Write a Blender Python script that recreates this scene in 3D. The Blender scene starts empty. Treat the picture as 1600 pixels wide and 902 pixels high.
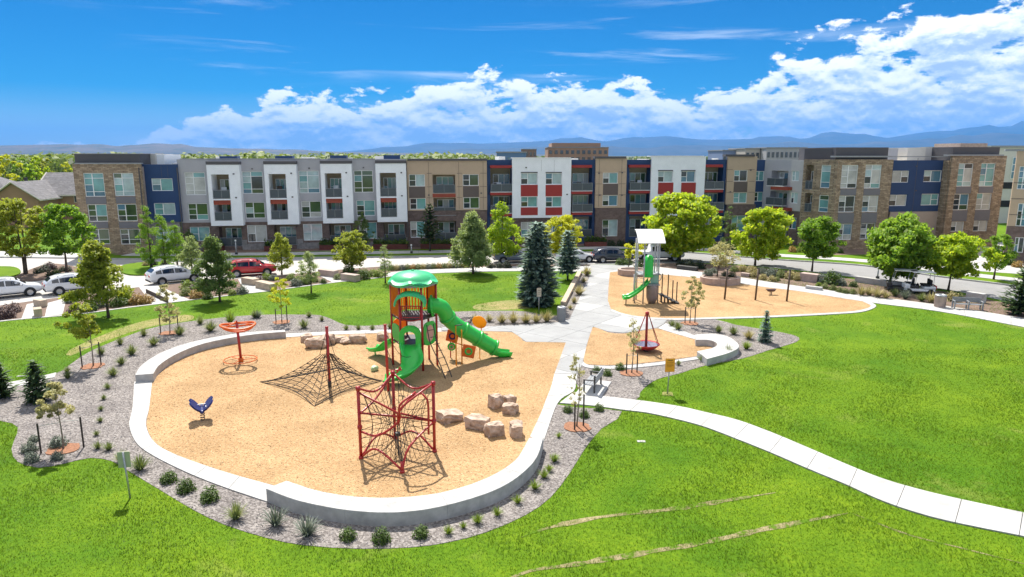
import bpy, bmesh, math, random
import numpy as np
from mathutils import Vector, Matrix
from mathutils.geometry import tessellate_polygon
scene = bpy.context.scene
C = scene.collection
R = math.radians
rng = np.random.default_rng(7)
random.seed(7)

# ---------------------------------------------------------------- camera
CAM_H, PITCH, FPX = 11.5, R(11.03), 1067.0
cam_d = bpy.data.cameras.new('camera')
cam_d.sensor_width = 36.0
cam_d.lens = 36.0 * FPX / 1600.0
cam_d.clip_start, cam_d.clip_end = 0.5, 90000.0
cam = bpy.data.objects.new('camera', cam_d)
cam.location = (0, 0, CAM_H)
cam.rotation_euler = (R(90) - PITCH, 0, 0)
C.objects.link(cam)
scene.camera = cam

# ---------------------------------------------------------------- light
SUN_EL, SUN_AZ = R(53), R(-17)            # azimuth from +Y, negative = to the left
sun_dir = Vector((math.sin(SUN_AZ) * math.cos(SUN_EL), math.cos(SUN_AZ) * math.cos(SUN_EL), math.sin(SUN_EL)))
sd = bpy.data.lights.new('sun', 'SUN')
sd.energy, sd.angle, sd.color = 5.0, R(0.5), (1.0, 0.955, 0.88)
so = bpy.data.objects.new('sun', sd)
so.rotation_euler = (-sun_dir).to_track_quat('-Z', 'Y').to_euler()
so.location = (0, 0, 60)
C.objects.link(so)

scene.view_settings.view_transform = 'Standard'
scene.view_settings.look = 'None'
scene.view_settings.gamma = 1.0
scene.view_settings.use_curve_mapping = False
scene.view_settings.exposure = 0.80

class NT:
    """small helper round a node tree"""
    def __init__(s, tree): s.t = tree; s.L = tree.links
    def n(s, typ, **kw):
        nd = s.t.nodes.new(typ)
        for k, v in kw.items():
            if k.startswith('i_'):
                key = k[2:]; key = int(key) if key.isdigit() else key.replace('_', ' ')
                s.set(nd.inputs[key], v)
            else: setattr(nd, k, v)
        return nd
    def set(s, sock, v):
        if isinstance(v, bpy.types.NodeSocket): s.L.new(v, sock)
        else: sock.default_value = v
    def math(s, op, a, b=None, c=None, clamp=False):
        nd = s.t.nodes.new('ShaderNodeMath'); nd.operation = op; nd.use_clamp = clamp
        s.set(nd.inputs[0], a)
        if b is not None: s.set(nd.inputs[1], b)
        if c is not None: s.set(nd.inputs[2], c)
        return nd.outputs[0]
    def ramp(s, fac, stops, interp='LINEAR'):
        nd = s.t.nodes.new('ShaderNodeValToRGB'); cr = nd.color_ramp; cr.interpolation = interp
        while len(cr.elements) < len(stops): cr.elements.new(0.5)
        for e, (p, c) in zip(cr.elements, stops):
            e.position = p; e.color = (c, c, c, 1) if isinstance(c, (int, float)) else (*c, 1)
        s.set(nd.inputs[0], fac)
        return nd.outputs[0]
    def mix(s, fac, a, b):
        nd = s.t.nodes.new('ShaderNodeMix'); nd.data_type = 'RGBA'
        s.set(nd.inputs[0], fac)
        for sock, v in ((nd.inputs[6], a), (nd.inputs[7], b)):
            s.set(sock, (*v, 1) if isinstance(v, tuple) and len(v) == 3 else v)
        return nd.outputs[2]
    def noise(s, vec, scale, detail=4, rough=0.55, dist=0.0, out='Fac'):
        nd = s.n('ShaderNodeTexNoise', i_Scale=scale, i_Detail=detail, i_Roughness=rough, i_Distortion=dist)
        if vec is not None: s.L.new(vec, nd.inputs['Vector'])
        return nd.outputs[out]
    def mapr(s, v, a, b, c=0.0, d=1.0, smooth=False):
        nd = s.t.nodes.new('ShaderNodeMapRange'); nd.clamp = True
        if smooth: nd.interpolation_type = 'SMOOTHSTEP'
        for i, x in enumerate((v, a, b, c, d)): s.set(nd.inputs[i], x)
        return nd.outputs[0]

# ---------------------------------------------------------------- sky with cumulus bank and thin streaks
world = bpy.data.worlds.new('World'); scene.world = world
world.use_nodes = True
wt = NT(world.node_tree); world.node_tree.nodes.clear()
sky = wt.n('ShaderNodeTexSky', sky_type='NISHITA', sun_disc=False, sun_elevation=SUN_EL, sun_rotation=SUN_AZ,
           altitude=1700.0, air_density=1.0, dust_density=0.0, ozone_density=4.0)
hs = wt.n('ShaderNodeHueSaturation', i_Hue=0.505, i_Saturation=1.95, i_Value=0.45, i_Color=sky.outputs[0])
tc = wt.n('ShaderNodeTexCoord')
sep = wt.n('ShaderNodeSeparateXYZ', i_0=tc.outputs['Generated'])
az = wt.math('MULTIPLY', wt.math('ARCTAN2', sep.outputs[0], sep.outputs[1]), 57.2958)
el = wt.math('MULTIPLY', wt.math('ARCSINE', sep.outputs[2]), 57.2958)
def cloud_noise(dx, de, sx, se, detail, rough, seed, dist=0.0):
    v = wt.n('ShaderNodeCombineXYZ')
    wt.set(v.inputs[0], wt.math('MULTIPLY', wt.math('ADD', az, dx), sx))
    wt.set(v.inputs[1], wt.math('MULTIPLY', wt.math('ADD', el, de), se))
    v.inputs[2].default_value = seed
    return wt.noise(v.outputs[0], 1.0, detail, rough, dist)
# height of the cumulus bank over azimuth: low on the left, high on the right and on behind
def pos(a): return (a + 180) / 360
nd = wt.t.nodes.new('ShaderNodeFloatCurve'); cv = nd.mapping.curves[0]
pts = [(-180, .45), (-60, .30), (-38, .06), (-26, .17), (-19, .28), (-10, .37), (0, .46), (9, .41), (16, .39), (20, .50), (25, .62), (34, .78), (60, .82), (110, .6), (180, .45)]
while len(cv.points) < len(pts): cv.points.new(0.5, 0.5)
for p, (a, h) in zip(cv.points, pts): p.location = (pos(a), h); p.handle_type = 'AUTO_CLAMPED'
nd.mapping.update()
wt.set(nd.inputs['Value'], wt.mapr(az, -180.0, 180.0))
top = wt.math('MULTIPLY', nd.outputs[0], 16.0)
def density(de):
    n1 = cloud_noise(0, de, .30, .60, 10, .60, 3.7, .15)
    e2 = wt.math('ADD', el, de)
    edge = wt.math('DIVIDE', wt.math('SUBTRACT', top, e2), wt.math('ADD', wt.math('MULTIPLY', top, .30), 1.1))   # >0 under the bank's top
    cover = wt.mapr(edge, -.7, .8, -.34, .135)
    low = wt.math('MULTIPLY', wt.mapr(e2, 5.0, .5, 0, .10), wt.mapr(top, 1.5, 4.5))
    return wt.math('ADD', wt.math('ADD', n1, cover), low)
d0 = density(0.0); d1 = density(.35); d2 = density(1.1)
alpha = wt.mapr(d0, .49, .57, 0, 1, True)
lit = wt.math('ADD', wt.math('MULTIPLY', wt.math('SUBTRACT', d0, d1), 4.0), wt.math('MULTIPLY', wt.math('SUBTRACT', d0, d2), 1.8))
thick = wt.mapr(d0, .54, .74)
lit = wt.math('SUBTRACT', wt.math('ADD', lit, .62), wt.math('MULTIPLY', thick, .42), clamp=True)
ccol = wt.ramp(lit, [(0.0, (3.0, 3.9, 5.6)), (.35, (4.4, 5.2, 6.5)), (.75, (7.0, 7.2, 7.4)), (1, (8.0, 8.0, 8.0))])
# thin high streaks
s1 = cloud_noise(0, 0, .045, .62, 6, .6, 11.3, .6)
s2 = cloud_noise(30, 0, .03, .09, 3, .5, 5.0)
streak = wt.math('MULTIPLY', wt.mapr(s1, .53, .74, 0, .75, True), wt.mapr(s2, .42, .60))
streak = wt.math('MULTIPLY', streak, wt.mapr(el, 14.0, 7.0))
c1 = wt.mix(streak, hs.outputs[0], (6.6, 7.0, 7.4))
lowhaze = wt.math('MULTIPLY', wt.mapr(el, 4.0, 0.0, 0, 1, True), .38)
c1 = wt.mix(lowhaze, c1, (3.6, 5.0, 6.6))
c2 = wt.mix(wt.math('MULTIPLY', alpha, wt.mapr(el, 0.0, 1.6, .6, .98)), c1, ccol)
# cloud layer added above the view, all round, to brighten the shaded facade
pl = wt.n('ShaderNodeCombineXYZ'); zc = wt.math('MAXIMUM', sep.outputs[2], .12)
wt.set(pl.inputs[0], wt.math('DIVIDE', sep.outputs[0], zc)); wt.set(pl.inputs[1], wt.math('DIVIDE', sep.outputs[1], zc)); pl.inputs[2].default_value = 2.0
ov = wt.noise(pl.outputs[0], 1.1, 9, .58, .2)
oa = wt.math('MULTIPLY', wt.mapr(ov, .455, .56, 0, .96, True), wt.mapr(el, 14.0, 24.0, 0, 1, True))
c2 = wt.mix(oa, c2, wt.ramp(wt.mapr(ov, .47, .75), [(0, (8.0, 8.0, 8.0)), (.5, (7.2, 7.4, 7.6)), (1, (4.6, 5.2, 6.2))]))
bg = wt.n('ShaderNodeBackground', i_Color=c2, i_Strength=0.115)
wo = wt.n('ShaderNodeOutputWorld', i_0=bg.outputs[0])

# ---------------------------------------------------------------- pixel -> place
def ray(px, py):
    a, b = (px - 800) / FPX, -(py - 451) / FPX
    return Vector((a, math.cos(PITCH) + b * math.sin(PITCH), -math.sin(PITCH) + b * math.cos(PITCH)))
def G(px, py, z=0.0):
    d = ray(px, py); t = (z - CAM_H) / d.z
    return Vector((d.x * t, d.y * t, z))
def atY(px, py, Y):
    d = ray(px, py); t = Y / d.y
    return Vector((d.x * t, Y, CAM_H + d.z * t))
def mpp(Y): return Y / FPX            # metres a pixel, roughly

# ---------------------------------------------------------------- mesh helpers
class MB:
    def __init__(s): s.v = []; s.f = []; s.m = []
    def add(s, vs, fs, mi=0):
        o = len(s.v); s.v += [tuple(v) for v in vs]
        s.f += [tuple(i + o for i in f) for f in fs]; s.m += [mi] * len(fs)
        return s
    def box(s, x0, x1, y0, y1, z0, z1, mi=0, M=None):
        vs = [Vector((x, y, z)) for z in (z0, z1) for y in (y0, y1) for x in (x0, x1)]
        if M is not None: vs = [M @ v for v in vs]
        return s.add(vs, [(0, 2, 3, 1), (4, 5, 7, 6), (0, 1, 5, 4), (2, 6, 7, 3), (0, 4, 6, 2), (1, 3, 7, 5)], mi)
    def tube(s, pts, r, n=8, mi=0, caps=True, closed=False):
        pts = [Vector(p) for p in pts]; k = len(pts)
        rs = r if isinstance(r, (list, tuple)) else [r] * k
        vs = []; up = Vector((0, 0, 1)); prev = None
        for i, p in enumerate(pts):
            if closed: t = pts[(i + 1) % k] - pts[i - 1]
            else: t = pts[min(i + 1, k - 1)] - pts[max(i - 1, 0)]
            t = t.normalized() if t.length > 1e-9 else Vector((0, 0, 1))
            if prev is None:
                a = t.cross(up)
                if a.length < 1e-3: a = t.cross(Vector((1, 0, 0)))
            else:
                a = prev - t * prev.dot(t)
                if a.length < 1e-4: a = t.cross(up)
            a.normalize(); prev = a; b = t.cross(a)
            for j in range(n):
                w = 2 * math.pi * j / n
                vs.append(p + (a * math.cos(w) + b * math.sin(w)) * rs[i])
        fs = []
        for i in range(k if closed else k - 1):
            i2 = (i + 1) % k
            for j in range(n):
                fs.append((i * n + j, i * n + (j + 1) % n, i2 * n + (j + 1) % n, i2 * n + j))
        if caps and not closed:
            fs.append(tuple(range(n))[::-1]); fs.append(tuple((k - 1) * n + j for j in range(n)))
        return s.add(vs, fs, mi)
    def cyl(s, c, r, z0, z1, n=16, mi=0, r1=None):
        return s.tube([(c[0], c[1], z0), (c[0], c[1], z1)], [r, r if r1 is None else r1], n, mi)
    def prism(s, poly, z0, z1, mi=0):
        n = len(poly); P = [Vector((p[0], p[1], 0)) for p in poly]
        area = sum(P[i].x * P[(i + 1) % n].y - P[(i + 1) % n].x * P[i].y for i in range(n))
        if area < 0: P = P[::-1]
        vs = [(p.x, p.y, z0) for p in P] + [(p.x, p.y, z1) for p in P]
        tri = tessellate_polygon([P])
        fs = []
        for a, b, c in tri:
            nz = (P[b] - P[a]).cross(P[c] - P[a]).z
            if nz < 0: a, c = c, a
            fs.append((a + n, b + n, c + n)); fs.append((c, b, a))
        for i in range(n):
            j = (i + 1) % n; fs.append((i, j, j + n, i + n))
        return s.add(vs, fs, mi)
    def sheet(s, poly, z, mi=0):
        n = len(poly); P = [Vector((p[0], p[1], 0)) for p in poly]
        fs = []
        for a, b, c in tessellate_polygon([P]):
            if (P[b] - P[a]).cross(P[c] - P[a]).z < 0: a, c = c, a
            fs.append((a, b, c))
        return s.add([(p.x, p.y, z) for p in P], fs, mi)
    def lathe(s, prof, c=(0, 0, 0), n=20, mi=0, M=None):
        vs = []
        for r, z in prof:
            for j in range(n):
                w = 2 * math.pi * j / n; v = Vector((c[0] + r * math.cos(w), c[1] + r * math.sin(w), c[2] + z))
                vs.append(M @ v if M is not None else v)
        fs = [(i * n + j, i * n + (j + 1) % n, (i + 1) * n + (j + 1) % n, (i + 1) * n + j) for i in range(len(prof) - 1) for j in range(n)]
        return s.add(vs, fs, mi)
    def mesh(s, name, mats, smooth=False):
        me = bpy.data.meshes.new(name); me.from_pydata(s.v, [], s.f)
        for m in (mats if isinstance(mats, (list, tuple)) else [mats]): me.materials.append(m)
        if any(s.m): me.polygons.foreach_set('material_index', s.m)
        if smooth: me.polygons.foreach_set('use_smooth', [True] * len(s.f))
        me.update(); return me
    def obj(s, name, mats, parent=None, smooth=False, loc=None):
        return link(name, s.mesh(name, mats, smooth), parent, loc)
def link(name, me, parent=None, loc=None):
    o = bpy.data.objects.new(name, me); C.objects.link(o)
    if parent is not None: o.parent = parent
    if loc is not None: o.location = loc
    return o
def bevel(o, w=0.02, seg=2):
    m = o.modifiers.new('bevel', 'BEVEL'); m.width = w; m.segments = seg; m.limit_method = 'ANGLE'; m.angle_limit = R(40)
    return o
def tag(o, label, cat, group=None):
    o['label'] = label; o['category'] = cat
    if group: o['group'] = group
    return o
def thing(name, label, cat, loc=(0, 0, 0), rz=0.0, group=None):
    o = bpy.data.objects.new(name, None); C.objects.link(o)
    o.empty_display_size = 0.2; o.location = loc; o.rotation_euler = (0, 0, rz)
    return tag(o, label, cat, group)
def struct(o): o['kind'] = 'structure'; return o
def stuff(o): o['kind'] = 'stuff'; return o
def bulk(name, verts, faces_n, mat, parent=None, smooth=False):
    """big mesh of n-sided loose faces from a numpy array (k*n,3)"""
    me = bpy.data.meshes.new(name); nv = len(verts); nf = nv // faces_n
    me.vertices.add(nv); me.vertices.foreach_set('co', np.ascontiguousarray(verts, dtype=np.float32).ravel())
    me.loops.add(nv); me.loops.foreach_set('vertex_index', np.arange(nv, dtype=np.int32))
    me.polygons.add(nf); me.polygons.foreach_set('loop_start', np.arange(0, nv, faces_n, dtype=np.int32))
    me.update(calc_edges=True); me.validate()
    if mat: me.materials.append(mat)
    return me if parent == 'mesh' else link(name, me, parent)
def smooth_line(pts, step=0.6, closed=False):
    """Catmull-Rom through points (Vectors)"""
    P = [Vector(p) for p in pts]; n = len(P); out = []
    for i in range(n if closed else n - 1):
        p1, p2 = P[i], P[(i + 1) % n]
        p0 = P[i - 1] if (closed or i > 0) else p1 * 2 - p2
        p3 = P[(i + 2) % n] if (closed or i + 2 < n) else p2 * 2 - p1
        k = max(2, int((p2 - p1).length / step))
        for j in range(k):
            t = j / k
            out.append(0.5 * ((2 * p1) + (p2 - p0) * t + (2 * p0 - 5 * p1 + 4 * p2 - p3) * t * t + (3 * p1 - p0 - 3 * p2 + p3) * t ** 3))
    if not closed: out.append(P[-1].copy())
    return out
def resample(pts, n):
    P = [Vector(p) for p in pts]; L = [0.0]
    for a, b in zip(P, P[1:]): L.append(L[-1] + (b - a).length)
    out = []
    for i in range(n):
        s = L[-1] * i / (n - 1); k = max(0, min(len(P) - 2, int(np.searchsorted(L, s)) - 1))
        t = (s - L[k]) / max(1e-9, L[k + 1] - L[k]); out.append(P[k].lerp(P[k + 1], t))
    return out
def GL(pxs, z=0.0, step=0.6, closed=False, sm=True):
    P = [G(x, y, z) for x, y in pxs]
    return smooth_line(P, step, closed) if sm else P
def inside(pts, poly):
    """numpy even-odd test: pts (n,2), poly list"""
    P = np.array([(p[0], p[1]) for p in poly]); x, y = pts[:, 0], pts[:, 1]; r = np.zeros(len(pts), bool)
    for (x0, y0), (x1, y1) in zip(P, np.roll(P, -1, axis=0)):
        c = ((y0 > y) != (y1 > y)); dy = (y1 - y0) or 1e-12
        r ^= c & (x < (x1 - x0) * (y - y0) / dy + x0)
    return r
# ---------------------------------------------------------------- materials
def mat(name, col, rough=0.6, var=0.0, scale=3.0, bump=0.0, bscale=30.0, metal=0.0, spec=0.5, coat=0.0, col2=None, detail=5):
    m = bpy.data.materials.new(name); m.use_nodes = True; t = NT(m.node_tree)
    b = m.node_tree.nodes['Principled BSDF']
    b.inputs['Roughness'].default_value = rough; b.inputs['Metallic'].default_value = metal
    b.inputs['Specular IOR Level'].default_value = spec; b.inputs['Coat Weight'].default_value = coat
    geo = t.n('ShaderNodeNewGeometry')
    if var or col2:
        f = t.noise(geo.outputs['Position'], scale, detail, .6)
        lo = tuple(c * (1 - var) for c in col); hi = tuple(min(1, c * (1 + var)) for c in (col2 or col))
        t.set(b.inputs['Base Color'], t.ramp(f, [(.3, lo), (.7, hi)]))
    else: b.inputs['Base Color'].default_value = (*col, 1)
    if bump:
        bn = t.n('ShaderNodeBump', i_Strength=bump, i_Distance=0.03, i_Height=t.noise(geo.outputs['Position'], bscale, 4, .6))
        t.set(b.inputs['Normal'], bn.outputs[0])
    return m
def foliage(name, dark, light, trans=0.35, warm=None, rough=0.6, upn=1.0, spec=.25):
    m = bpy.data.materials.new(name); m.use_nodes = True; t = NT(m.node_tree)
    b = m.node_tree.nodes['Principled BSDF']; out = m.node_tree.nodes['Material Output']
    g = t.n('ShaderNodeNewGeometry'); oi = t.n('ShaderNodeObjectInfo')
    f = t.math('ADD', t.math('MULTIPLY', g.outputs['Random Per Island'], .62), t.math('MULTIPLY', t.noise(g.outputs['Position'], 1.3, 2), .38))
    f = t.math('ADD', f, t.math('MULTIPLY', t.math('SUBTRACT', oi.outputs['Random'], .5), .22))
    stops = [(.12, dark), (.62, light)] + ([(.92, warm)] if warm else [])
    c = t.ramp(f, stops)
    t.set(b.inputs['Base Color'], c); b.inputs['Roughness'].default_value = rough; b.inputs['Specular IOR Level'].default_value = spec
    if upn:
        vm = t.n('ShaderNodeVectorMath', operation='ADD'); t.L.new(g.outputs['Normal'], vm.inputs[0]); vm.inputs[1].default_value = (0, 0, upn); t.L.new(vm.outputs[0], b.inputs['Normal'])
    tr = t.n('ShaderNodeBsdfTranslucent', i_Color=t.mix(.35, c, (light[0] * 1.5, light[1] * 1.4, light[2] * .6)))
    mx = t.n('ShaderNodeMixShader', i_0=trans, i_1=b.outputs[0], i_2=tr.outputs[0])
    t.L.new(mx.outputs[0], out.inputs[0])
    return m
M = {}
def ground_mat(name, stops_fine, fine, broad_cols=None, broad=0.08, bump=0.6, vor=False, rough=.9, mixf=.5, patch=None):
    m = bpy.data.materials.new(name); m.use_nodes = True; t = NT(m.node_tree); b = m.node_tree.nodes['Principled BSDF']
    P = t.n('ShaderNodeNewGeometry').outputs['Position']
    if vor:
        v = t.n('ShaderNodeTexVoronoi', i_Scale=fine, i_Randomness=1.0); t.L.new(P, v.inputs['Vector'])
        sc = t.n('ShaderNodeSeparateColor', i_0=v.outputs['Color']); fac = sc.outputs[0]; h = v.outputs['Distance']
    else:
        fac = t.math('ADD', t.math('MULTIPLY', t.noise(P, fine, 6, .7), .7), t.math('MULTIPLY', t.noise(P, fine * .13, 3, .6), .3)); h = fac
    c = t.ramp(fac, stops_fine)
    if broad_cols:
        bf = t.ramp(t.noise(P, broad, 5, .62, .4), [(.36, broad_cols[0]), (.64, broad_cols[1])])
        nd = t.n('ShaderNodeMix', data_type='RGBA', blend_type='MULTIPLY'); nd.inputs[0].default_value = 1.0
        t.L.new(c, nd.inputs[6]); t.L.new(bf, nd.inputs[7]); c = nd.outputs[2]
    if patch:
        pf = t.mapr(t.noise(P, patch[1], 5, .65, .5), patch[2], patch[3]); c = t.mix(pf, c, patch[0])
    t.set(b.inputs['Base Color'], c); b.inputs['Roughness'].default_value = rough; b.inputs['Specular IOR Level'].default_value = .1
    if bump:
        t.set(b.inputs['Normal'], t.n('ShaderNodeBump', i_Strength=bump, i_Distance=.02, i_Height=h).outputs[0])
    return m
M['lawn'] = ground_mat('lawn', [(.3, (.050, .115, .004)), (.5, (.088, .180, .006)), (.72, (.15, .245, .010))], 7.0,
                       ((.72, .83, .8), (1.34, 1.13, 1.0)), .15, .45, patch=((.23, .25, .055), .21, .58, .80))
M['dry'] = ground_mat('dry_grass', [(.36, (.13, .19, .03)), (.5, (.27, .25, .10)), (.66, (.38, .33, .17))], 5.0, ((.8, .9, .7), (1.1, 1.0, 1.0)), .3, .6)
M['blade'] = foliage('grass_blade', (.070, .145, .004), (.105, .205, .006), .35, (.17, .25, .012), upn=2.5, spec=.08)
M['gravel'] = ground_mat('gravel', [(0.0, (.12, .108, .10)), (.5, (.22, .20, .19)), (1.0, (.35, .325, .305))], 17.0,
                         ((.85, .83, .82), (1.1, 1.08, 1.05)), .5, 1.0, vor=True)
M['chips'] = ground_mat('wood_chips', [(0.0, (.38, .235, .115)), (.45, (.45, .29, .15)), (1.0, (.52, .345, .185))], 17.0,
                        ((.80, .78, .74), (1.10, 1.08, 1.07)), .30, .9, vor=True)
M['plain'] = ground_mat('plain', [(.3, (.075, .10, .035)), (.5, (.15, .15, .075)), (.7, (.26, .23, .14))], .012, ((.7, .85, .7), (1.15, 1.05, 1.0)), .002, 0)
M['soil'] = ground_mat('planting_soil', [(.3, (.12, .085, .065)), (.7, (.26, .19, .15))], 9.0, ((.8, .8, .8), (1.15, 1.1, 1.1)), .4, .8)
M['mulch'] = mat('red_mulch', (.30, .14, .075), .95, .35, 14, .9, 30)
M['concrete'] = mat('concrete', (.43, .42, .40), .85, .17, 1.3, .25, 60)
M['concrete_wall'] = mat('cast_concrete', (.42, .41, .39), .8, .22, 2.2, .3, 25)
M['plaza'] = mat('plaza_concrete', (.30, .30, .295), .85, .13, .5, .25, 50)
M['joint'] = mat('joint', (.15, .14, .125), .95)
M['road'] = mat('street_concrete', (.42, .395, .365), .9, .10, .25, .2, 40)
M['asphalt'] = mat('asphalt', (.26, .255, .25), .9, .12, .3, .3, 60)
M['sandstone'] = mat('sandstone', (.36, .25, .175), .92, .3, 3.5, .9, 12, col2=(.50, .38, .29))
M['buff'] = mat('buff_stone', (.48, .38, .28), .9, .15, 2.0, .5, 14)
M['pinkstone'] = mat('pink_stone', (.43, .33, .28), .9, .16, 3.0, .5, 14)
M['red'] = mat('red_powder_coat', (.38, .012, .010), .38, .06, 2, coat=.25)
M['green'] = mat('green_plastic', (.045, .62, .085), .33, .06, 1.5, coat=.15)
M['green2'] = mat('pale_green_plastic', (.07, .60, .25), .35, .06, 1.5)
M['amber'] = mat('amber_plastic', (.85, .33, .012), .4, .08, 2)
M['orange'] = mat('orange_plastic', (.78, .17, .02), .4, .06, 2)
M['yellow'] = mat('yellow_plastic', (.80, .43, .02), .4, .06, 2)
M['blue'] = mat('blue_plastic', (.010, .016, .11), .35, .08, 3)
M['pink'] = mat('pink_panel', (.60, .34, .28), .5, .06, 3)
M['rope'] = mat('black_rope', (.018, .017, .016), .85, .2, 30)
M['steel'] = mat('galvanised_steel', (.42, .43, .44), .42, .12, 5, metal=.55)
M['darksteel'] = mat('dark_steel', (.045, .042, .04), .5, .2, 6)
M['bronze'] = mat('bronze_post', (.085, .055, .035), .6, .2, 4)
M['greymetal'] = mat('grey_metal', (.27, .28, .29), .5, .1, 4)
M['whitemetal'] = mat('white_metal', (.78, .78, .77), .45, .04, 2)
M['ballgreen'] = mat('pale_ball', (.42, .56, .30), .5, .1, 6)
M['bark'] = mat('bark', (.085, .062, .045), .95, .35, 7, .9, 22)
M['palebark'] = mat('pale_bark', (.20, .17, .13), .95, .3, 9, .6, 25)
M['stake'] = mat('stake', (.045, .035, .03), .8, .2, 9)
M['strap'] = mat('strap', (.6, .58, .54), .8)
M['sign_back'] = mat('sign_back', (.36, .40, .26), .5, .1, 4)
M['sign_orange'] = mat('sign_orange', (.80, .33, .01), .45, .03, 3)
M['sign_tan'] = mat('sign_tan', (.52, .46, .35), .6, .08, 4)
M['ink'] = mat('ink', (.06, .035, .01), .6)
def translucent(m, w):
    t = NT(m.node_tree); b = m.node_tree.nodes['Principled BSDF']; out = m.node_tree.nodes['Material Output']
    src = b.inputs['Base Color'].links[0].from_socket if b.inputs['Base Color'].links else None
    tr = t.n('ShaderNodeBsdfTranslucent'); t.set(tr.inputs[0], src if src else b.inputs['Base Color'].default_value[:])
    t.L.new(t.n('ShaderNodeMixShader', i_0=w, i_1=b.outputs[0], i_2=tr.outputs[0]).outputs[0], out.inputs[0])
for k in ('amber', 'yellow'): translucent(M[k], .55)
for k in ('green', 'green2', 'orange'): translucent(M[k], .22)
# foliage kinds
M['leaf_lime'] = foliage('leaf_lime', (0.238, 0.401, 0.019), (0.405, 0.540, 0.027), 0.60, (0.648, 0.634, 0.041))
M['leaf_yellow'] = foliage('leaf_yellow', (0.365, 0.474, 0.022), (0.567, 0.581, 0.027), 0.52, (0.750, 0.729, 0.047))
M['leaf_green'] = foliage('leaf_green', (0.119, 0.255, 0.022), (0.230, 0.392, 0.030), 0.58, (0.351, 0.459, 0.054))
M['leaf_olive'] = foliage('leaf_olive', (0.182, 0.255, 0.027), (0.338, 0.392, 0.041), 0.58, (0.486, 0.486, 0.068))
M['leaf_dark'] = foliage('leaf_dark', (0.069, 0.135, 0.035), (0.155, 0.238, 0.055), 0.46, (0.274, 0.328, 0.092))
M['leaf_grey'] = foliage('leaf_grey', (0.173, 0.259, 0.085), (0.328, 0.410, 0.155), 0.52, (0.493, 0.510, 0.255))
M['leaf_blue'] = foliage('needle_blue', (0.136, 0.228, 0.182), (0.230, 0.338, 0.277), 0.35, (0.324, 0.405, 0.338))
M['needle'] = foliage('needle_dark', (0.030, 0.062, 0.022), (0.088, 0.149, 0.047), .25, (0.149, 0.203, 0.081))
M['leaf_pale'] = foliage('leaf_pale', (0.311, 0.311, 0.128), (0.486, 0.459, 0.230), 0.50, (0.702, 0.634, 0.338))
M['leaf_far'] = foliage('leaf_far', (0.073, 0.136, 0.032), (0.162, 0.230, 0.047), 0.40, (0.324, 0.365, 0.068))
M['tuft'] = foliage('tuft_green', (.085, .12, .028), (.19, .24, .065), .35, (.36, .36, .15))
M['tuft_lime'] = foliage('tuft_lime', (.10, .17, .015), (.22, .31, .03), .35, (.36, .40, .07))
M['tuft_straw'] = foliage('tuft_straw', (.22, .19, .07), (.42, .37, .16), .35, (.60, .52, .27))
M['sage'] = foliage('sage', (.075, .10, .075), (.17, .205, .155), .25, (.30, .32, .24))
M['plum'] = foliage('plum_leaf', (.05, .028, .032), (.12, .070, .070), .25, (.20, .14, .11))
M['rust'] = foliage('rust_leaf', (.22, .12, .03), (.42, .27, .07), .3, (.50, .38, .13))
M['shrub'] = foliage('shrub_leaf', (.030, .065, .010), (.095, .16, .022), .28, (.18, .25, .04))
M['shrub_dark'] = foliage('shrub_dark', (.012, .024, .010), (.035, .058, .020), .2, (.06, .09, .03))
# building
def brick_mat(name, c1, c2, mortar, sc=1.0, w=.5, h=.2, ms=.012, bump=.5):
    m = bpy.data.materials.new(name); m.use_nodes = True; t = NT(m.node_tree); b = m.node_tree.nodes['Principled BSDF']
    tcn = t.n('ShaderNodeTexCoord'); sp = t.n('ShaderNodeSeparateXYZ', i_0=tcn.outputs['Object'])
    cb = t.n('ShaderNodeCombineXYZ'); t.L.new(t.math('ADD', sp.outputs[0], t.math('MULTIPLY', sp.outputs[1], .999)), cb.inputs[0]); t.L.new(sp.outputs[2], cb.inputs[1])
    bt = t.n('ShaderNodeTexBrick', i_Scale=sc, i_Color1=(*c1, 1), i_Color2=(*c2, 1), i_Mortar=(*mortar, 1))
    bt.inputs['Mortar Size'].default_value = ms; bt.inputs['Brick Width'].default_value = w; bt.inputs['Row Height'].default_value = h; bt.inputs['Bias'].default_value = -.1
    t.L.new(cb.outputs[0], bt.inputs['Vector'])
    nf = t.noise(t.n('ShaderNodeNewGeometry').outputs['Position'], 2.2, 5, .7)
    nd = t.n('ShaderNodeMix', data_type='RGBA', blend_type='MULTIPLY'); nd.inputs[0].default_value = 1
    t.L.new(bt.outputs[0], nd.inputs[6]); t.L.new(t.ramp(nf, [(.3, .65), (.7, 1.3)]), nd.inputs[7])
    t.set(b.inputs['Base Color'], nd.outputs[2]); b.inputs['Roughness'].default_value = .9
    t.set(b.inputs['Normal'], t.n('ShaderNodeBump', i_Strength=bump, i_Distance=.02, i_Height=bt.outputs['Fac']).outputs[0])
    return m
M['stone'] = brick_mat('ledge_stone', (.28, .20, .125), (.50, .385, .265), (.18, .14, .10), 1.0, .55, .17, .02, .8)
M['brick'] = brick_mat('brown_brick', (.15, .10, .082), (.195, .135, .11), (.16, .13, .118), 1.0, .4, .13, .012)
M['blockbase'] = brick_mat('grey_block', (.25, .235, .225), (.29, .275, .26), (.2, .19, .18), 1.0, .8, .35, .012)
def panel_mat(name, col, pw=1.2, ph=1.5, var=.05):
    m = mat(name, col, .65, var, 1.2); return m
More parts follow.
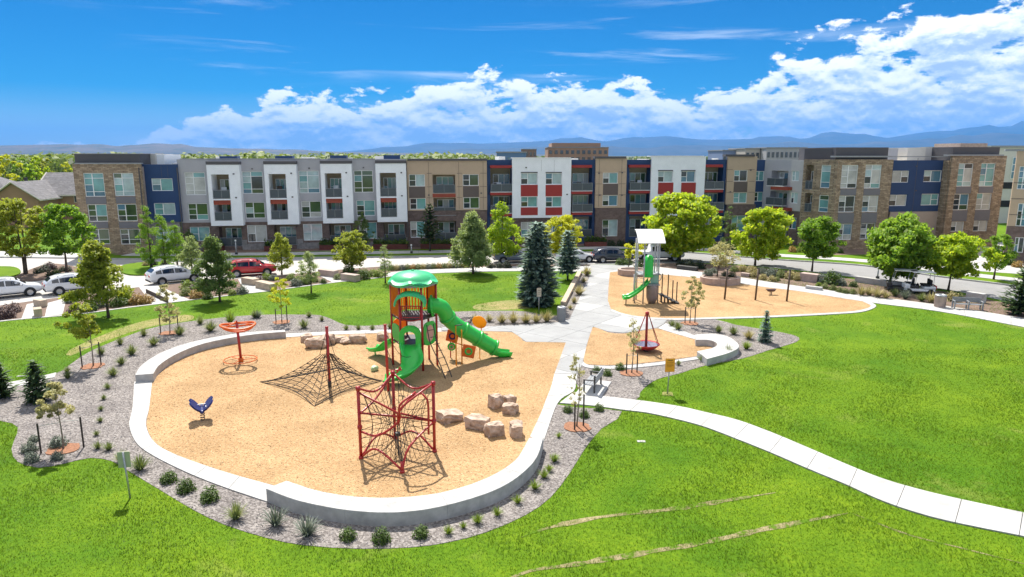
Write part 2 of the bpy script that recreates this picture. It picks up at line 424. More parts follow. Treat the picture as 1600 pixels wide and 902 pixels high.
for k, c in dict(navy=(.015, .048, .140), greywall=(.40, .395, .415), whitewall=(.84, .86, .88), tan=(.49, .365, .25), brownpanel=(.125, .095, .080),
                 redpanel=(.33, .030, .022), charcoal=(.085, .080, .085), spandrel=(.17, .165, .18), cream=(.60, .57, .52), beigewall=(.50, .48, .47),
                 soffit=(.30, .24, .16), rustband=(.30, .055, .025), roofmem=(.62, .62, .60), buffwall=(.40, .33, .28)).items():
    M[k] = panel_mat(k, c)
M['wframe'] = mat('window_frame', (.80, .81, .80), .5, .04, 3)
def glass(name, col, rough=.06, spec=.8):
    return mat(name, col, rough, .25, .7, spec=spec)
GLASS = [glass('glass_teal', (.16, .36, .36)), glass('glass_pale', (.38, .50, .50)), glass('glass_green', (.055, .10, .045)), glass('glass_dark', (.030, .042, .050)),  # teal and green tints put sky reflections into the pane's base colour
         glass('glass_blue', (.10, .22, .30)), glass('glass_blind', (.46, .47, .44), .25, .6)]
M['railglass'] = mat('rail_mesh', (.065, .08, .09), .3, .1, 4)
M['rubber'] = mat('tyre', (.016, .016, .017), .8)
M['rim'] = mat('rim', (.38, .38, .39), .35, metal=.7)
M['carglass'] = mat('car_glass', (.012, .018, .030), .05, spec=.8)
M['lamp_red'] = mat('tail_lamp', (.40, .012, .012), .25)
M['lamp_clear'] = mat('head_lamp', (.62, .64, .66), .15)
M['shingle'] = brick_mat('shingle', (.135, .13, .135), (.19, .18, .185), (.09, .09, .09), 1.0, .9, .3, .01)
M['housewall'] = mat('house_wall', (.38, .225, .14), .85, .1, .6)
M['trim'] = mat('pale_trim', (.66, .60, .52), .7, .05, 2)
# ---------------------------------------------------------------- the ground, from far to near
o = MB().sheet([(-40000, -200), (40000, -200), (40000, 40000), (-40000, 40000)], -.40).obj('terrain', M['plain']); struct(o)

def ridge(name, dist, prof, mat_, depth, seed):
    """a mountain range as a real, folded height field; prof = [(px, py)] skyline"""
    r = np.random.default_rng(seed); nx, ny = 220, 14
    xs = np.array([p[0] for p in prof], float); ys = np.array([p[1] for p in prof], float)
    mb = MB(); px = np.linspace(xs[0], xs[-1], nx); sk = np.interp(px, xs, ys)
    ph = r.uniform(0, 6.28, 8)
    for j in range(ny):
        t = j / (ny - 1); prof_t = math.sin(min(1, t / .6) * math.pi / 2) if t < .6 else 1 - (t - .6) / .4 * .7
        for i in range(nx):
            D = dist + (t - .6) * depth
            X = (px[i] - 800) / FPX * D * 1.0
            h = max(0, atY(px[i], sk[i], dist).z)
            wob = sum(math.sin(px[i] * .012 * (k + 1) * 1.7 + ph[k] + t * 5 * (k % 3)) / (k + 1.5) for k in range(8))
            z = h * prof_t * (1 + .16 * wob * (1 - abs(t - .6) / .6 if t < .6 else 1 - (t - .6) / .4) * (0 if abs(t - .6) < .02 else 1)) - (60 if t == 0 else 0)
            mb.v.append((X, D + 260 * math.sin(px[i] * .021 + ph[0]) * t, z))
    for j in range(ny - 1):
        for i in range(nx - 1):
            mb.f.append((j * nx + i, j * nx + i + 1, (j + 1) * nx + i + 1, (j + 1) * nx + i)); mb.m.append(0)
    return struct(mb.obj(name, mat_, smooth=True))
M['range'] = ground_mat('mountain', [(.35, (.03, .045, .04)), (.65, (.10, .10, .09))], .0012, None, bump=0)
M['hill'] = ground_mat('low_hills', [(.35, (.05, .065, .035)), (.65, (.17, .13, .10))], .003, None, bump=0)
ridge('mountains', 26000, [(-900, 228), (-300, 236), (300, 241), (480, 240), (560, 236), (620, 229), (680, 226), (760, 224), (830, 221), (900, 216), (930, 219), (960, 221), (1010, 217), (1050, 214), (1090, 218),
                          (1150, 217), (1200, 214), (1250, 216), (1280, 212), (1330, 212), (1370, 215), (1410, 208), (1440, 204), (1480, 203), (1530, 198), (1570, 195), (1620, 197), (1750, 190), (2100, 200), (2600, 215)], M['range'], 9000, 3)
ridge('foothills', 17000, [(500, 243), (640, 239), (720, 233), (790, 232), (850, 229), (930, 228), (1000, 231), (1080, 226), (1150, 229), (1230, 224), (1300, 226), (1380, 220), (1450, 216), (1520, 214), (1600, 208), (1750, 206), (2100, 214), (2600, 225)], M['range'], 4000, 8)
ridge('hills', 11500, [(-900, 231), (-300, 229), (0, 228), (60, 226), (130, 227), (190, 229), (230, 226), (262, 223.5), (285, 225), (320, 229.5), (400, 233), (520, 237), (700, 240), (900, 241.5)], M['hill'], 2600, 5)

# street, kerbs, pavements
near_kerb = [(-420, 545), (-200, 508), (-60, 487), (0, 477), (60, 469), (120, 461), (180, 453), (240, 446), (300, 441), (360, 436), (430, 431), (500, 424), (560, 419), (620, 415), (700, 412.5), (760, 412),
             (850, 413), (925, 413), (1000, 412), (1060, 411), (1110, 411), (1154, 413), (1200, 417.5), (1265, 424), (1330, 432.5), (1482, 453), (1563, 468), (1640, 482), (1800, 515), (2050, 580)]
far_kerb = [(-500, 398), (-60, 401), (130, 403), (190, 404), (300, 404), (500, 402), (700, 399), (900, 394), (1000, 392), (1060, 393), (1110, 396.5), (1200, 404), (1347, 414), (1465, 431), (1571, 444), (1650, 456), (1800, 480), (2050, 522)]
NK = GL(near_kerb, 0, 1.5); FK = GL(far_kerb, 0, 1.5)
RZ = -.13
o = MB().sheet([(-150, 30), (-60, 25), (70, 25), (140, 30), (150, 130), (-150, 130)], -.16).obj('base_ground', M['road']); struct(o)
o = MB().sheet([Vector((p.x, p.y - .05, 0)) for p in NK] + [Vector((p.x, p.y + .05, 0)) for p in FK[::-1]], RZ).obj('street', M['road']); struct(o)
right_road = [i for i, p in enumerate(NK) if p.x > 16]
iF = [i for i, p in enumerate(FK) if p.x > 16]
o = MB().sheet([NK[i] for i in right_road] + [FK[i] for i in iF[::-1]], RZ + .005).obj('asphalt_road', M['asphalt']); struct(o)
def strip(name, edge, off0, off1, z0, z1, m, n_piece=None, gap=.02, parent=None, piece='slab', kind=True, joint=None):
    """band along a line: offsets to its left; split into pieces of about n_piece metres, each its own object"""
    L = sum((b - a).length for a, b in zip(edge, edge[1:])); n = max(8, int(L / .4))
    P = resample(edge, n); N = []
    for i in range(n):
        t = (P[min(i + 1, n - 1)] - P[max(i - 1, 0)]); t.z = 0; t.normalize(); N.append(Vector((-t.y, t.x, 0)))
    return band(name, [p + q * off0 for p, q in zip(P, N)], [p + q * off1 for p, q in zip(P, N)], z0, z1, m, n_piece, gap, parent, piece, kind, joint)
def band(name, A, B, z0, z1, m, n_piece=None, gap=.02, parent=None, piece='slab', kind=True, joint=None):
    n = len(A); L = sum((A[i + 1] - A[i]).length for i in range(n - 1)); k = max(1, int(round(L / n_piece))) if n_piece else 1
    root = None
    if k > 1:
        root = MB().sheet([*A, *B[::-1]], z0 + (z1 - z0) * .35).obj(name, joint or M['joint'], parent)
        if kind: struct(root)
    objs = []
    for j in range(k):
        i0, i1 = j * (n - 1) / k, (j + 1) * (n - 1) / k
        ids = [i0] + [i for i in range(int(i0) + 1, int(math.ceil(i1)))] + [i1]
        def at(P, s): a = min(int(s), n - 2); return P[a].lerp(P[a + 1], s - a)
        a = [at(A, s) for s in ids]; b = [at(B, s) for s in ids]
        if k > 1:
            for q in (a, b):
                if (q[1] - q[0]).length > 1e-6: q[0] = q[0] + (q[1] - q[0]).normalized() * gap * .5
                if (q[-2] - q[-1]).length > 1e-6: q[-1] = q[-1] + (q[-2] - q[-1]).normalized() * gap * .5
        w = len(a); vs = [(p.x, p.y, z) for z in (z0, z1) for q in (a, b) for p in q]
        fs = []
        for i in range(w - 1):
            fs += [(2 * w + i, 3 * w + i, 3 * w + i + 1, 2 * w + i + 1), (i, i + 1, 2 * w + i + 1, 2 * w + i), (w + i + 1, w + i, 3 * w + i, 3 * w + i + 1)]
        fs += [(0, 2 * w, 3 * w, w), (w - 1, 2 * w - 1, 4 * w - 1, 3 * w - 1)]
        mb = MB(); mb.add(vs, fs); me = mb.mesh(piece if k > 1 else name, m)
        bm = bmesh.new(); bm.from_mesh(me); bmesh.ops.recalc_face_normals(bm, faces=bm.faces); bm.to_mesh(me); bm.free()
        ob = link(piece if k > 1 else name, me, root if k > 1 else parent)
        if k == 1 and kind: struct(ob)
        objs.append(ob)
    return root or objs[0]
strip('near_kerb', NK, 0.0, -.18, -.2, .02, M['concrete'], 6.0, piece='kerb_stone')
strip('far_kerb', FK, 0.0, .18, -.2, .01, M['concrete'], 6.0, piece='kerb_stone')
back = [Vector((FK[-1].x + 30, 70, 0)), Vector((110, 140, 0)), Vector((-140, 140, 0)), Vector((-140, 80, 0))]
o = MB().prism([Vector((p.x, p.y + .18, 0)) for p in FK] + back, -.2, 0.0).obj('far_verge', M['lawn']); struct(o)
strip('far_pavement', [p for p in FK if -46 < p.x < 60], 2.0, 4.3, -.1, .03, M['concrete'], 3.0)
o = MB().sheet([(-47, 79.6), (36, 91.3), (37, 96), (-47, 84)], .012).obj('planting_bed', M['soil']); struct(o)
o = MB().sheet([(38, 79.5), (62, 82.6), (70, 86), (38, 86)], .012).obj('planting_bed', M['soil']); struct(o)
o = MB().prism([G(-60, 400), G(-60, 392), G(95, 392), G(135, 399), G(130, 402.5)], -.1, .02).obj('corner_pavement', M['concrete']); struct(o)

# the park: lawn, then beds, chips and paving laid on it
lawn_poly = [Vector((p.x, p.y - .18, 0)) for p in NK] + [Vector((60, 2, 0)), Vector((-60, 2, 0))]
o = MB().prism(lawn_poly, -.25, 0.0).obj('lawn', M['lawn']); struct(o)
lawn_top = [(-200, 530), (-60, 511), (0, 503), (52, 498), (124, 491.7), (200, 481.5), (296, 470), (380, 460), (425, 455), (461, 450), (532, 441), (581, 436), (607, 433), (650, 429), (690, 427), (775, 424.5), (850, 424), (900, 425)]
LT = GL(lawn_top, 0, 1.0)
iN = [p for p in NK if p.x < 9.5]
strip_poly = [Vector((p.x, p.y - .2, 0)) for p in iN] + LT[::-1]
o = MB().sheet(strip_poly, .006).obj('planting_strip', M['soil']); struct(o)
strip('lawn_edging', LT, 0.0, .28, -.05, .035, M['concrete'], 3.0, piece='edging_stone')
gravel_a = [(400, 492.5), (470, 492), (500, 493), (520, 500), (540, 508), (575, 509.5), (615, 506), (650, 500), (687, 490), (721, 487), (780, 486), (822, 487), (862, 494), (881, 481), (908, 428), (920, 428), (926, 437), (910, 470), (900, 500), (898, 540), (890, 600), (868, 632), (972, 643),
            (940, 670), (915, 700), (890, 740), (860, 778), (820, 806), (760, 832), (700, 848), (640, 856), (560, 858), (480, 853), (420, 842), (350, 820), (300, 796), (250, 766), (200, 736), (175, 721), (140, 716), (100, 725), (60, 731), (28, 722), (18, 702), (28, 668), (0, 658), (-60, 648), (-160, 640),
            (-160, 622), (-60, 606), (0, 600), (87, 584), (107, 572), (140, 550), (200, 525), (250, 510), (325, 499)]
GA = GL(gravel_a, 0, .8, True)
o = MB().prism(GA, -.03, .014).obj('gravel_bed', M['gravel']); struct(o)
gravel_b = [(900, 598), (928, 629), (992, 626), (1000, 614), (1012, 602), (1030, 592), (1062, 584), (1100, 572), (1162, 560), (1200, 548), (1235, 538), (1249, 531), (1240, 524), (1200, 516), (1150, 508), (1110, 498), (1045, 498), (1000, 505), (930, 520), (905, 560)]
GB = GL(gravel_b, 0, .8, True)
o = MB().prism(GB, -.03, .014).obj('gravel_bed', M['gravel']); struct(o)
soil_c = [(925, 420), (1000, 411), (1060, 411), (1110, 413), (1154, 415), (1200, 420), (1265, 427), (1330, 436), (1482, 457), (1563, 472), (1640, 487), (1640, 505), (1465, 478), (1350, 462), (1200, 442), (1000, 420)]
o = MB().sheet(GL(soil_c, 0, 1.0, True, False), .008).obj('planting_strip', M['soil']); struct(o)
dry = [[(110, 556), (160, 535), (230, 512), (300, 500), (290, 492), (220, 503), (150, 528), (108, 548)], [(745, 484), (800, 484), (835, 480), (838, 470), (800, 469), (745, 476)]]
for d in dry: struct(MB().sheet(GL(d, 0, .5, True), .004).obj('dry_patch', M['dry']))
M['trench'] = ground_mat('trench_soil', [(.44, (.085, .165, .008)), (.50, (.20, .18, .08)), (.62, (.36, .30, .17))], 2.2, None, bump=.5)
# pale trenches worn through the front lawn
for k, pl in enumerate([[(770, 915), (830, 892), (900, 882), (1000, 865), (1100, 848), (1200, 826), (1325, 802)], [(815, 840), (850, 827), (940, 808), (1050, 796), (1130, 783), (1212, 770)], [(1330, 802), (1420, 836), (1500, 856), (1610, 884)]]):
    P = GL(pl, 0, .35); A, B = [], []
    for i, p in enumerate(P):
        t = (P[min(i + 1, len(P) - 1)] - P[max(i - 1, 0)]).normalized(); nrm = Vector((-t.y, t.x, 0)); s = min(1, i / 4, (len(P) - 1 - i) / 4)
        w = (.12 if k < 2 else .05) * s * random.uniform(.5, 1.3) + .01; A.append(p + nrm * w * random.uniform(.7, 1.2)); B.append(p - nrm * w)
    struct(MB().sheet(A + B[::-1], .009).obj('worn_trench', M['trench']))

chips1 = [(237, 600), (252, 582), (276, 565), (310, 550), (350, 540), (400, 532), (447, 527), (560, 522), (690, 519), (800, 520), (822, 535), (884, 536), (875, 575), (862, 626), (845, 660), (829, 690), (805, 728), (760, 757), (700, 777), (640, 787), (570, 787), (500, 777), (440, 762), (360, 742), (300, 722), (262, 706), (240, 690), (229, 665), (233, 640)]
CH1 = GL(chips1, 0, .5, True, True)
chips2 = [(926, 512), (950, 520), (975, 522), (1000, 518), (1027, 514), (1050, 521), (1085, 531), (1122, 540), (1108, 553), (1088, 557), (1025, 566), (965, 571), (920, 570), (912, 564), (917, 540)]
CH2 = GL(chips2, 0, .5, True)
chips3 = [(953, 426), (951, 450), (950, 470), (955, 485), (975, 492), (1010, 497), (1060, 499), (1110, 497.5), (1200, 495), (1300, 490), (1340, 487), (1360, 482), (1362, 477), (1350, 471), (1300, 463), (1250, 455), (1200, 449), (1150, 442), (1100, 436), (1050, 431), (1000, 427)]
CH3 = GL(chips3, 0, .7, True)
for P in (CH1, CH2, CH3): struct(MB().prism(P, -.03, .026).obj('wood_chip_surface', M['chips']))

# plaza and paths: every slab a piece of its own
def plaza(name, poly, ang, step, z0, z1, mats, offs=(0, 0)):
    root = MB().sheet(poly, z0 + .02).obj(name, M['joint']); struct(root)
    bm = bmesh.new(); P = [Vector((p[0], p[1], 0)) for p in poly]
    vs = [bm.verts.new(p) for p in P]
    for a, b, c in tessellate_polygon([P]):
        try: bm.faces.new((vs[a], vs[b], vs[c]))
        except ValueError: pass
    xs = [p[0] for p in poly]; ys = [p[1] for p in poly]; c = Vector((sum(xs) / len(xs), sum(ys) / len(ys), 0)); rad = max(max(xs) - min(xs), max(ys) - min(ys))
    cells = {}
    for q in range(2):
        a = ang + q * math.pi / 2; nv = Vector((math.cos(a), math.sin(a), 0)); k = int(rad / step) + 1
        for i in range(-k, k + 1):
            bmesh.ops.bisect_plane(bm, geom=bm.verts[:] + bm.edges[:] + bm.faces[:], plane_co=c + nv * (i * step + offs[q]), plane_no=nv)
    e0, e1 = Vector((math.cos(ang), math.sin(ang), 0)), Vector((-math.sin(ang), math.cos(ang), 0))
    for f in bm.faces:
        d = f.calc_center_median() - c
        cells.setdefault((math.floor((d.dot(e0) - offs[0]) / step), math.floor((d.dot(e1) - offs[1]) / step)), []).append(f)
    for key, fl in cells.items():
        if sum(f.calc_area() for f in fl) < .05: continue
        b2 = bmesh.new(); mp = {}
        for f in fl:
            try: b2.faces.new([mp.setdefault(v, None) or mp.__setitem__(v, b2.verts.new((v.co.x, v.co.y, 0))) or mp[v] for v in f.verts])
            except ValueError: pass
        bmesh.ops.dissolve_faces(b2, faces=b2.faces[:])
        cen = sum((v.co for v in b2.verts), Vector()) / max(1, len(b2.verts))
        for v in b2.verts: v.co += (cen - v.co).normalized() * .016; v.co.z = z1 + random.uniform(-.002, .002)
        r = bmesh.ops.extrude_face_region(b2, geom=b2.faces[:])
        for v in r['geom']:
            if isinstance(v, bmesh.types.BMVert): v.co.z = z0
        bmesh.ops.recalc_face_normals(b2, faces=b2.faces)
        me = bpy.data.meshes.new('slab'); b2.to_mesh(me); b2.free(); me.materials.append(random.choice(mats)); link('slab', me, root)
    bm.free(); return root
PZ = [G(x, y) for x, y in [(690, 517), (690, 512), (760, 511), (830, 507.5), (872, 504), (890, 499), (898, 482), (912, 452), (920, 436), (923, 428), (921, 414), (990, 414), (975, 424), (953, 426), (951, 450), (950, 470), (955, 485), (975, 492), (1010, 497), (1043, 499.5),
                             (1037, 507), (1027, 513), (1000, 517), (975, 521), (950, 519), (926, 511), (917, 540), (910, 570), (903, 585), (866, 585), (884, 536), (822, 535), (800, 519)]]
M['plaza2'] = mat('plaza_concrete_pale', (.38, .375, .365), .85, .1, .5, .25, 50)
plaza('plaza_paving', PZ, R(52), 2.6, -.02, .036, [M['plaza'], M['plaza'], M['plaza2']])
pA = [(884, 538), (879, 560), (866, 585), (862, 606), (853, 628), (846, 645), (828, 684)]
pB = [(911, 567), (908, 578), (905, 590), (906, 606), (922, 619), (868, 634), (849, 692)]
A = resample(GL([(866, 585.5), (861, 606), (853, 626), (846, 645), (828, 684)], 0, .4), 24); B = resample(GL([(903, 585.5), (900, 598), (897, 612), (872, 630), (849, 692)], 0, .4), 24)
band('entry_path', A, B, -.02, .046, M['concrete'], 1.7)
cu = [(896, 614), (922, 618), (992, 626), (1060, 636), (1100, 645), (1150, 657), (1200, 675), (1260, 700), (1320, 726), (1380, 750), (1450, 770), (1520, 786), (1600, 803), (1700, 822)]
cl = [(874, 631), (925, 635), (975, 642), (1010, 646), (1060, 657), (1100, 668), (1150, 687), (1200, 707), (1260, 733), (1320, 758), (1380, 785), (1450, 808), (1520, 824), (1600, 840), (1700, 862)]
CU = resample(GL(cu, 0, .4), 90); CL = resample(GL(cl, 0, .4), 90)
band('curved_path', CU, CL, -.02, .050, M['concrete'], 1.75)
ku = [(985, 413), (1080, 424), (1150, 433), (1200, 441), (1250, 448), (1350, 462), (1465, 477), (1600, 498), (1750, 523)]
kl = [(975, 424), (1080, 434), (1150, 443), (1200, 450), (1250, 456), (1350, 472), (1465, 487), (1600, 512), (1750, 539)]
KU, KL = resample(GL(ku, 0, .5), 60), resample(GL(kl, 0, .5), 60)
band('park_path', KU, KL, -.02, .042, M['concrete'], 3.0)
bu = [(600, 427.5), (650, 422), (690, 420), (775, 417.5), (850, 417), (924, 416)]; bl = [(608, 432.6), (650, 428.6), (690, 426.6), (775, 424), (850, 423.6), (922, 425)]
band('back_path', resample(GL(bu, 0, .8), 40), resample(GL(bl, 0, .8), 40), -.02, .042, M['concrete'], 3.0)
# flat kerb ring round the big chip area, and the strips round the smaller ones
A = resample(GL([(238, 598), (233, 640), (228, 665), (239, 690), (261, 706), (300, 722), (360, 742), (432, 762)], 0, .4), 40)
B = resample(GL([(210, 598), (207, 640), (202, 665), (212, 692), (235, 711), (290, 739), (350, 763), (418, 786)], 0, .4), 40)
band('concrete_kerb', A, B, -.03, .055, M['concrete'], 1.8)
band('concrete_kerb', resample(GL([(447, 522.5), (560, 517.5), (690, 514)], 0, .5), 20), resample(GL([(447, 528), (560, 522.5), (690, 519.5)], 0, .5), 20), -.03, .05, M['concrete'], 2.5)
band('concrete_kerb', resample(GL([(911, 566), (921, 572), (965, 573), (1025, 568), (1090, 558.5)], 0, .4), 30), resample(GL([(909, 572), (921, 576.5), (965, 577.5), (1025, 572.5), (1094, 562)], 0, .4), 30), -.03, .05, M['concrete'], 2.0)
band('concrete_kerb', resample(GL([(1040, 506), (1085, 525.5), (1092, 527)], 0, .4), 12), resample(GL([(1028, 514), (1050, 521), (1086, 531.5)], 0, .4), 12), -.03, .05, M['concrete'], 2.0)
band('concrete_kerb', resample(GL([(953, 486.5), (975, 494), (1010, 499), (1060, 501), (1110, 499.5), (1200, 497), (1300, 492), (1345, 488.5), (1366, 482), (1368, 477), (1352, 470)], 0, .5), 60),
     resample(GL([(956, 484), (976, 491.5), (1010, 496.5), (1060, 498.5), (1110, 497), (1200, 494.5), (1300, 489.5), (1338, 486.5), (1358, 481.5), (1360, 477.5), (1348, 472)], 0, .5), 60), -.03, .05, M['concrete'], 2.6)

# raised seat walls (things of their own)
def seat_wall(label, inner, outer, h, pieces, m):
    n = 12 * pieces + 1; A, B = resample(inner, n), resample(outer, n)
    A = [Vector((p.x, p.y, 0)) for p in A]; B = [Vector((p.x, p.y, 0)) for p in B]
    t = thing('seat_wall', label, 'seat wall', A[n // 2].lerp(B[n // 2], .5), 0, 'concrete seat walls')
    inv = Matrix.Translation(-Vector(t.location))
    for k in range(pieces):
        a = [inv @ p for p in A[k * 12:k * 12 + 13]]; b = [inv @ p for p in B[k * 12:k * 12 + 13]]
        ob = band('wall_segment', a, b, -.1, h + k * .0004, m, None, parent=t, kind=False)
        bevel(ob, .015, 2)
    return t
seat_wall('long curved pale concrete seat wall at the front of the playground', GL([(448, 751), (500, 767.5), (570, 777), (640, 776), (700, 767), (760, 747), (805, 719), (827, 684)], .5, .4),
          GL([(417, 785), (470, 805), (555, 821), (640, 822), (720, 806), (790, 779), (835, 740), (849, 702)], 0, .4), .5, 4, M['concrete_wall'])
seat_wall('curved concrete seat wall behind the orange overhead spinner', GL([(241, 597), (250, 583), (275, 566), (310, 551), (350, 541), (400, 533), (447, 529)], 0, .4),
          GL([(211, 586), (222, 570), (250, 552), (290, 537), (340, 526), (390, 519), (445, 515.5)], .45, .4), .45, 3, M['concrete_wall'])
seat_wall('small hooked concrete seat wall beside the red dish spinner', GL([(1087, 531), (1105, 531), (1117, 534), (1121, 539), (1112, 544), (1089, 549)], .42, .3),
          GL([(1086, 523), (1118, 521.5), (1142, 528), (1155, 541), (1140, 551), (1105, 561)], .42, .3), .42, 2, M['concrete_wall'])

# exclusion test for scattering
covers = [GA, GB, CH1, CH2, CH3, PZ, CU + CL[::-1], KU + KL[::-1], strip_poly]
def free_lawn(p):
    r = inside(p, lawn_poly)
    for c in covers: r &= ~inside(p, c)
    return r
# ---------------------------------------------------------------- the apartment building
class Facade:
    def __init__(s, A, B):
        s.A = Vector((A[0], A[1], 0)); d = Vector((B[0], B[1], 0)) - s.A; s.L = d.length; s.u = d.normalized(); s.n = Vector((s.u.y, -s.u.x, 0))
    def fp(s, px, py, off=0.0):
        d = ray(px, py); o = Vector((0, 0, CAM_H)); A = s.A + s.n * off
        t = (A - o).dot(s.n) / d.dot(s.n); p = o + d * t
        return (p - A).dot(s.u), p.z
    def box4(s, x0, x1, y0, y1, off=0.0):
        """pixel box -> (u0,u1,z0,z1) on the plane, squared up about its middle"""
        xm, ym = (x0 + x1) / 2, (y0 + y1) / 2
        return s.fp(x0, ym, off)[0], s.fp(x1, ym, off)[0], s.fp(xm, y1, off)[1], s.fp(xm, y0, off)[1]
    def P(s, u, z, d=0.0): return s.A + s.u * u + s.n * d + Vector((0, 0, z))
    def box(s, mb, u0, u1, z0, z1, d0, d1, mi=0):
        vs = [s.P(u, z, d) for z in (z0, z1) for d in (d1, d0) for u in (u0, u1)]
        mb.add(vs, [(0, 2, 3, 1), (4, 5, 7, 6), (0, 1, 5, 4), (2, 6, 7, 3), (0, 4, 6, 2), (1, 3, 7, 5)], mi); return mb
def holed(fac, mb, u0, u1, z0, z1, d, holes, depth, back=.35):
    """wall front with real openings and reveals"""
    us = sorted({u0, u1, *[min(max(h[i], u0), u1) for h in holes for i in (0, 1)]}); zs = sorted({z0, z1, *[min(max(h[i], z0), z1) for h in holes for i in (2, 3)]})
    for a, b in zip(us, us[1:]):
        for c, e in zip(zs, zs[1:]):
            um, zm = (a + b) / 2, (c + e) / 2
            if any(h[0] < um < h[1] and h[2] < zm < h[3] for h in holes): continue
            mb.add([fac.P(a, c, d), fac.P(b, c, d), fac.P(b, e, d), fac.P(a, e, d)], [(0, 1, 2, 3)])
    for h in holes:
        dp = h[4] if len(h) > 4 else depth
        p = lambda u, z, q: fac.P(u, z, q)
        a, b, c, e = h[:4]
        mb.add([p(a, c, d), p(b, c, d), p(b, e, d), p(a, e, d), p(a, c, d - dp), p(b, c, d - dp), p(b, e, d - dp), p(a, e, d - dp)],
               [(0, 4, 5, 1), (1, 5, 6, 2), (2, 6, 7, 3), (3, 7, 4, 0)])
    q = d - back
    mb.add([fac.P(u0, z0, d), fac.P(u0, z1, d), fac.P(u0, z1, q), fac.P(u0, z0, q), fac.P(u1, z0, d), fac.P(u1, z1, d), fac.P(u1, z1, q), fac.P(u1, z0, q)], [(0, 1, 2, 3), (7, 6, 5, 4), (1, 5, 6, 2), (0, 3, 7, 4)])
gi = [0]
def window(bld, fac, u0, u1, z0, z1, d, kind, glz=None):
    """frame (part) with separate panes (sub-parts); d = depth of the glass plane"""
    mb = MB(); w, h = u1 - u0, z1 - z0; t = .075
    bars_u, rows = [], []
    if kind == 'double': cols = [(0, .42), (.42, 1)]; rows = {0: [(0, .5), (.5, 1)], 1: [(0, 1)]}
    elif kind == 'doubler': cols = [(0, .58), (.58, 1)]; rows = {0: [(0, 1)], 1: [(0, .5), (.5, 1)]}
    elif kind == 'tall': cols = [(0, .42), (.42, 1)]; rows = {0: [(0, .21), (.21, .5), (.5, .78), (.78, 1)], 1: [(0, .21), (.21, .78), (.78, 1)]}
    elif kind == 'mid': cols = [(0, .42), (.42, 1)]; rows = {0: [(0, .32), (.32, .66), (.66, 1)], 1: [(0, .32), (.32, 1)]}
    elif kind == 'slim': cols = [(0, 1)]; rows = {0: [(0, .25), (.25, .72), (.72, 1)]}
    elif kind == 'door': cols = [(0, .34), (.34, .68), (.68, 1)]; rows = {0: [(0, .5), (.5, 1)], 1: [(0, 1)], 2: [(0, 1)]}
    else: cols = [(0, 1)]; rows = {0: [(0, 1)]}
    for a, b, c, e in ((u0, u1, z0, z0 + t), (u0, u1, z1 - t, z1), (u0, u0 + t, z0 + t, z1 - t), (u1 - t, u1, z0 + t, z1 - t)): fac.box(mb, a, b, c, e, d - .05, d + .07)
    for (c0, c1) in cols[:-1]: fac.box(mb, u0 + w * c1 - t * .6, u0 + w * c1 + t * .6, z0 + t, z1 - t, d - .05, d + .065)
    for k, (c0, c1) in enumerate(cols):
        for (r0, r1) in rows[k][:-1]: fac.box(mb, u0 + w * c0 + t * .6, u0 + w * c1 - t * .6, z0 + h * r1 - .03, z0 + h * r1 + .03, d - .05, d + .06)
    f = mb.obj('window', M['wframe'], bld)
    base = random.choice([0, 0, 1, 2, 4, 5]) if glz is None else glz
    for k, (c0, c1) in enumerate(cols):
        for (r0, r1) in rows[k]:
            g = base if random.random() < .6 else random.choice([0, 1, 2, 3, 3, 4, 5])
            if kind in ('double', 'mid') and k == 0 and r0 < .4 and random.random() < .6: g = 3
            p = MB(); dz = random.uniform(-.004, .004)
            fac.box(p, u0 + w * c0 + .02, u0 + w * c1 - .02, z0 + h * r0 + .02, z0 + h * r1 - .02, d - .02, d + .012 + dz); p.obj('pane', GLASS[g], f)
    return f
BLD = thing('apartment_building', 'long three storey apartment building with navy, white, tan and stone facade sections', 'building', (0, 88, 0))
BINV = Matrix.Translation(-Vector((0, 88, 0)))
_bk = []
def bobj(mb, name, m, parent=None):
    o = mb.obj(name, m, parent or BLD); return o
MAIN = Facade((-40.6, 83.0), (33.9, 93.5))
ug = MAIN.u
TOW = Facade(MAIN.A + MAIN.n * 1.2 - ug * 20, MAIN.A + MAIN.n * 1.2)
SIDE = Facade((34.0, 93.5), (39.6, 84.2))
RW = Facade((39.6, 84.2), (62.0, 87.0))
def section(fac, x0, x1, ytop, ybot, d, m, wins=(), balc=(), name='wall', ymid=305, zb=None, zt=None, u0=None, u1=None, depth=.16, extra=()):
    """x0..x1 at mid height in the photo; wins: (px0,px1,py0,py1,kind); balc: (px0,px1,py0,py1,recess)"""
    xm = (x0 + x1) / 2
    u0 = fac.fp(x0, ymid, d)[0] if u0 is None else u0; u1 = fac.fp(x1, ymid, d)[0] if u1 is None else u1
    z1 = fac.fp(xm, ytop, d)[1] if zt is None else zt; z0 = (fac.fp(xm, ybot, d)[1] if ybot else 0.0) if zb is None else zb
    holes, W = [], []
    for w in wins:
        b = fac.box4(*w[:4], d); W.append((b, w)); holes.append((*b, depth))
    for w in balc:
        b = fac.box4(*w[:4], d); holes.append((*b, w[4]))
    holes += list(extra)
    mb = MB(); holed(fac, mb, u0, u1, z0, z1, d, holes, depth); bobj(mb, name, m)
    for b, w in W: window(BLD, fac, *b, d - depth + .01, w[4], w[5] if len(w) > 5 else None)
    for w in balc: balcony(fac, fac.box4(*w[:4], d), d, w[4], w[5] if len(w) > 5 else {})
    return u0, u1, z0, z1
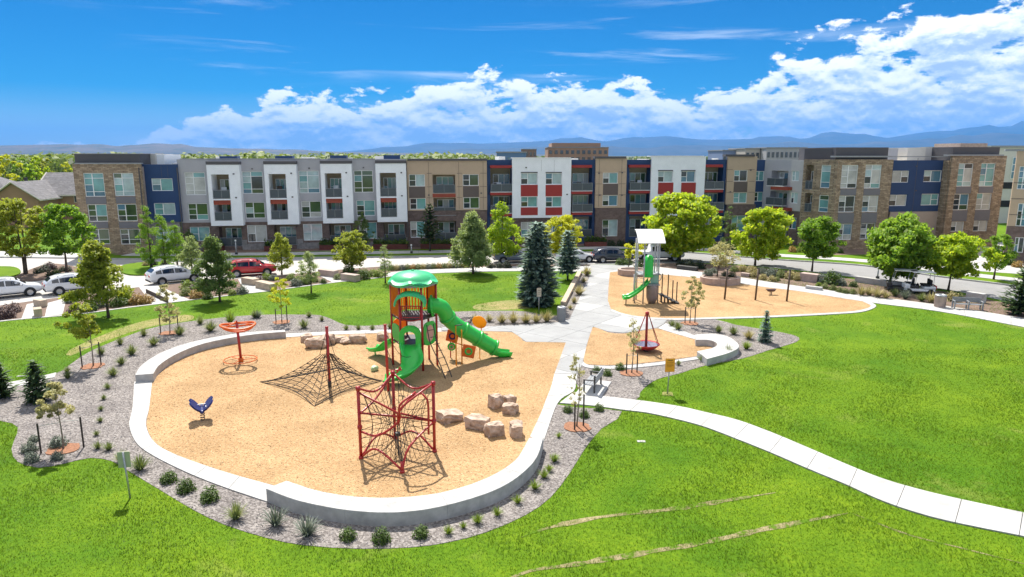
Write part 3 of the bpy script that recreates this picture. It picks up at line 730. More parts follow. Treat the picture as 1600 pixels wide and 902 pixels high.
def balcony(fac, b, d, rec, opt):
    u0, u1, z0, z1 = b
    mb = MB(); mb.add([fac.P(u0, z0, d - rec), fac.P(u1, z0, d - rec), fac.P(u1, z1, d - rec), fac.P(u0, z1, d - rec)], [(0, 1, 2, 3)]); bobj(mb, 'balcony_wall', opt.get('wall', M['soffit']))
    w = u1 - u0
    window(BLD, fac, u0 + .18 * w, u1 - .05 * w, z0 + .08, z0 + min(2.25, (z1 - z0) * .88), d - rec + .06, 'door')
    out = opt.get('out', .0); mb = MB(); fac.box(mb, u0 + .01, u1 - .01, z0 - .02, z0 + .05, d - rec + .02, d + out); bobj(mb, 'balcony_floor', M['whitemetal'] if out else M['greymetal'])
    mb = MB(); e = d + out - .06
    fac.box(mb, u0 + .03, u1 - .03, z0 + 1.02, z0 + 1.07, e - .03, e + .02); n = max(2, int(w / 1.0))
    for i in range(n + 1):
        q = u0 + .05 + (w - .1) * i / n; fac.box(mb, q - .02, q + .02, z0 + .05, z0 + 1.02, e - .02, e + .01)
    fac.box(mb, u0 + .06, u1 - .06, z0 + .10, z0 + 1.0, e - .008, e + .004, 1)
    if out:
        for q in (u0 + .03, u1 - .03):
            fac.box(mb, q - .015, q + .015, z0 + .1, z0 + 1.04, d, e, 1)
    bobj(mb, 'balcony_railing', [M['greymetal'], M['railglass']])
def fbox(fac, x0, x1, y0, y1, d0, d1, m, name, zt=None, zb=None):
    u0, u1, z0, z1 = fac.box4(x0, x1, y0, y1, d1); mb = MB(); fac.box(mb, u0, u1, z0 if zb is None else zb, z1 if zt is None else zt, d0, d1); return bobj(mb, name, m)
# --- left stone tower
section(TOW, 118, 224, 256, None, 0, M['stone'], [(131.5, 163, 270.5, 307.5, 'tall'), (178, 209.5, 270.5, 306.5, 'tall'), (137.5, 167.5, 319.5, 346.5, 'mid', 2), (183.5, 214, 319, 346, 'mid', 2), (142, 171, 358, 382, 'mid'), (188, 219, 358, 382, 'mid')], ymid=300)
for a, b, c, e in ((134, 166, 308, 319), (181, 212, 307.5, 318), (139, 169, 347, 357), (186, 216, 347, 357)): fbox(TOW, a, b, c, e, -.02, .03, M['spandrel'], 'spandrel_panel')
fbox(TOW, 116.5, 219, 240.5, 254.5, -8, -.5, M['charcoal'], 'parapet', zb=10.3); fbox(TOW, 116, 221, 254.6, 256.6, -.4, .12, M['greymetal'], 'coping'); fbox(TOW, 116, 219.5, 239.8, 241, -8.05, -.42, M['greymetal'], 'coping')
u0 = TOW.fp(224, 300)[0]
mb = MB(); TOW.box(mb, TOW.fp(118, 300)[0] + .02, u0 - .02, 0, 10.2, -14, -.34); bobj(mb, 'tower_body', M['buffwall'])
fbox(MAIN, 221, 243, 241, 256, -9, -2.5, M['cream'], 'roof_box', zb=10.3); fbox(MAIN, 243, 257, 241.5, 256, -9, -2.9, M['whitewall'], 'roof_box', zb=10.3)
# --- navy beside it
section(MAIN, 224, 281, 257, 347, .30, M['navy'], [(237, 270, 279, 298.5, 'double', 0), (241, 274, 317.5, 336, 'double', 0)])
section(MAIN, 226, 281, 347, None, .15, M['blockbase'], [(243, 272, 356, 378, 'double')], ymid=350)
# --- grey run with white picture frames
gx = [(281, 326), (377, 415), (465, 502.5), (551, 588)]
tallw = [(289, 321, 269.5, 305, 'tall'), (378.5, 411, 268, 303, 'tall', 1), (467, 499, 267, 302, 'tall', 1), (553, 583, 266.5, 301, 'tall')]
midw = [(294, 325, 318, 344, 'mid', 2), (383, 414, 316, 341.5, 'mid', 2), (471, 502, 314.5, 340, 'mid'), (557, 586, 313, 337.5, 'mid')]
grdw = [(297, 328, 354.5, 377, 'double'), (386.5, 417, 352, 378.5, 'double', 5), (474, 503.5, 350, 376, 'double', 1), (561, 589, 347.5, 373.5, 'double', 5)]
FRM = ((326, 377, 257.5, 353), (415, 465, 257, 351), (502.5, 551, 256, 349), (588, 635.5, 255.5, 347)); FH = []
for fr in FRM:
    a, b, z0, z1 = MAIN.box4(*fr, 1.0); ow = b - a; FH += [(a + .12 * ow, a + .67 * ow, z1 - 4.1, z1 - 1.1, 1.5), (a + .12 * ow, a + .67 * ow, z0 + .6, z1 - 4.2, 1.5)]
section(MAIN, 281, 637, 247.5, 346, 0, M['greywall'], tallw + midw, zb=3.45, zt=11.05, depth=.18, extra=FH)
section(MAIN, 281, 637, 346, 370, .04, M['brick'], grdw, [(343, 378, 354, 385, 1.3), (429, 463, 352, 383, 1.3), (515, 549, 350, 381, 1.3), (600, 634, 348, 379, 1.3)], zb=.0, zt=3.45, name='brick_base')
u_a, u_b = MAIN.fp(283, 305)[0], MAIN.fp(637, 305)[0]
for (x0, x1) in ((281, 297), (328, 343), (378, 386.5), (417, 429), (463, 474), (503.5, 515), (549, 561), (589, 600), (634, 637)):
    a, b = MAIN.fp(x0, 372)[0], MAIN.fp(x1, 372)[0]; mb = MB(); MAIN.box(mb, a + .02, b - .02, 0, 1.25, 0, .13); bobj(mb, 'stone_base', M['blockbase'])
for (x0, x1) in ((297, 328), (386.5, 417), (474, 503.5), (561, 589)):
    a, b = MAIN.fp(x0, 372)[0], MAIN.fp(x1, 372)[0]; mb = MB(); MAIN.box(mb, a - .01, b + .01, 0, .78, 0, .12); bobj(mb, 'stone_base', M['blockbase'])
for (x0, x1, yt, yb) in FRM:
    w = x1 - x0; D = 1.0
    a, b, z0, z1 = MAIN.box4(x0, x1, yt, yb, D); ow = b - a
    h1 = (a + .125 * ow, a + .66 * ow, z1 - 4.05 + .0, z1 - 1.15); h2 = (a + .125 * ow, a + .66 * ow, z0 + .62, z1 - 4.22)
    mb = MB(); holed(MAIN, mb, a, b, z0, z1, D, [(*h1, 2.4), (*h2, 2.4)], 2.4, 1.0); bobj(mb, 'white_frame', M['whitewall'])
    for h in (h1, h2): balcony(MAIN, h, D, 2.35, {'wall': M['soffit']})
    mb = MB(); MAIN.box(mb, h2[0] + .01, h2[1] - .01, h2[3] - .55, h2[3] - .01, D - .5, D - .12); bobj(mb, 'balcony_fascia', M['rustband'])
    mb = MB(); MAIN.box(mb, a - .02, b + .02, z1 + .004, z1 + .38, -.3, D + .06); bobj(mb, 'frame_cap', M['charcoal'])
    mb = MB(); MAIN.box(mb, a + ow * .25, b - ow * .2, z1 + .39, z1 + 1.0, -3, -1.4); bobj(mb, 'roof_box', M['navy'])
for a, b, c in ((281, 500, 0), (512, 585, 1)): fbox(MAIN, a, b, 246.2, 247.8, -.5, .06, M['greymetal'], 'coping', zt=11.14, zb=11.06)
# --- tan
def tan(x0, x1, yt, ybrick, wins, panels, bal=(), zt=None):
    section(MAIN, x0, x1, yt, ybrick, .35, M['tan'], wins, bal, zb=3.9 if not ybrick else None, zt=zt)
    for p in panels: fbox(MAIN, *p, .2, .37, M['brownpanel'], 'infill_panel')
    fbox(MAIN, x0 - .5, x1 + .5, yt - 3, yt + .4, -.5, .5, M['charcoal'], 'coping')
tan(637, 761, 251, 329, [(639, 664, 272.6, 291.5, 'double', 1), (640.5, 665.5, 310, 327.5, 'double', 0), (723, 748, 272.5, 290.5, 'double', 1), (724, 749, 308.5, 326, 'double', 2)],
    [(639.3, 664.3, 292, 309.5), (723.6, 748.4, 291, 308)], [(676, 711.5, 273, 302, 1.5), (677.5, 712.5, 309.5, 337, 1.5)])
fbox(MAIN, 676, 712, 303, 308.5, .1, .42, M['rustband'], 'balcony_fascia')
section(MAIN, 637, 761, 329.3, None, .30, M['brick'], [(641.5, 664, 346, 371.5, 'double', 5), (725, 750, 344, 369, 'double')], [(679, 713, 345, 376, 1.5)], name='brick_base', ymid=340)
# --- navy balcony bays and white bays
def navybay(x0, x1, col_left, yt, zt):
    cw = 5.0
    bx0, bx1 = (x0 + cw, x1 - .5) if col_left else (x0 + .5, x1 - cw)
    s = (x0 - 783) / 350 * -4.5
    section(MAIN, x0, x1, yt, None, 0, M['navy'], [], [(bx0, bx1, 263 + s * .3, 300 + s, 1.6, {'wall': M['soffit'], 'out': .5}), (bx0, bx1, 304 + s, 333 + s * 1.2, 1.6, {'wall': M['soffit'], 'out': .5}), (bx0, bx1, 340 + s, 372 + s * .8, 1.6, {'wall': M['buffwall']})], zb=0, zt=zt, name='navy_wall')
    for y in (258.5 + s * .3, 300.6 + s, 333.5 + s * 1.2):
        u0, u1, z0, z1 = MAIN.box4(bx0, bx1, y, y + 4.2, .4); mb = MB(); MAIN.box(mb, u0, u1, z0, z1, .01, .44); bobj(mb, 'balcony_fascia', M['redpanel'])
navybay(761, 800.5, True, 252, 10.95); navybay(892, 930, False, 250, 10.95); navybay(978, 1016.5, True, 249, 10.95); navybay(1100, 1134.5, False, 248.5, 10.95)
def whitebay(x0, x1, yt, ylegs, wx, rows, redrows):
    wins = [(a, b, *r, 'double', 1 if i == 0 else None) for (a, b) in wx for i, r in enumerate(rows)]
    section(MAIN, x0, x1, yt, ylegs, .7, M['whitewall'], wins, depth=.3)
    for (a, b) in wx:
        for r in redrows: fbox(MAIN, a - .3, b + .3, *r, .4, .715, M['redpanel'], 'infill_panel')
        fbox(MAIN, a, b, rows[0][0] - 1.6, rows[0][0], .3, .78, M['charcoal'], 'window_head')
    section(MAIN, x0, x1, ylegs, None, .3, M['brick'], [(wx[0][0], wx[0][1], 347, 371, 'double', 5), (wx[1][0], wx[1][1], 346, 370, 'double', 5)], name='brick_base', ymid=345)
    fbox(MAIN, x0 - .4, x1 + .4, yt - 1.2, yt + .2, -.5, .76, M['whitemetal'], 'coping')
whitebay(800.5, 892, 247.5, 340.5, ((814, 840), (852.7, 878)), ((270.5, 288.5), (307.5, 323.8)), ((289, 307), (324.2, 336.5)))
whitebay(1016.5, 1100, 244.8, 337, ((1028.5, 1051.7), (1064.5, 1086.8)), ((267.5, 285), (304, 320)), ((285.5, 303.5), (320.5, 333)))
tan(930, 978, 247.5, 325, [(942, 965.5, 270, 287, 'double', 5), (941.5, 965, 305.3, 322, 'double', 0)], [(942.3, 965.7, 287.4, 304.8)])
section(MAIN, 930, 978, 325.3, None, .30, M['brick'], [(941, 965, 343.5, 369.5, 'double', 1)], name='brick_base', ymid=340)
tan(1134.5, 1179.5, 244.5, 319.5, [(1147, 1168, 266, 283.5, 'double', 0), (1146, 1167, 301, 317.5, 'double', 0)], [(1146.5, 1167.7, 284, 300.5)])
section(MAIN, 1134.5, 1179.5, 319.8, None, .30, M['brick'], [(1143, 1165, 337, 361, 'double')], name='brick_base', ymid=340)
section(MAIN, 1179.5, 1204, 249, 325, .1, M['navy'], [(1180.5, 1194, 267.5, 283, 'double', 0), (1178.5, 1192.5, 300, 315, 'double', 0)], zt=10.9)
section(MAIN, 1179.5, 1204, 325.3, None, .05, M['blockbase'], ymid=330)
# --- angled side: grey with balconies, beige, stone with slim windows
SIDE_L = SIDE.L
section(SIDE, 1204, 1233, 247.5, None, 0, M['greywall'], [], [(1205, 1231, 267, 291, 1.2, {'wall': M['beigewall'], 'out': .9}), (1203, 1230, 299, 321, 1.2, {'wall': M['beigewall'], 'out': .9}), (1203, 1229, 336, 366, 1.2)], zb=0, zt=10.9, u0=0.0)
for y in (292, 324.5): fbox(SIDE, 1204, 1231, y, y + 5, .05, .9, M['rustband'], 'balcony_fascia')
section(SIDE, 1233, 1252, 247, 330, .05, M['beigewall'], [(1237, 1248.5, 267, 283, 'double'), (1235, 1246.5, 301, 318, 'double')], zt=10.9)
section(SIDE, 1233, 1252, 330.5, None, .0, M['brick'], [(1232, 1244, 340, 358, 'double')], name='brick_base', ymid=335)
section(SIDE, 1252, 1299, 246, None, .25, M['stone'], [(1282, 1297, 258, 294, 'slim', 4), (1279, 1294, 305, 331.5, 'slim')], [(1258.5, 1270.5, 258, 296, 1.0), (1257, 1268.5, 302, 331, 1.0)], zt=11.0, u1=SIDE_L + .1)
fbox(SIDE, 1257, 1306, 232.5, 244, -6, -.4, M['charcoal'], 'parapet', zb=10.3)
# --- right wing
section(RW, 1300, 1391, 246, None, .1, M['stone'], [(1314.5, 1340, 258, 294.5, 'tall', 5), (1351.5, 1376.5, 257.5, 294.5, 'tall', 5), (1310.5, 1335.5, 306, 332, 'mid', 5), (1347.5, 1372, 306, 331.5, 'mid', 5), (1308, 1331, 350, 375, 'mid', 5), (1344.5, 1367, 349, 374, 'mid', 5)], zt=11.0, u0=-.12, ymid=300)
for a, b, c, e in ((1313, 1338, 295.5, 305.5), (1349.5, 1375, 295.5, 305.5), (1309, 1334, 333, 349.5), (1346, 1370, 332.5, 348.5)): fbox(RW, a, b, c, e, -.02, .12, M['spandrel'], 'spandrel_panel')
fbox(RW, 1306, 1388, 230.5, 243.5, -9, -.6, M['charcoal'], 'parapet', zb=10.3); fbox(RW, 1303, 1391, 243.6, 246, -.5, .22, M['greymetal'], 'coping')
section(RW, 1391, 1482, 245.5, 330.5, -1.2, M['navy'], [(1393, 1420, 267, 285.5, 'doubler', 5), (1443.5, 1471, 266.5, 284.5, 'double', 1), (1389, 1416.5, 304.5, 322, 'double', 5), (1439.5, 1466.5, 303, 321, 'doubler', 0)], zt=10.9)
fbox(RW, 1391.5, 1481.5, 244.2, 245.6, -1.6, -1.1, M['greymetal'], 'coping')
section(RW, 1391, 1482, 330.8, None, -1.15, M['buffwall'], ymid=330)
for q in (1391, 1482):
    u = RW.fp(q, 300, 0)[0]; mb = MB(); RW.box(mb, u - .2, u + .2, 0, 10.88, -1.6, -.26); bobj(mb, 'wall_return', M['stone'])
section(RW, 1482, 1566, 243.5, None, .1, M['stone'], [(1496.5, 1519.5, 255.5, 291.5, 'tall', 0), (1531.5, 1554, 255, 291.5, 'tall', 0), (1490, 1513.5, 303, 328.5, 'mid', 5), (1525.5, 1548.5, 302, 328, 'mid'), (1486, 1506, 346.5, 362, 'double', 5), (1521, 1543, 345, 361.5, 'double', 5)], ymid=300)
for a, b, c, e in ((1494, 1517.5, 292, 302.5), (1529.5, 1552, 292, 301.5), (1488, 1511, 329, 346), (1523, 1546.5, 328.5, 344.5)): fbox(RW, a, b, c, e, -.02, .12, M['spandrel'], 'spandrel_panel')
fbox(RW, 1489, 1562, 230, 241.5, -9, -.6, M['charcoal'], 'parapet', zb=10.3); fbox(RW, 1481, 1569, 241.6, 243.8, -.5, .22, M['greymetal'], 'coping')
fbox(RW, 1418, 1446, 231, 246, -12, -4, M['cream'], 'roof_box', zb=10.3); fbox(RW, 1446, 1488, 230.5, 245, -12, -4.2, M['beigewall'], 'roof_box', zb=10.3); fbox(RW, 1388, 1403, 232, 246, -12, -4, M['greywall'], 'roof_box', zb=10.3)
fbox(RW, 1501, 1543, 224, 230, -14, -9, M['pinkstone'], 'roof_box', zb=10.3)
# panel seams, vents and downpipes
def seam(fac, x0, x1, y, d, gaps=()):
    xs = [x0] + [v for g in sorted(gaps) for v in g] + [x1]
    for a, b in zip(xs[::2], xs[1::2]):
        if b - a < 1.5: continue
        (ua, _), (ub, _) = fac.fp(a, y, d), fac.fp(b, y, d); z = fac.fp((x0 + x1) / 2, y, d)[1]
        mb = MB(); fac.box(mb, ua + .05, ub - .05, z - .025, z + .025, d - .01, d + .012); bobj(mb, 'panel_seam', M['brownpanel'])
for y in (271, 292, 309): seam(MAIN, 637, 761, y, .35, ((638.5, 666), (675, 713), (722.5, 749.5)))
for y in (269, 287.5, 304.7): seam(MAIN, 930, 978, y, .35, ((941, 966.5),))
for y in (265, 283.7, 300.7): seam(MAIN, 1134.5, 1179.5, y, .35, ((1145.5, 1169),))
def vseam(fac, x, y0, y1, d, w=.02, name='panel_seam', m=None, proud=.01):
    u = fac.fp(x, (y0 + y1) / 2, d)[0]; z0, z1 = fac.fp(x, y1, d)[1], fac.fp(x, y0, d)[1]; mb = MB(); fac.box(mb, u - w, u + w, z0, z1, d - .01, d + proud); bobj(mb, name, m or M['brownpanel'])
for x in (670, 717, 755): vseam(MAIN, x, 253, 327, .35)
for x in (936, 971): vseam(MAIN, x, 249, 323, .35)
for x in (252, 262): vseam(MAIN, x, 259, 277, .30, .015, m=M['charcoal'])
for x in (846, 866): vseam(MAIN, x, 250, 268, .70, .012, m=M['greymetal'])
for x in (1430,): vseam(RW, x, 247, 329, -1.2, .02, m=M['charcoal'])
for f, x, d in ((TOW, 222.3, .0), (MAIN, 281.5, .32), (MAIN, 636.2, .36), (RW, 1480.5, -1.2)): vseam(f, x, 262, 370, d, .05, 'downpipe', M['charcoal'], .10)
for f, x, y, d in ((MAIN, 365, 272, 1.0), (MAIN, 369, 309, 1.0), (MAIN, 455, 271, 1.0), (MAIN, 457, 308, 1.0), (MAIN, 541, 270, 1.0), (MAIN, 543, 307, 1.0), (MAIN, 627, 270, 1.0), (MAIN, 628, 306, 1.0), (MAIN, 351, 265, 0), (MAIN, 394, 264, 0), (MAIN, 483, 263, 0), (MAIN, 568, 262, 0),
                    (MAIN, 752, 302, .35), (MAIN, 670, 305, .35), (MAIN, 936, 271, .35), (MAIN, 972, 270, .35), (MAIN, 937, 305, .35), (MAIN, 972, 305, .35), (MAIN, 886, 304, .7), (MAIN, 822, 262, .7), (RW, 1432, 260, -1.2), (RW, 1431, 298, -1.2), (MAIN, 1141, 300, .35), (MAIN, 1173, 266, .35)):
    u, z = f.fp(x, y, d); mb = MB(); f.box(mb, u - .10, u + .10, z - .08, z + .08, d - .01, d + .06); bobj(mb, 'vent', M['charcoal'])
# balcony furniture
for x, y, d in ((350, 305, -.2), (437, 303, -.2), (525, 302, -.2), (690, 300, -.4), (780, 297, -.5), (905, 296, -.5), (912, 331, -.5), (1000, 293, -.5), (1112, 292, -.5), (1219, 289, -.4)):
    f = SIDE if x > 1200 else MAIN; u, z = f.fp(x, y, d); mb = MB(); f.box(mb, u - .3, u + .3, z + .05, z + .45, d - .3, d + .25); f.box(mb, u - .3, u + .3, z + .45, z + .95, d - .32, d - .22); bobj(mb, 'balcony_chair', random.choice([M['charcoal'], M['wframe'], M['bronze']]))
# roof decks and backs (keep the sun out of the shell)
Z = Vector((0, 0, 0))
poly = [MAIN.P(-.2, 0, -.36), MAIN.P(MAIN.L + .1, 0, -.36), SIDE.P(SIDE.L * .5, 0, -2.5), RW.P(3, 0, -3), MAIN.P(MAIN.L + 8, 0, -16), MAIN.P(-.2, 0, -16)]
bobj(MB().prism(poly, 10.45, 10.6), 'roof_deck', M['roofmem'])
ua, ub = RW.fp(1391, 300)[0], RW.fp(1482, 300)[0]
poly = [RW.P(.2, 0, -.3), RW.P(ua - .3, 0, -.3), RW.P(ua - .3, 0, -1.62), RW.P(ub + .3, 0, -1.62), RW.P(ub + .3, 0, -.3), RW.P(RW.L - .3, 0, -.3), RW.P(RW.L - .3, 0, -15), RW.P(.2, 0, -15)]
bobj(MB().prism(poly, 10.45, 10.62), 'roof_deck', M['roofmem'])
mb = MB(); MAIN.box(mb, 0, MAIN.L + 6, 0, 10.4, -16.2, -15.8); bobj(mb, 'rear_wall', M['tan'])
mb = MB(); MAIN.box(mb, .1, MAIN.L - .1, 0.02, 10.4, -4.2, -4.0); bobj(mb, 'inner_wall', M['brownpanel'])
mb = MB(); RW.box(mb, .4, RW.L - .5, 0.02, 10.4, -14.8, -2.2); bobj(mb, 'inner_wall', M['beigewall'])
mb = MB()
for i in range(14): MAIN.box(mb, 4 + i * 5.1 + random.uniform(-1, 1), 5.2 + i * 5.1, 10.6, 11.0 + random.random() * .5, -7 - random.random() * 4, -6)
bobj(mb, 'rooftop_units', M['roofmem'])
for ch in BLD.children: ch.matrix_parent_inverse = BINV
# brick planters at the foot of the facade
for k, (x0, x1, y) in enumerate(((499, 529, 391), (583, 636, 390), (657, 706, 389.5), (914, 948, 386), (413, 441, 393), (318, 345, 394))):
    a, b = G(x0, y), G(x1, y); u = (b - a).normalized(); nrm = Vector((-u.y, u.x, 0))
    t = thing('brick_planter', ['red brick planter box below the second white frame from the right', 'widest red brick planter below the rightmost white frame', 'red brick planter below the tan facade by the dark pine',
              'red brick planter by the navy balconies right of the lime tree', 'red brick planter below the second white frame from the left', 'red brick planter below the leftmost white frame'][k], 'planter', a.lerp(b, .5), math.atan2(u.y, u.x), 'planters along the building')
    L = (b - a).length / 2; mb = MB(); mb.box(-L, L, 0, 1.2, 0, .62); mb.obj('planter_wall', mat('planter_brick%d' % k, (.14, .04, .03), .9, .2, 4), t)
    leaf = []
    n = 500; pp = np.c_[rng.uniform(-L, L, n), rng.uniform(.1, 1.1, n), .6 + rng.gamma(2, .12, n)]
    q = rng.normal(0, .1, (n, 4, 3)) + pp[:, None, :]
    stuff(bulk('planting', q.reshape(-1, 3), 4, M['shrub'], t))
# ---------------------------------------------------------------- trees
def quads_at(P, size, r, flat=.0, aspect=1.0, normal=None, jit=.35):
    """a leaf-sized quad at every point; normals random, leaning to `normal`"""
    n = len(P); N = r.normal(0, 1, (n, 3))
    if normal is not None: N = N * jit * 2 + normal
    N[:, 2] += flat; N /= np.linalg.norm(N, axis=1)[:, None] + 1e-9
    T = r.normal(0, 1, (n, 3)); T -= N * (T * N).sum(1)[:, None]; T /= np.linalg.norm(T, axis=1)[:, None] + 1e-9
    B = np.cross(N, T); s = (size * r.uniform(.6, 1.3, n))[:, None]
    a, b = T * s * .5 * aspect, B * s * .5
    return np.stack([P - a, P + b * .8 - a * .1, P + a, P - b * .8 + a * .1], 1).reshape(-1, 3)
PROFILE = {
    'round': lambda t: np.sqrt(np.clip(1 - (2 * t - 1) ** 2, 0, 1)) ** .8,
    'oval': lambda t: np.clip(np.sin(np.pi * np.clip(t, 0, 1) ** .75), 0, 1) ** .7,
    'cone': lambda t: np.clip((1 - t) ** .8 * np.clip(t * 7 + .25, 0, 1), 0, 1),
    'egg': lambda t: np.clip(np.sin(np.pi * np.clip(t, 0, 1) ** .62), 0, 1) ** .8,
    'spire': lambda t: np.clip((1 - t) ** .62 * np.clip(t * 4.5 + .38, 0, 1), 0, 1),
    'spread': lambda t: np.clip(np.sin(np.pi * np.clip(t, 0, 1) ** .9), 0, 1) ** .55,
}
def crown_mesh(seed, shape, W, H, leaves, size, clumps, loose=1.0, lobes=.16):
    r = np.random.default_rng(seed); f = PROFILE[shape]; c = []
    ph = r.uniform(0, 6.28, 4)
    while len(c) < clumps:
        t = r.random(); a = r.uniform(0, 6.283); lim = f(np.array(t)) * (1 + lobes * math.sin(2 * a + ph[0] + 3 * t) + lobes * math.sin(3 * a + ph[1] - 5 * t) + lobes * .8 * math.sin(5 * a + ph[2] + 9 * t))
        if r.random() > lim + .12: continue
        rad = W / 2 * lim * r.random() ** .38 * r.uniform(.86, 1.06)
        c.append((rad * math.cos(a), rad * math.sin(a), t * H))
    c = np.array(c); k = r.integers(0, clumps, leaves)
    sg = W * .5 * .155 * loose * r.uniform(.6, 1.3, clumps)
    off = r.normal(0, 1, (leaves, 3)); off /= np.linalg.norm(off, axis=1)[:, None]; off *= (r.random(leaves) ** .5)[:, None]
    P = c[k] + off * sg[k][:, None] * np.array([1.55, 1.55, 1.1])
    out = P - np.array([0, 0, H * .42]); out /= np.linalg.norm(out, axis=1)[:, None] + 1e-6
    return quads_at(P, np.full(leaves, size), r, .35, 1.25, out * .35 + off * .8, .5), c
def trunk_mesh(seed, h0, H, W, r0, tips, limbs=7, stems=1):
    r = random.Random(seed); mb = MB()
    for s in range(stems):
        dx, dy = (0, 0) if stems == 1 else (math.cos(s * 2.1) * r0 * 1.2, math.sin(s * 2.1) * r0 * 1.2)
        lean = [(r.uniform(-.03, .03) + dx * .25, r.uniform(-.03, .03) + dy * .25) for _ in range(2)]
        top = h0 + H * .78; pts, rs = [], []
        for i in range(9):
            t = i / 8; z = -.08 + t * (top + .08)
            pts.append((dx + lean[0][0] * z + .05 * math.sin(3 * t + s), dy + lean[1][0] * z + .05 * math.cos(4 * t), z)); rs.append(max(.012, r0 * (1.35 - .35 * min(1, t * 6)) * (1 - .86 * t)))
        mb.tube(pts, rs, 8)
        tp = list(tips); r.shuffle(tp)
        for e in tp[:limbs]:
            z = min(h0 + H * .55, max(h0 * .82, e[2] + h0 - .4 * H * r.uniform(.4, .9))); t = (z + .08) / (top + .08); i = min(7, int(t * 8)); p0 = Vector(pts[i]).lerp(Vector(pts[i + 1]), t * 8 - i)
            p2 = Vector((e[0], e[1], e[2] + h0)) * .97; p1 = p0.lerp(p2, .5) + Vector((0, 0, -.06 * H)); rr = max(.012, r0 * .42 * (1 - .6 * t))
            mb.tube([p0, p0.lerp(p1, .5), p1, p2], [rr, rr * .8, rr * .55, rr * .15], 5, caps=False)
    return mb
def tree(name, label, px, base_y, top_y, cx0, cx1, crown_y, shape, leafm, seed, leaves=3600, size=None, trunk_r=None, clumps=70, group='street and park trees', stems=1, bark='bark', dy=0.0, loose=1.0, limbs=8, lobes=.16):
    g = G(px, base_y); g.y += dy; d = g.y * math.cos(PITCH) + CAM_H * math.sin(PITCH)
    H = atY(px, top_y, g.y).z; h0 = max(.15, atY(px, crown_y, g.y).z); W = (cx1 - cx0) / FPX * d; X = ((cx0 + cx1) / 2 - 800) / FPX * d
    t = thing(name, label, 'tree', (g.x, g.y, 0), 0, group); sh = X - g.x
    H0 = H; Hc = H - h0
    vs, c = crown_mesh(seed, shape, W * (.97 if shape in ('egg', 'cone', 'spire') else .80), Hc * .95, int(leaves * 1.9), (size or W * .052) * .72, clumps, loose, lobes)
    vs = vs + np.array([sh * .8, 0, h0]); c = c + np.array([sh * .8, 0, 0])
    bulk('crown', vs, 4, M[leafm], t)
    trunk_mesh(seed, h0, Hc, W, trunk_r or max(.05, .017 * H), [tuple(q) for q in c[:40]], limbs, stems).obj('trunk', M[bark], t, smooth=True)
    return t
def conifer(name, label, px, base_y, top_y, cx0, cx1, leafm, seed, skirt=.04, whorl=.3, nb=9, group='conifers', droop=.12, size=.16, trunk_r=None, dens=1.0, fat=.75):
    g = G(px, base_y); d = g.y * math.cos(PITCH) + CAM_H * math.sin(PITCH); H = atY(px, top_y, g.y).z; W = (cx1 - cx0) / FPX * d
    t = thing(name, label, 'tree', (g.x, g.y, 0), 0, group); r = np.random.default_rng(seed)
    P, N = [], []; z0 = H * skirt; nw = int((H - z0) / whorl); mbt = MB()
    mbt.tube([(0, 0, -.08), (0, 0, H * .5), (0, 0, H * .97)], [trunk_r or .02 * H, .013 * H, .006], 8)
    for w in range(nw):
        z = z0 + (H - z0) * (w + r.uniform(-.2, .2)) / nw; f = max(0, (z - z0) / (H - z0)); Rr = W / 2 * ((1 - f) ** fat) * min(1, .72 + f * 3)
        k = max(4, int(nb * (1 - .45 * f))); a0 = r.uniform(0, 6.28)
        for b in range(k):
            a = a0 + b * 6.283 / k + r.uniform(-.25, .25); L = max(.12, Rr * r.uniform(.78, 1.08)); m = max(4, int(L / (size * .36) * dens)); rise = (.35 * f - droop) * L
            if L > .5 and b % 2 == 0: mbt.tube([(0, 0, z), (math.cos(a) * L * .85, math.sin(a) * L * .85, z + rise * .8)], [.025, .006], 4, caps=False)
            for j in range(m):
                s = (j + r.random()) / m; wid = L * .22 * (1.05 - s) + .03
                lat = r.uniform(-1, 1) * wid; q = (math.cos(a) * L * s - math.sin(a) * lat, math.sin(a) * L * s + math.cos(a) * lat, z + rise * s ** 1.3 - abs(lat) * .25 + r.normal(0, .03) + .05 * L * s * s)
                P.append(q); N.append((math.cos(a) * .35, math.sin(a) * .35, 1.0))
    P, N = np.array(P), np.array(N)
    n = len(P); T = np.c_[N[:, 0], N[:, 1], np.zeros(n)]; T /= np.linalg.norm(T, axis=1)[:, None]; T += r.normal(0, .35, (n, 3)); B = np.cross(N, T); B /= np.linalg.norm(B, axis=1)[:, None]
    s = size * r.uniform(.7, 1.35, n)[:, None]; T = T * s * .8; B = B * s * .38; up = np.array([0, 0, 1]) * s * .18
    vs = np.stack([P - T, P + B + up, P + T * 1.1 + up * .6, P - B + up], 1).reshape(-1, 3)
    bulk('crown', vs, 4, M[leafm], t); mbt.obj('trunk', M['bark'], t, smooth=True)
    return t
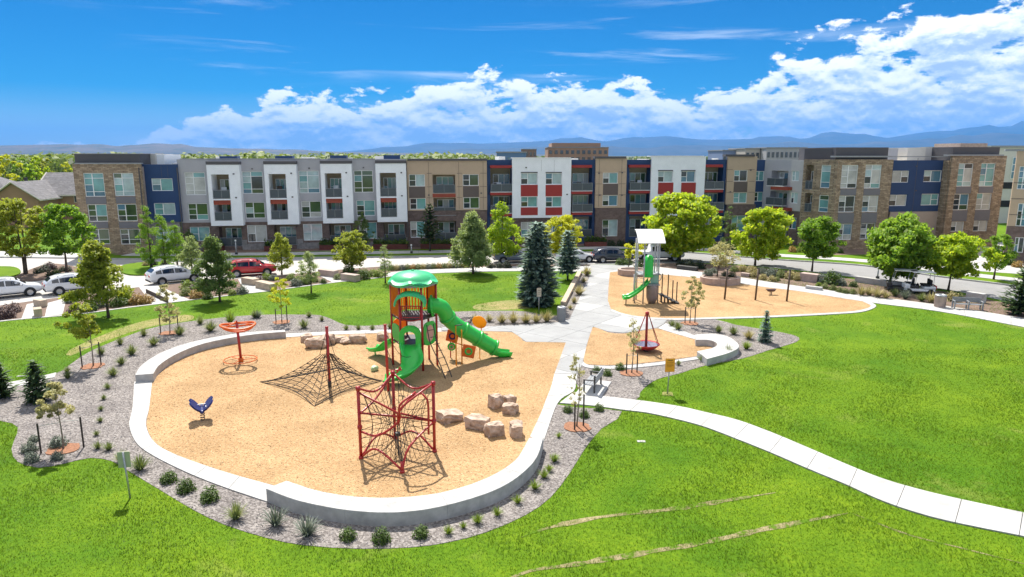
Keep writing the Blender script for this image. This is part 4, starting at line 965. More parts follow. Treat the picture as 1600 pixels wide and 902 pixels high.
TR = [
 ('leafy tree at the far left corner of the street with a forked trunk', 38, 428, 308, -6, 80, 398, 'round', 'leaf_olive', 2, 5200, 2),
 ('leafy tree behind the white cars, second from the left', 104, 427, 318, 66, 152, 396, 'round', 'leaf_green', 1, 4600, 1),
 ('broad olive tree at the lawn edge hiding the nose of a white car', 169, 497, 373, 112, 208, 472, 'spire', 'leaf_olive', 1, 6500, 1),
 ('grey green tree behind the white hatchback by the street', 300, 437, 364, 278, 326, 428, 'spire', 'leaf_grey', 1, 3200, 1),
 ('dark dense tree on the lawn edge left of the red car', 343, 472, 367, 301, 374, 456, 'spire', 'leaf_dark', 1, 6000, 1),
 ('yellow green tree at the kerb just right of the red car', 440, 429, 361, 417, 466, 421, 'spire', 'leaf_olive', 1, 3400, 1),
 ('small grey green tree standing alone on the back lawn', 486, 458, 390, 464, 503, 440, 'spire', 'leaf_grey', 1, 2800, 1),
 ('round yellow green tree by the stone block seats', 549, 424, 358, 519, 583, 414, 'oval', 'leaf_olive', 1, 4400, 1),
 ('thin young tree at the top edge of the lawn', 602, 442.5, 378, 589, 616, 432, 'oval', 'leaf_grey', 1, 1900, 1),
 ('bushy grey green tree casting a round shadow on the lawn', 739, 428, 331, 698, 778, 415, 'spire', 'leaf_grey', 1, 6500, 1),
 ('lime tree behind the bushy grey green tree', 783, 409, 314, 754, 816, 398, 'spire', 'leaf_lime', 1, 4600, 1),
 ('bright yellow tree behind the blue spruce', 876, 407, 333, 846, 912, 398, 'round', 'leaf_yellow', 1, 4600, 1),
 ('largest lime green tree beside the white play roof', 1062, 407, 302, 1003, 1127, 394, 'round', 'leaf_lime', 1, 8500, 1),
 ('green street tree second to the right of the white play roof', 1180, 414, 324, 1144, 1241, 404, 'round', 'leaf_lime', 1, 6000, 1),
 ('small round street tree on the far verge in front of the stone corner', 1269, 423, 339, 1238, 1318, 403, 'round', 'leaf_green', 1, 5200, 1),
 ('broad green tree shading the parked golf carts', 1390, 447, 334, 1337, 1468, 428, 'spread', 'leaf_green', 1, 8500, 1),
 ('spreading light green tree at the kerb near the grey bench', 1482, 454, 366, 1440, 1544, 430, 'spread', 'leaf_lime', 1, 6000, 1),
 ('small thin tree on the far verge near the right edge', 1553, 437, 360, 1530, 1584, 418, 'spread', 'leaf_green', 1, 3000, 1),
]
for k, (lb, px, by, ty, x0, x1, cy, sh, lm, st, nl, _) in enumerate(TR):
    tree('leafy_tree', lb, px, by, ty, x0, x1, cy, sh, lm, 100 + k, nl, stems=st, clumps=int(60 + nl / 120), limbs=9)
# three narrow upright trees in one clump by the grass median
for k, (px, x0, x1, ty) in enumerate(((236, 218, 252, 318), (258, 244, 274, 325), (277, 262, 292, 342))):
    tree('upright_tree', ['tallest upright tree in front of the navy wall', 'middle upright tree in front of the navy wall', 'shortest upright tree in front of the navy wall, rightmost of three'][k], px, 417, ty, x0 - 2, x1 + 2, 409, 'spire', 'leaf_green', 140 + k, 3600, clumps=75, loose=1.25, lobes=.2)
tree('dark_evergreen', 'dark narrow evergreen against the facade left of the tan section', 566, 391, 329, 549, 584, 384, 'egg', 'leaf_dark', 151, 2600)
tree('dark_evergreen', 'dark evergreen in the shade right of the largest lime tree', 1136, 392, 320, 1119, 1154, 388, 'egg', 'leaf_dark', 152, 2600)
for k, (px, ty, x0, x1, by) in enumerate(((172, 359, 155, 188, 394), (297, 357, 284, 312, 394))):
    tree('dark_shrub_tree', ['dark round shrub against the left stone tower', 'dark round shrub against the facade right of the navy wall'][k], px, by, ty, x0, x1, by - 3, 'oval', 'leaf_dark', 155 + k, 1600)
conifer('pine_tree', 'dark pine on a thin bare trunk in front of the tan facade', 672, 393, 316, 650, 695, 'needle', 160, .22, .35, 8, size=.34, droop=-.1)
conifer('blue_spruce', 'big blue spruce in the middle of the picture', 840, 477, 346, 806, 875, 'leaf_blue', 161, .03, .25, 19, size=.29, dens=1.7, droop=.14, fat=.42)
conifer('blue_spruce', 'smaller blue spruce on a bare trunk right of the big one', 887, 438, 359, 867, 907, 'leaf_blue', 162, .17, .25, 14, size=.28, dens=1.6, fat=.5)
conifer('blue_spruce', 'little blue spruce in the gravel tip on the right lawn', 1195, 535, 484, 1182, 1209, 'leaf_blue', 163, .03, .14, 10, size=.13, dens=1.2)
conifer('mugo_pine', 'young pine in the gravel bed by the left edge path', 60, 629, 563, 34, 87, 'needle', 164, .04, .18, 9, size=.2, droop=-.25, dens=1.2)
conifer('mugo_pine', 'young pine cut off by the left edge of the picture', 4, 622, 566, -20, 24, 'needle', 165, .04, .18, 9, size=.2, droop=-.25, dens=1.2)
conifer('pine_tree', 'pine beside the grey bench at the right edge', 1592, 492, 416, 1562, 1626, 'needle', 166, .05, .26, 9, size=.26, droop=-.15, dens=1.3)
conifer('pine_tree', 'dark pine against the navy wall of the right wing', 1459, 376, 342, 1442, 1476, 'needle', 167, .05, .3, 8, size=.34)
conifer('pine_tree', 'dark pine against the rightmost stone tower', 1506, 378, 342, 1489, 1524, 'needle', 168, .05, .3, 8, size=.34)
# staked saplings in the gravel
def sapling(label, px, by, ty, x0, x1, cy, leafm, seed, stakes, leaves=700, size=.11, lean=0, ring=True):
    t = tree('staked_sapling', label, px, by, ty, x0, x1, cy, 'oval', leafm, seed, leaves, size, .035, 34, 'staked saplings', bark='palebark', loose=1.15, limbs=14, lobes=.3)
    g = Vector(t.location)
    if ring:
        n = 18; P = [(math.cos(i * 6.283 / n) * random.uniform(.5, .68), math.sin(i * 6.283 / n) * random.uniform(.5, .68)) for i in range(n)]
        MB().prism(P, -.02, .045).obj('mulch_ring', M['mulch'], t)
    tops = []
    for sx, sy, h in stakes:
        mb = MB(); mb.tube([(sx, sy, -.1), (sx, sy, h)], .035, 8); mb.obj('stake', M['stake'], t); tops.append((sx, sy, h - .12))
    mb = MB()
    for (sx, sy, h) in tops: mb.tube([(sx, sy, h), (0, 0, h + .02)], .014, 5)
    mb.obj('tie', M['strap'], t)
    return t
sapling('staked yellow green sapling on the left side of the gravel', 145, 573, 466, 107, 168, 528, 'leaf_olive', 170, [(-.42, -.25, 1.25), (.35, .2, 1.35)], 1700, .15)
sapling('staked pale sapling behind the left end of the seat wall', 265, 521, 440, 243, 284, 502, 'leaf_pale', 171, [(-.5, -.15, 1.1), (.5, .2, 1.2)], 1000, .13)
sapling('staked yellow sapling on the gravel in front of the back lawn', 440, 504, 427, 422, 462, 480, 'leaf_yellow', 172, [(-.35, -.1, 1.0), (.35, .15, 1.2)], 800, .14)
sapling('staked pale yellow sapling beside two tall stakes at the left edge', 98, 703, 594, 66, 121, 652, 'leaf_pale', 173, [(-.62, -.35, 1.25), (.72, .2, 1.3)], 1300, .12)
sapling('sparse pale sapling with three stakes beside the entry path', 901, 668, 549, 879, 914, 632, 'leaf_pale', 174, [(-.12, -.35, 1.2), (.3, .1, 1.45)], 420, .09)
sapling('sparse sapling with stakes in front of the red dish spinner', 987, 584, 494, 971, 1004, 548, 'leaf_pale', 175, [(-.3, -.1, 1.15), (.3, .1, 1.1)], 420, .10)
sapling('pale sapling with stakes in front of the second playground', 1078, 506, 429, 1060, 1100, 482, 'leaf_pale', 176, [(-.35, 0, 1.2), (.35, .05, 1.2)], 1000, .14)
t = tree('planter_tree', 'sparse yellowish tree growing in the round stone planter', 1120, 441, 388, 1098, 1160, 426, 'spread', 'leaf_pale', 177, 1100, .2, .06, 30, loose=1.2)
t = tree('planter_tree', 'sparse yellowish tree beside the grey play tower', 982, 420, 375, 972, 1014, 408, 'round', 'leaf_yellow', 178, 700, .22, .05, 24, loose=1.2)

# ---------------------------------------------------------------- shrubs and tufts
def tuft_mesh(seed, r0, h, n, leafm, wid=.018, spread=.9):
    r = np.random.default_rng(seed); a = r.uniform(0, 6.283, n); tilt = r.random(n) ** .7 * spread; L = h * r.uniform(.6, 1.15, n)
    b = np.c_[np.cos(a) * r0 * .25 * r.random(n), np.sin(a) * r0 * .25 * r.random(n), np.full(n, -.02)]
    d = np.c_[np.cos(a) * np.sin(tilt), np.sin(a) * np.sin(tilt), np.cos(tilt)]; side = np.c_[-np.sin(a), np.cos(a), np.zeros(n)] * wid
    mid = b + d * L[:, None] * .6; tip = b + d * L[:, None]; tip[:, 2] -= L * np.sin(tilt) * .28
    v1 = np.stack([b - side, b + side, mid + side * .8, mid - side * .8], 1); v2 = np.stack([mid - side * .8, mid + side * .8, tip + side * .1, tip - side * .1], 1)
    return bulk('tuft', np.concatenate([v1, v2]).reshape(-1, 3), 4, M[leafm], 'mesh')
def mound_mesh(seed, n, leafm, size=.09, flat=.75):
    r = np.random.default_rng(seed); a = r.normal(0, 1, (n, 3)); a /= np.linalg.norm(a, axis=1)[:, None]; a[:, 2] = np.abs(a[:, 2])
    lob = 1 + .13 * np.sin(4 * np.arctan2(a[:, 1], a[:, 0]) + seed) + .10 * np.sin(7 * a[:, 2] * 2 + 3 * a[:, 0] * 2)
    P = a * (r.random(n) ** .3 * .5 * lob)[:, None] * np.array([1, 1, 2 * flat]); P[:, 2] += .0
    return bulk('mound', quads_at(P, np.full(n, size), r, .2, 1.2, a, .45), 4, M[leafm], 'mesh')
TUF = {k: [tuft_mesh(s + i, .4, 1.0, 150, k, .022) for i in range(3)] for s, k in enumerate(('tuft', 'tuft_lime', 'tuft_straw', 'sage'))}
MOU = {k: [mound_mesh(40 + 7 * s + i, 900, k) for i in range(3)] for s, k in enumerate(('shrub', 'sage', 'plum', 'rust', 'shrub_dark', 'tuft_lime', 'tuft_straw', 'tuft'))}
ORD = ['first', 'second', 'third', 'fourth', 'fifth', 'sixth', 'seventh', 'eighth', 'ninth', 'tenth', 'eleventh', 'twelfth', 'thirteenth', 'fourteenth', 'fifteenth', 'sixteenth', 'seventeenth', 'eighteenth', 'nineteenth', 'twentieth']
def plants(rows, lead, where, group, kind, default):
    """rows: (px, py base, px width[, material[, height factor]])"""
    for i, row in enumerate(rows):
        px, py, w = row[:3]; lm = row[3] if len(row) > 3 and row[3] else default; hf = row[4] if len(row) > 4 else None
        g = G(px, py); d = g.y * math.cos(PITCH) + CAM_H * math.sin(PITCH); wm = w / FPX * d
        me = (TUF if kind == 'tuft' else MOU)[lm][i % 3]
        o = link('grass_tuft' if kind == 'tuft' else 'shrub', me, None, (g.x, g.y, .01)); o.rotation_euler = (0, 0, random.uniform(0, 6.28))
        if kind == 'tuft': s = wm / 1.25; o.scale = (s, s, s * (hf or 1.0))
        else: o.scale = (wm, wm, wm * (hf or .85))
        tag(o, lead + ', ' + ORD[i] + ' ' + where, 'grass tuft' if kind == 'tuft' else 'shrub', group)
plants([(264, 753, 27), (291, 768, 30), (328, 782, 32), (544, 842, 28), (596, 846, 32), (658, 839, 27)], 'compact green shrub in the front gravel', 'from left', 'compact shrubs by the front kerb', 'mound', 'shrub')
plants([(219, 735, 34), (369, 812, 38), (431, 822, 44, 'sage'), (480, 838, 46, 'sage')], 'loose grey green grass clump in the front gravel', 'from left', 'loose grass clumps in front', 'tuft', 'tuft')
plants([(701, 835, 20), (724, 826, 15), (747, 818, 22), (777, 806, 20, None), (809, 787, 20), (836, 765, 22), (850, 747, 20), (858, 737, 16), (866, 722, 20), (873, 684, 12)], 'small lime tuft outside the seat wall', 'from the front', 'lime tufts outside the seat wall', 'tuft', 'tuft_lime')
plants([(887, 644, 17), (913, 652, 18), (936, 642, 17), (932, 582, 15), (949, 587, 16), (969, 578, 17)], 'little dark shrub beside the entry path', 'from left, nearer row first', 'little shrubs by the entry path', 'mound', 'shrub')
plants([(53, 691, 17), (46, 706, 24), (50, 722, 24)], 'grey sage shrub at the left end of the gravel', 'from the back', 'sage shrubs at the left', 'mound', 'sage')
plants([(92, 698, 26), (90, 718, 20)], 'dark sage shrub beside the leftmost staked sapling', 'from the back', 'sage shrubs by the sapling', 'mound', 'sage')
plants([(168, 608, 14), (162, 625, 12), (158, 642, 12), (157, 660, 13), (151, 681, 13), (153, 702, 18), (170, 704, 20), (190, 722, 26), (106, 592, 18), (105, 582, 14)], 'small straw tuft in the left gravel', 'from the back', 'straw tufts in the left gravel', 'tuft', 'tuft')
plants([(190, 570, 20), (206, 555, 24), (188, 539, 18), (240, 540, 22), (225, 525, 18), (158, 555, 20), (177, 588, 22), (281, 524, 24), (313, 507, 18), (329, 518, 26), (360, 505, 26, 'tuft_lime'), (398, 497, 18)], 'green tuft in the gravel left of the playground', 'going away from the camera', 'green tufts in the upper left gravel', 'tuft', 'tuft')
plants([(403, 497, 18, 'sage'), (475, 513, 22), (503, 502, 12), (483, 496, 14), (541, 516, 13), (560, 516, 13), (582, 516, 13), (610, 514, 16)], 'green tuft along the kerb behind the net', 'from left', 'green tufts behind the net', 'tuft', 'tuft')
plants([(742, 505, 20), (764, 503, 18), (784, 505, 24), (802, 505, 26), (822, 505, 26), (838, 504, 22), (854, 503, 26)], 'pale grass tuft in front of the big blue spruce', 'from left', 'pale tufts before the spruce', 'tuft', 'tuft_straw')
plants([(917, 431, 22), (912, 442, 14), (905, 461, 24), (897, 474, 15), (891, 484, 12)], 'pale grass tuft between stone edging and plaza', 'from the back', 'pale tufts beside the plaza', 'tuft', 'tuft_straw')
plants([(1050, 510, 16), (1059, 516, 20), (1123, 520, 18), (1146, 523, 20), (1170, 530, 22, 'tuft_straw'), (1166, 546, 20, 'tuft_lime'), (1137, 556, 24), (1097, 565, 16, 'tuft_lime'), (1060, 571, 12)], 'green tuft in the gravel round the hooked seat wall', 'clockwise', 'tufts round the hooked seat wall', 'tuft', 'tuft')
# street-side planting strip
plants([(8, 497, 30, 'plum'), (22, 488, 22, 'plum'), (117, 489, 22, 'plum'), (110, 473, 20, 'sage'), (140, 486, 26), (155, 480, 24, 'sage'), (185, 478, 30), (200, 474, 24, 'sage')], 'shrub in the planting strip below the white cars', 'from left', 'shrubs by the white cars', 'mound', 'shrub')
plants([(213, 475, 24), (226, 474, 22), (234, 472, 16, 'rust')], 'rust coloured shrub right of the broad olive tree', 'from left', 'rust shrubs', 'mound', 'rust')
plants([(293, 452, 22, 'tuft_lime'), (308, 456, 24, 'plum'), (291, 462, 20, 'tuft'), (308, 466, 22, 'rust'), (325, 467, 18), (354, 458, 12), (363, 461, 14, 'tuft_lime'), (378, 459, 20, 'sage'), (406, 443, 18, 'plum'), (417, 437, 16, 'tuft_lime'), (427, 438, 14, 'sage')],
       'planting strip shrub between white hatchback and red car', 'from left', 'shrubs below the red car', 'mound', 'shrub')
plants([(455, 438, 16, 'tuft_lime'), (463, 447, 20, 'sage'), (477, 444, 22), (493, 441, 12, 'tuft'), (505, 443, 12), (528, 437, 14, 'tuft'), (545, 426, 20), (568, 436, 24), (578, 432, 14, 'tuft'), (583, 430, 14, 'tuft_lime'), (591, 433, 18, 'tuft_lime'), (600, 422, 16, 'sage')],
       'shrub round the stone block seats', 'from left', 'shrubs round the block seats', 'mound', 'shrub')
plants([(612 + i * 8.2, 422.5 - i * .28, 13, ['tuft', 'tuft_straw', 'sage', 'tuft', 'rust'][i % 5]) for i in range(15)], 'low mixed shrub in the strip behind the back path', 'from left', 'low shrubs behind the back path', 'mound', 'tuft')
plants([(767, 419, 14), (780, 419, 14), (792, 419, 16)], 'dark shaded shrub at the foot of the lime tree', 'from left', 'dark shrubs under the lime tree', 'mound', 'shrub_dark')  # deep shade under the tree is put into the dark leaf colour
plants([(969, 414, 16), (981, 414, 16), (1001, 423, 24)], 'round green shrub beside the dark parked car', 'from left', 'round shrubs by the dark car', 'mound', 'shrub')
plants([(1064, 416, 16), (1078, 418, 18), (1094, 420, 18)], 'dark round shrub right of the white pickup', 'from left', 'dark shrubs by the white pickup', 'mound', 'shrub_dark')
plants([(1105, 439, 16), (1114, 436, 14), (1132, 440, 12, 'shrub_dark'), (1143, 441, 14, 'shrub_dark')], 'small plant inside the round stone planter', 'from left', 'plants in the stone planter', 'mound', 'sage')
plants([(1147, 424, 14, 'tuft'), (1160, 424, 16, 'tuft_straw'), (1175, 427, 18, 'tuft_straw'), (1190, 428, 16, 'sage'), (1205, 432, 20, 'sage'), (1220, 434, 18), (1236, 436, 20, 'tuft_straw'), (1246, 438, 18, 'tuft_straw'), (1192, 437, 14, 'tuft_straw'), (1206, 440, 14, 'tuft_straw'), (1214, 439, 10, 'tuft'), (1178, 433, 16, 'tuft_straw')],
       'shrub in the strip behind the three bronze posts', 'from left', 'shrubs behind the bronze posts', 'mound', 'tuft')
plants([(1284, 442, 22, 'sage'), (1300, 444, 30), (1314, 446, 18, 'sage'), (1279, 449, 12, 'tuft_lime'), (1289, 451, 13, 'tuft'), (1301, 454, 13, 'tuft'), (1312, 457, 13, 'tuft'), (1321, 459, 12, 'tuft'), (1332, 460, 13, 'tuft'), (1333, 448, 14, 'shrub')], 'rounded shrub in the strip right of the stone bench block', 'from left', 'rounded shrubs by the stone block', 'mound', 'shrub')
plants([(1346, 462, 22), (1358, 462, 20), (1371, 465, 24), (1384, 467, 18), (1398, 463, 18, 'tuft'), (1414, 467, 22, 'sage'), (1440, 471, 20, 'tuft'), (1454, 473, 24)], 'tall pale grass in the strip before the golf carts', 'from left', 'grasses before the golf carts', 'tuft', 'tuft_straw')
plants([(1486, 470, 22, 'tuft_straw'), (1497, 468, 18, 'tuft'), (1552, 405, 22, 'shrub'), (1575, 414, 20, 'shrub'), (1590, 418, 16, 'rust')], 'low shrub near the grey bench and right corner', 'from left', 'shrubs at the right', 'mound', 'shrub')
plants([(60, 427, 14), (70, 424, 16), (79, 432, 14), (88, 429, 13, 'shrub'), (77, 418, 13, 'plum'), (83, 421, 13, 'plum'), (98, 424, 12), (107, 424, 12)], 'dark rounded shrub on the island behind the white cars', 'from left', 'shrubs on the island', 'mound', 'shrub_dark')
plants([(240, 414, 13), (228, 415, 11, 'tuft_straw'), (258, 415, 13), (241, 427, 14, 'shrub')], 'rounded shrub on the grass median behind the white hatchback', 'from left', 'shrubs on the median', 'mound', 'shrub_dark')
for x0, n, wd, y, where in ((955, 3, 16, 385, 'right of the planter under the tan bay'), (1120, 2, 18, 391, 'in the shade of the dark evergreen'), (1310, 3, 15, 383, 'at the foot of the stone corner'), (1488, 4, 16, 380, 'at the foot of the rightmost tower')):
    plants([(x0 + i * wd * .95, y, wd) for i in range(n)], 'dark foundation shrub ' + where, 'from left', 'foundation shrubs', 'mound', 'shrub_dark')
plants([(1238, 394, 14, 'rust'), (1250, 394, 14, 'tuft_lime'), (1300, 396, 12, 'tuft_lime'), (1312, 396, 12, 'shrub')], 'small mixed shrub in the bed below the angled balconies', 'from left', 'shrubs below the angled balconies', 'mound', 'tuft')

# islands in the street on the left
isl = [(20, 440), (45, 424), (80, 414), (115, 418), (125, 424), (110, 430), (70, 438)]
struct(MB().prism(GL(isl, RZ, .8, True), -.2, .0).obj('street_island', M['soil']))
isl = [(188, 418), (215, 412), (255, 411), (275, 416), (262, 426), (225, 431), (195, 429)]
struct(MB().prism(GL(isl, RZ, .8, True), -.2, .0).obj('street_island', M['lawn']))
struct(MB().prism(GL([(-40, 430), (-40, 420), (15, 418), (32, 424), (25, 432), (-10, 437)], RZ, .8, True), -.2, .0).obj('street_island', M['lawn']))

# ---------------------------------------------------------------- grass, chips and stones as real relief
def scatter(n, xr, yr, test, dens=None):
    p = np.c_[rng.uniform(*xr, n), rng.uniform(*yr, n)]
    if dens is not None: p = p[rng.random(len(p)) < dens(p)]
    return p[test(p)]
p = np.concatenate([scatter(800000, (-42, 48), (14, 40), free_lawn, lambda p: np.clip(1.15 - (p[:, 1] - 16) / 26, .12, 1)), scatter(130000, (-62, 66), (38, 66), free_lawn)])
vis = np.abs(p[:, 0]) < (p[:, 1] + 9) * 1.0; p = p[vis]
n = len(p); a = rng.uniform(0, 6.283, n); h = rng.uniform(.035, .085, n) * (1 + .35 * np.sin(p[:, 0] * 1.1 + 2 * np.sin(p[:, 1] * .7))); w = .004 + .00034 * p[:, 1]
lean = rng.normal(0, .6, (n, 2)) * h[:, None]
s = np.c_[np.cos(a), np.sin(a)] * w[:, None]; z0 = np.full(n, -.005)
v = np.stack([np.c_[p - s, z0], np.c_[p + s, z0], np.c_[p + lean, h]], 1).reshape(-1, 3)
stuff(tag(bulk('grass', v, 3, M['blade']), 'short mown green grass covering the lawns', 'grass'))
def chips(poly, n, L, name, label, m, zt, wr=.28, th=.5):
    xs = [q[0] for q in poly]; ys = [q[1] for q in poly]; p = scatter(n, (min(xs), max(xs)), (min(ys), max(ys)), lambda q: inside(q, poly))
    k = len(p); a = rng.uniform(0, 6.283, k); l = L * rng.uniform(.5, 1.3, k); t = np.c_[np.cos(a), np.sin(a)] * l[:, None] * .5; s = np.c_[-np.sin(a), np.cos(a)] * (l * wr * .5)[:, None]
    z = zt + rng.uniform(.003, .010, k); dz = rng.normal(0, .0045, k); dw = rng.normal(0, .003, k)
    v = np.stack([np.c_[p - t - s, z - dz - dw], np.c_[p + t - s, z + dz - dw], np.c_[p + t + s, z + dz + dw], np.c_[p - t + s, z - dz + dw]], 1).reshape(-1, 3)
    return stuff(tag(bulk(name, v, 4, m), label, name.replace('_', ' ')))
M['chip'] = foliage('wood_chip', (.41, .26, .13), (.52, .345, .18), .0, (.68, .50, .30), .9, 1.5)
M['stone_bit'] = foliage('gravel_stone', (.11, .10, .09), (.25, .23, .215), .0, (.46, .43, .41), .9)
chips(CH1, 90000, .062, 'wood_chips', 'loose tan wood chips over the main playground', M['chip'], .026)
chips(CH2, 14000, .07, 'wood_chips', 'loose tan wood chips round the red dish spinner', M['chip'], .026)
chips(CH3, 18000, .085, 'wood_chips', 'loose tan wood chips round the grey play tower', M['chip'], .026)
gt = lambda poly: [Vector((q[0], q[1])) for q in poly]
def stones(poly, n, name, label):
    ex = [CH1, CH2, PZ, CU + CL[::-1]]; xs = [q[0] for q in poly]; ys = [q[1] for q in poly]
    def ok(q):
        r = inside(q, poly)
        for e in ex: r &= ~inside(q, e)
        return r
    p = scatter(n, (max(-32, min(xs)), max(xs)), (min(ys), min(50, max(ys))), ok); k = len(p)
    r_ = rng.uniform(.012, .042, k); a = rng.uniform(0, 6.28, k); vs = []
    base = np.array([(1, 0, 0), (-.4, .85, 0), (-.5, -.8, 0), (0, 0, .8)]); c, s = np.cos(a), np.sin(a)
    B = base[None] * r_[:, None, None] * rng.uniform(.7, 1.3, (k, 4, 1)); X = B[..., 0] * c[:, None] - B[..., 1] * s[:, None] + p[:, :1]; Y = B[..., 0] * s[:, None] + B[..., 1] * c[:, None] + p[:, 1:]; Zz = B[..., 2] + .012
    V = np.stack([X, Y, Zz], -1); tri = V[:, [[0, 1, 3], [1, 2, 3], [2, 0, 3]]].reshape(-1, 3)
    return stuff(tag(bulk(name, tri, 3, M['stone_bit']), label, 'gravel'))
stones(GA, 46000, 'gravel_stones', 'loose grey crushed stones in the bed round the playground')
stones(GB, 12000, 'gravel_stones', 'loose grey crushed stones in the bed beside the red dish spinner')
# ---------------------------------------------------------------- playground equipment
def arc(p, q, sag, n=10, up=(0, 0, 1)):
    p, q, up = Vector(p), Vector(q), Vector(up)
    return [p.lerp(q, i / n) + up * (sag * 4 * (i / n) * (1 - i / n)) for i in range(n + 1)]
# --- main play tower (local frame: origin at tower centre on the ground)
TC = Vector((-5.40, 36.6, 0)); HR = 1.24
T = thing('play_tower', 'tall red post play tower with scalloped green roof and green slides', 'play tower', TC)
hexv = [Vector((math.cos(R(a)) * HR, math.sin(R(a)) * HR, 0)) for a in (-118, -62, -2, 58, 118, 178)]     # front-left, front-right, right, back-right, back-left, left
for v in hexv:
    mb = MB(); mb.tube([(v.x, v.y, -.1), (v.x, v.y, 4.74)], .062, 12); mb.tube([(v.x, v.y, 4.66), (v.x, v.y, 4.72)], .075, 12); mb.obj('post', M['red'], T, smooth=True)
# roof: domed umbrella, six lobes with lifted scallops
mb = MB(); NR, NA = 10, 72; vs = []
for sgn in (0, 1):
    for i in range(NR + 1):
        f = i / NR
        for j in range(NA):
            a = 2 * math.pi * j / NA; lob = abs(math.cos(3 * (a - R(-118))))       # 1 at the posts
            rad = 1.36 * f * (1 - .05 * (1 - lob)); z = 5.36 - .30 * f ** 2 - .18 * f ** 5 + (.16 * (1 - lob) ** 1.2) * f ** 4 - sgn * (.04 + .07 * f ** 6) - (.14 * f ** 10)
            vs.append((rad * math.cos(a), rad * math.sin(a), z))
o0 = (NR + 1) * NA; fs = []
for i in range(NR):
    for j in range(NA):
        j2 = (j + 1) % NA; q = (i * NA + j, i * NA + j2, (i + 1) * NA + j2, (i + 1) * NA + j); fs.append(q[::-1]); fs.append(tuple(k + o0 for k in q))
for j in range(NA): j2 = (j + 1) % NA; fs.append((NR * NA + j, NR * NA + j2, o0 + NR * NA + j2, o0 + NR * NA + j))
mb.add(vs, fs); rf = mb.obj('roof', M['green2'], T, smooth=True)
mb = MB(); mb.lathe([(.0, 5.44), (.07, 5.41), (.10, 5.34), (.10, 5.30)], n=14); mb.obj('roof_cap', M['green2'], rf, smooth=True)
for k in range(6):
    a = R(-90 + 60 * k); m4 = Matrix.Rotation(a + R(90), 4, 'Z'); mb = MB()
    mb.tube(arc(m4 @ Vector((-.38, -1.22, 4.72)), m4 @ Vector((.38, -1.22, 4.72)), .17), .045, 6); mb.box(-.36, .36, -1.22, -1.20, 4.62, 4.76, 0, m4); mb.obj('roof_window', M['greymetal'], rf)
# decks
for z, nm in ((2.9, 'upper_deck'), (1.5, 'lower_deck')):
    MB().prism([v * .97 for v in hexv], z - .08, z).obj(nm, M['darksteel'], T)
mb = MB(); mb.box(-.55, .55, -1.75, -1.10, 1.42, 1.5); mb.obj('slide_deck', M['darksteel'], T)
# amber slatted panels round the upper deck (each slat a sub-part of its panel)
for k, (a, b) in enumerate(((1, 2), (2, 3), (3, 4), (4, 5), (5, 0), (0, 1))):
    p, q = hexv[a], hexv[b]; d = (q - p).normalized(); L = (q - p).length; z0, z1 = (3.0, 4.62) if k not in (5,) else (3.0, 3.62)
    fr = MB(); fr.tube([p + d * .06 + Vector((0, 0, z0)), q - d * .06 + Vector((0, 0, z0))], .03, 6); fr.tube([p + d * .06 + Vector((0, 0, z1)), q - d * .06 + Vector((0, 0, z1))], .03, 6)
    for e in (p + d * .08, q - d * .08): fr.tube([e + Vector((0, 0, z0)), e + Vector((0, 0, z1))], .028, 6)
    if k == 0: continue
    pan = fr.obj('side_panel', M['red'] if k == 5 else M['amber'], T)
    n = 6 if k != 5 else 9
    for i in range(n):
        c = p + d * (.1 + (L - .2) * (i + .5) / n); w = (L - .2) / n * (.22 if k != 5 else .10); mb = MB(); ang = math.atan2(d.y, d.x)
        mb.box(-w, w, -.02, .02, z0 + .03, z1 - .03, 0, Matrix.Translation(c) @ Matrix.Rotation(ang, 4, 'Z')); mb.obj('slat', M['amber'] if k != 5 else M['darksteel'], pan)
# arched green canopy over the front opening
def arch_sheet(w, dep, z0, rise, th, y0, tilt=0.0, n=16):
    mb = MB(); vs = []
    for q in (0, th):
        for (yy, dz) in ((y0, 0), (y0 - dep, -tilt)):
            for i in range(n + 1):
                a = math.pi * i / n; vs.append((-(w / 2 + q) * math.cos(a), yy, z0 + dz + (rise + q) * math.sin(a) ** .8))
    m = n + 1; fs = []
    for i in range(n):
        fs += [(i, i + 1, m + i + 1, m + i), (2 * m + i + 1, 2 * m + i, 3 * m + i, 3 * m + i + 1), (i + 1, i, 2 * m + i, 2 * m + i + 1), (m + i, m + i + 1, 3 * m + i + 1, 3 * m + i)]
    fs += [(0, m, 3 * m, 2 * m), (m + n, n, 2 * m + n, 3 * m + n)]
    return mb.add(vs, fs)
o = arch_sheet(1.50, .62, 3.78, .55, .10, -.92, .10).obj('arch_canopy', M['green2'], T, smooth=False); bevel(o, .02)
# tube slide: rings of stacked sections down to the right
start, end = Vector((.95, -.05, 3.42)), Vector((5.05, 1.55, .42))
path = smooth_line([start + Vector((-.15, 0, .02)), start + Vector((.55, .15, -.12)), Vector((2.0, .62, 2.35)), Vector((3.4, 1.1, 1.28)), Vector((4.5, 1.42, .55)), Vector((5.35, 1.66, .34))], .12)
k = len(path); r_t = [.43 if i < k * .80 else .43 - .10 * (i - k * .80) / (k * .20) for i in range(k)]
cut = int(k * .82)
mb = MB(); mb.tube(path[:cut], r_t[:cut], 20, caps=False); ts = mb.obj('tube_slide', M['green'], T, smooth=True)
md = ts.modifiers.new('wall', 'SOLIDIFY'); md.thickness = .03
for f in (.04, .26, .45, .62, .80):
    i = int(k * f); mb = MB(); mb.tube(path[i:i + 2], r_t[i] + .055, 20, caps=True); mb.obj('flange', M['green'], ts, smooth=True)
mb = MB(); vs, fs = [], []
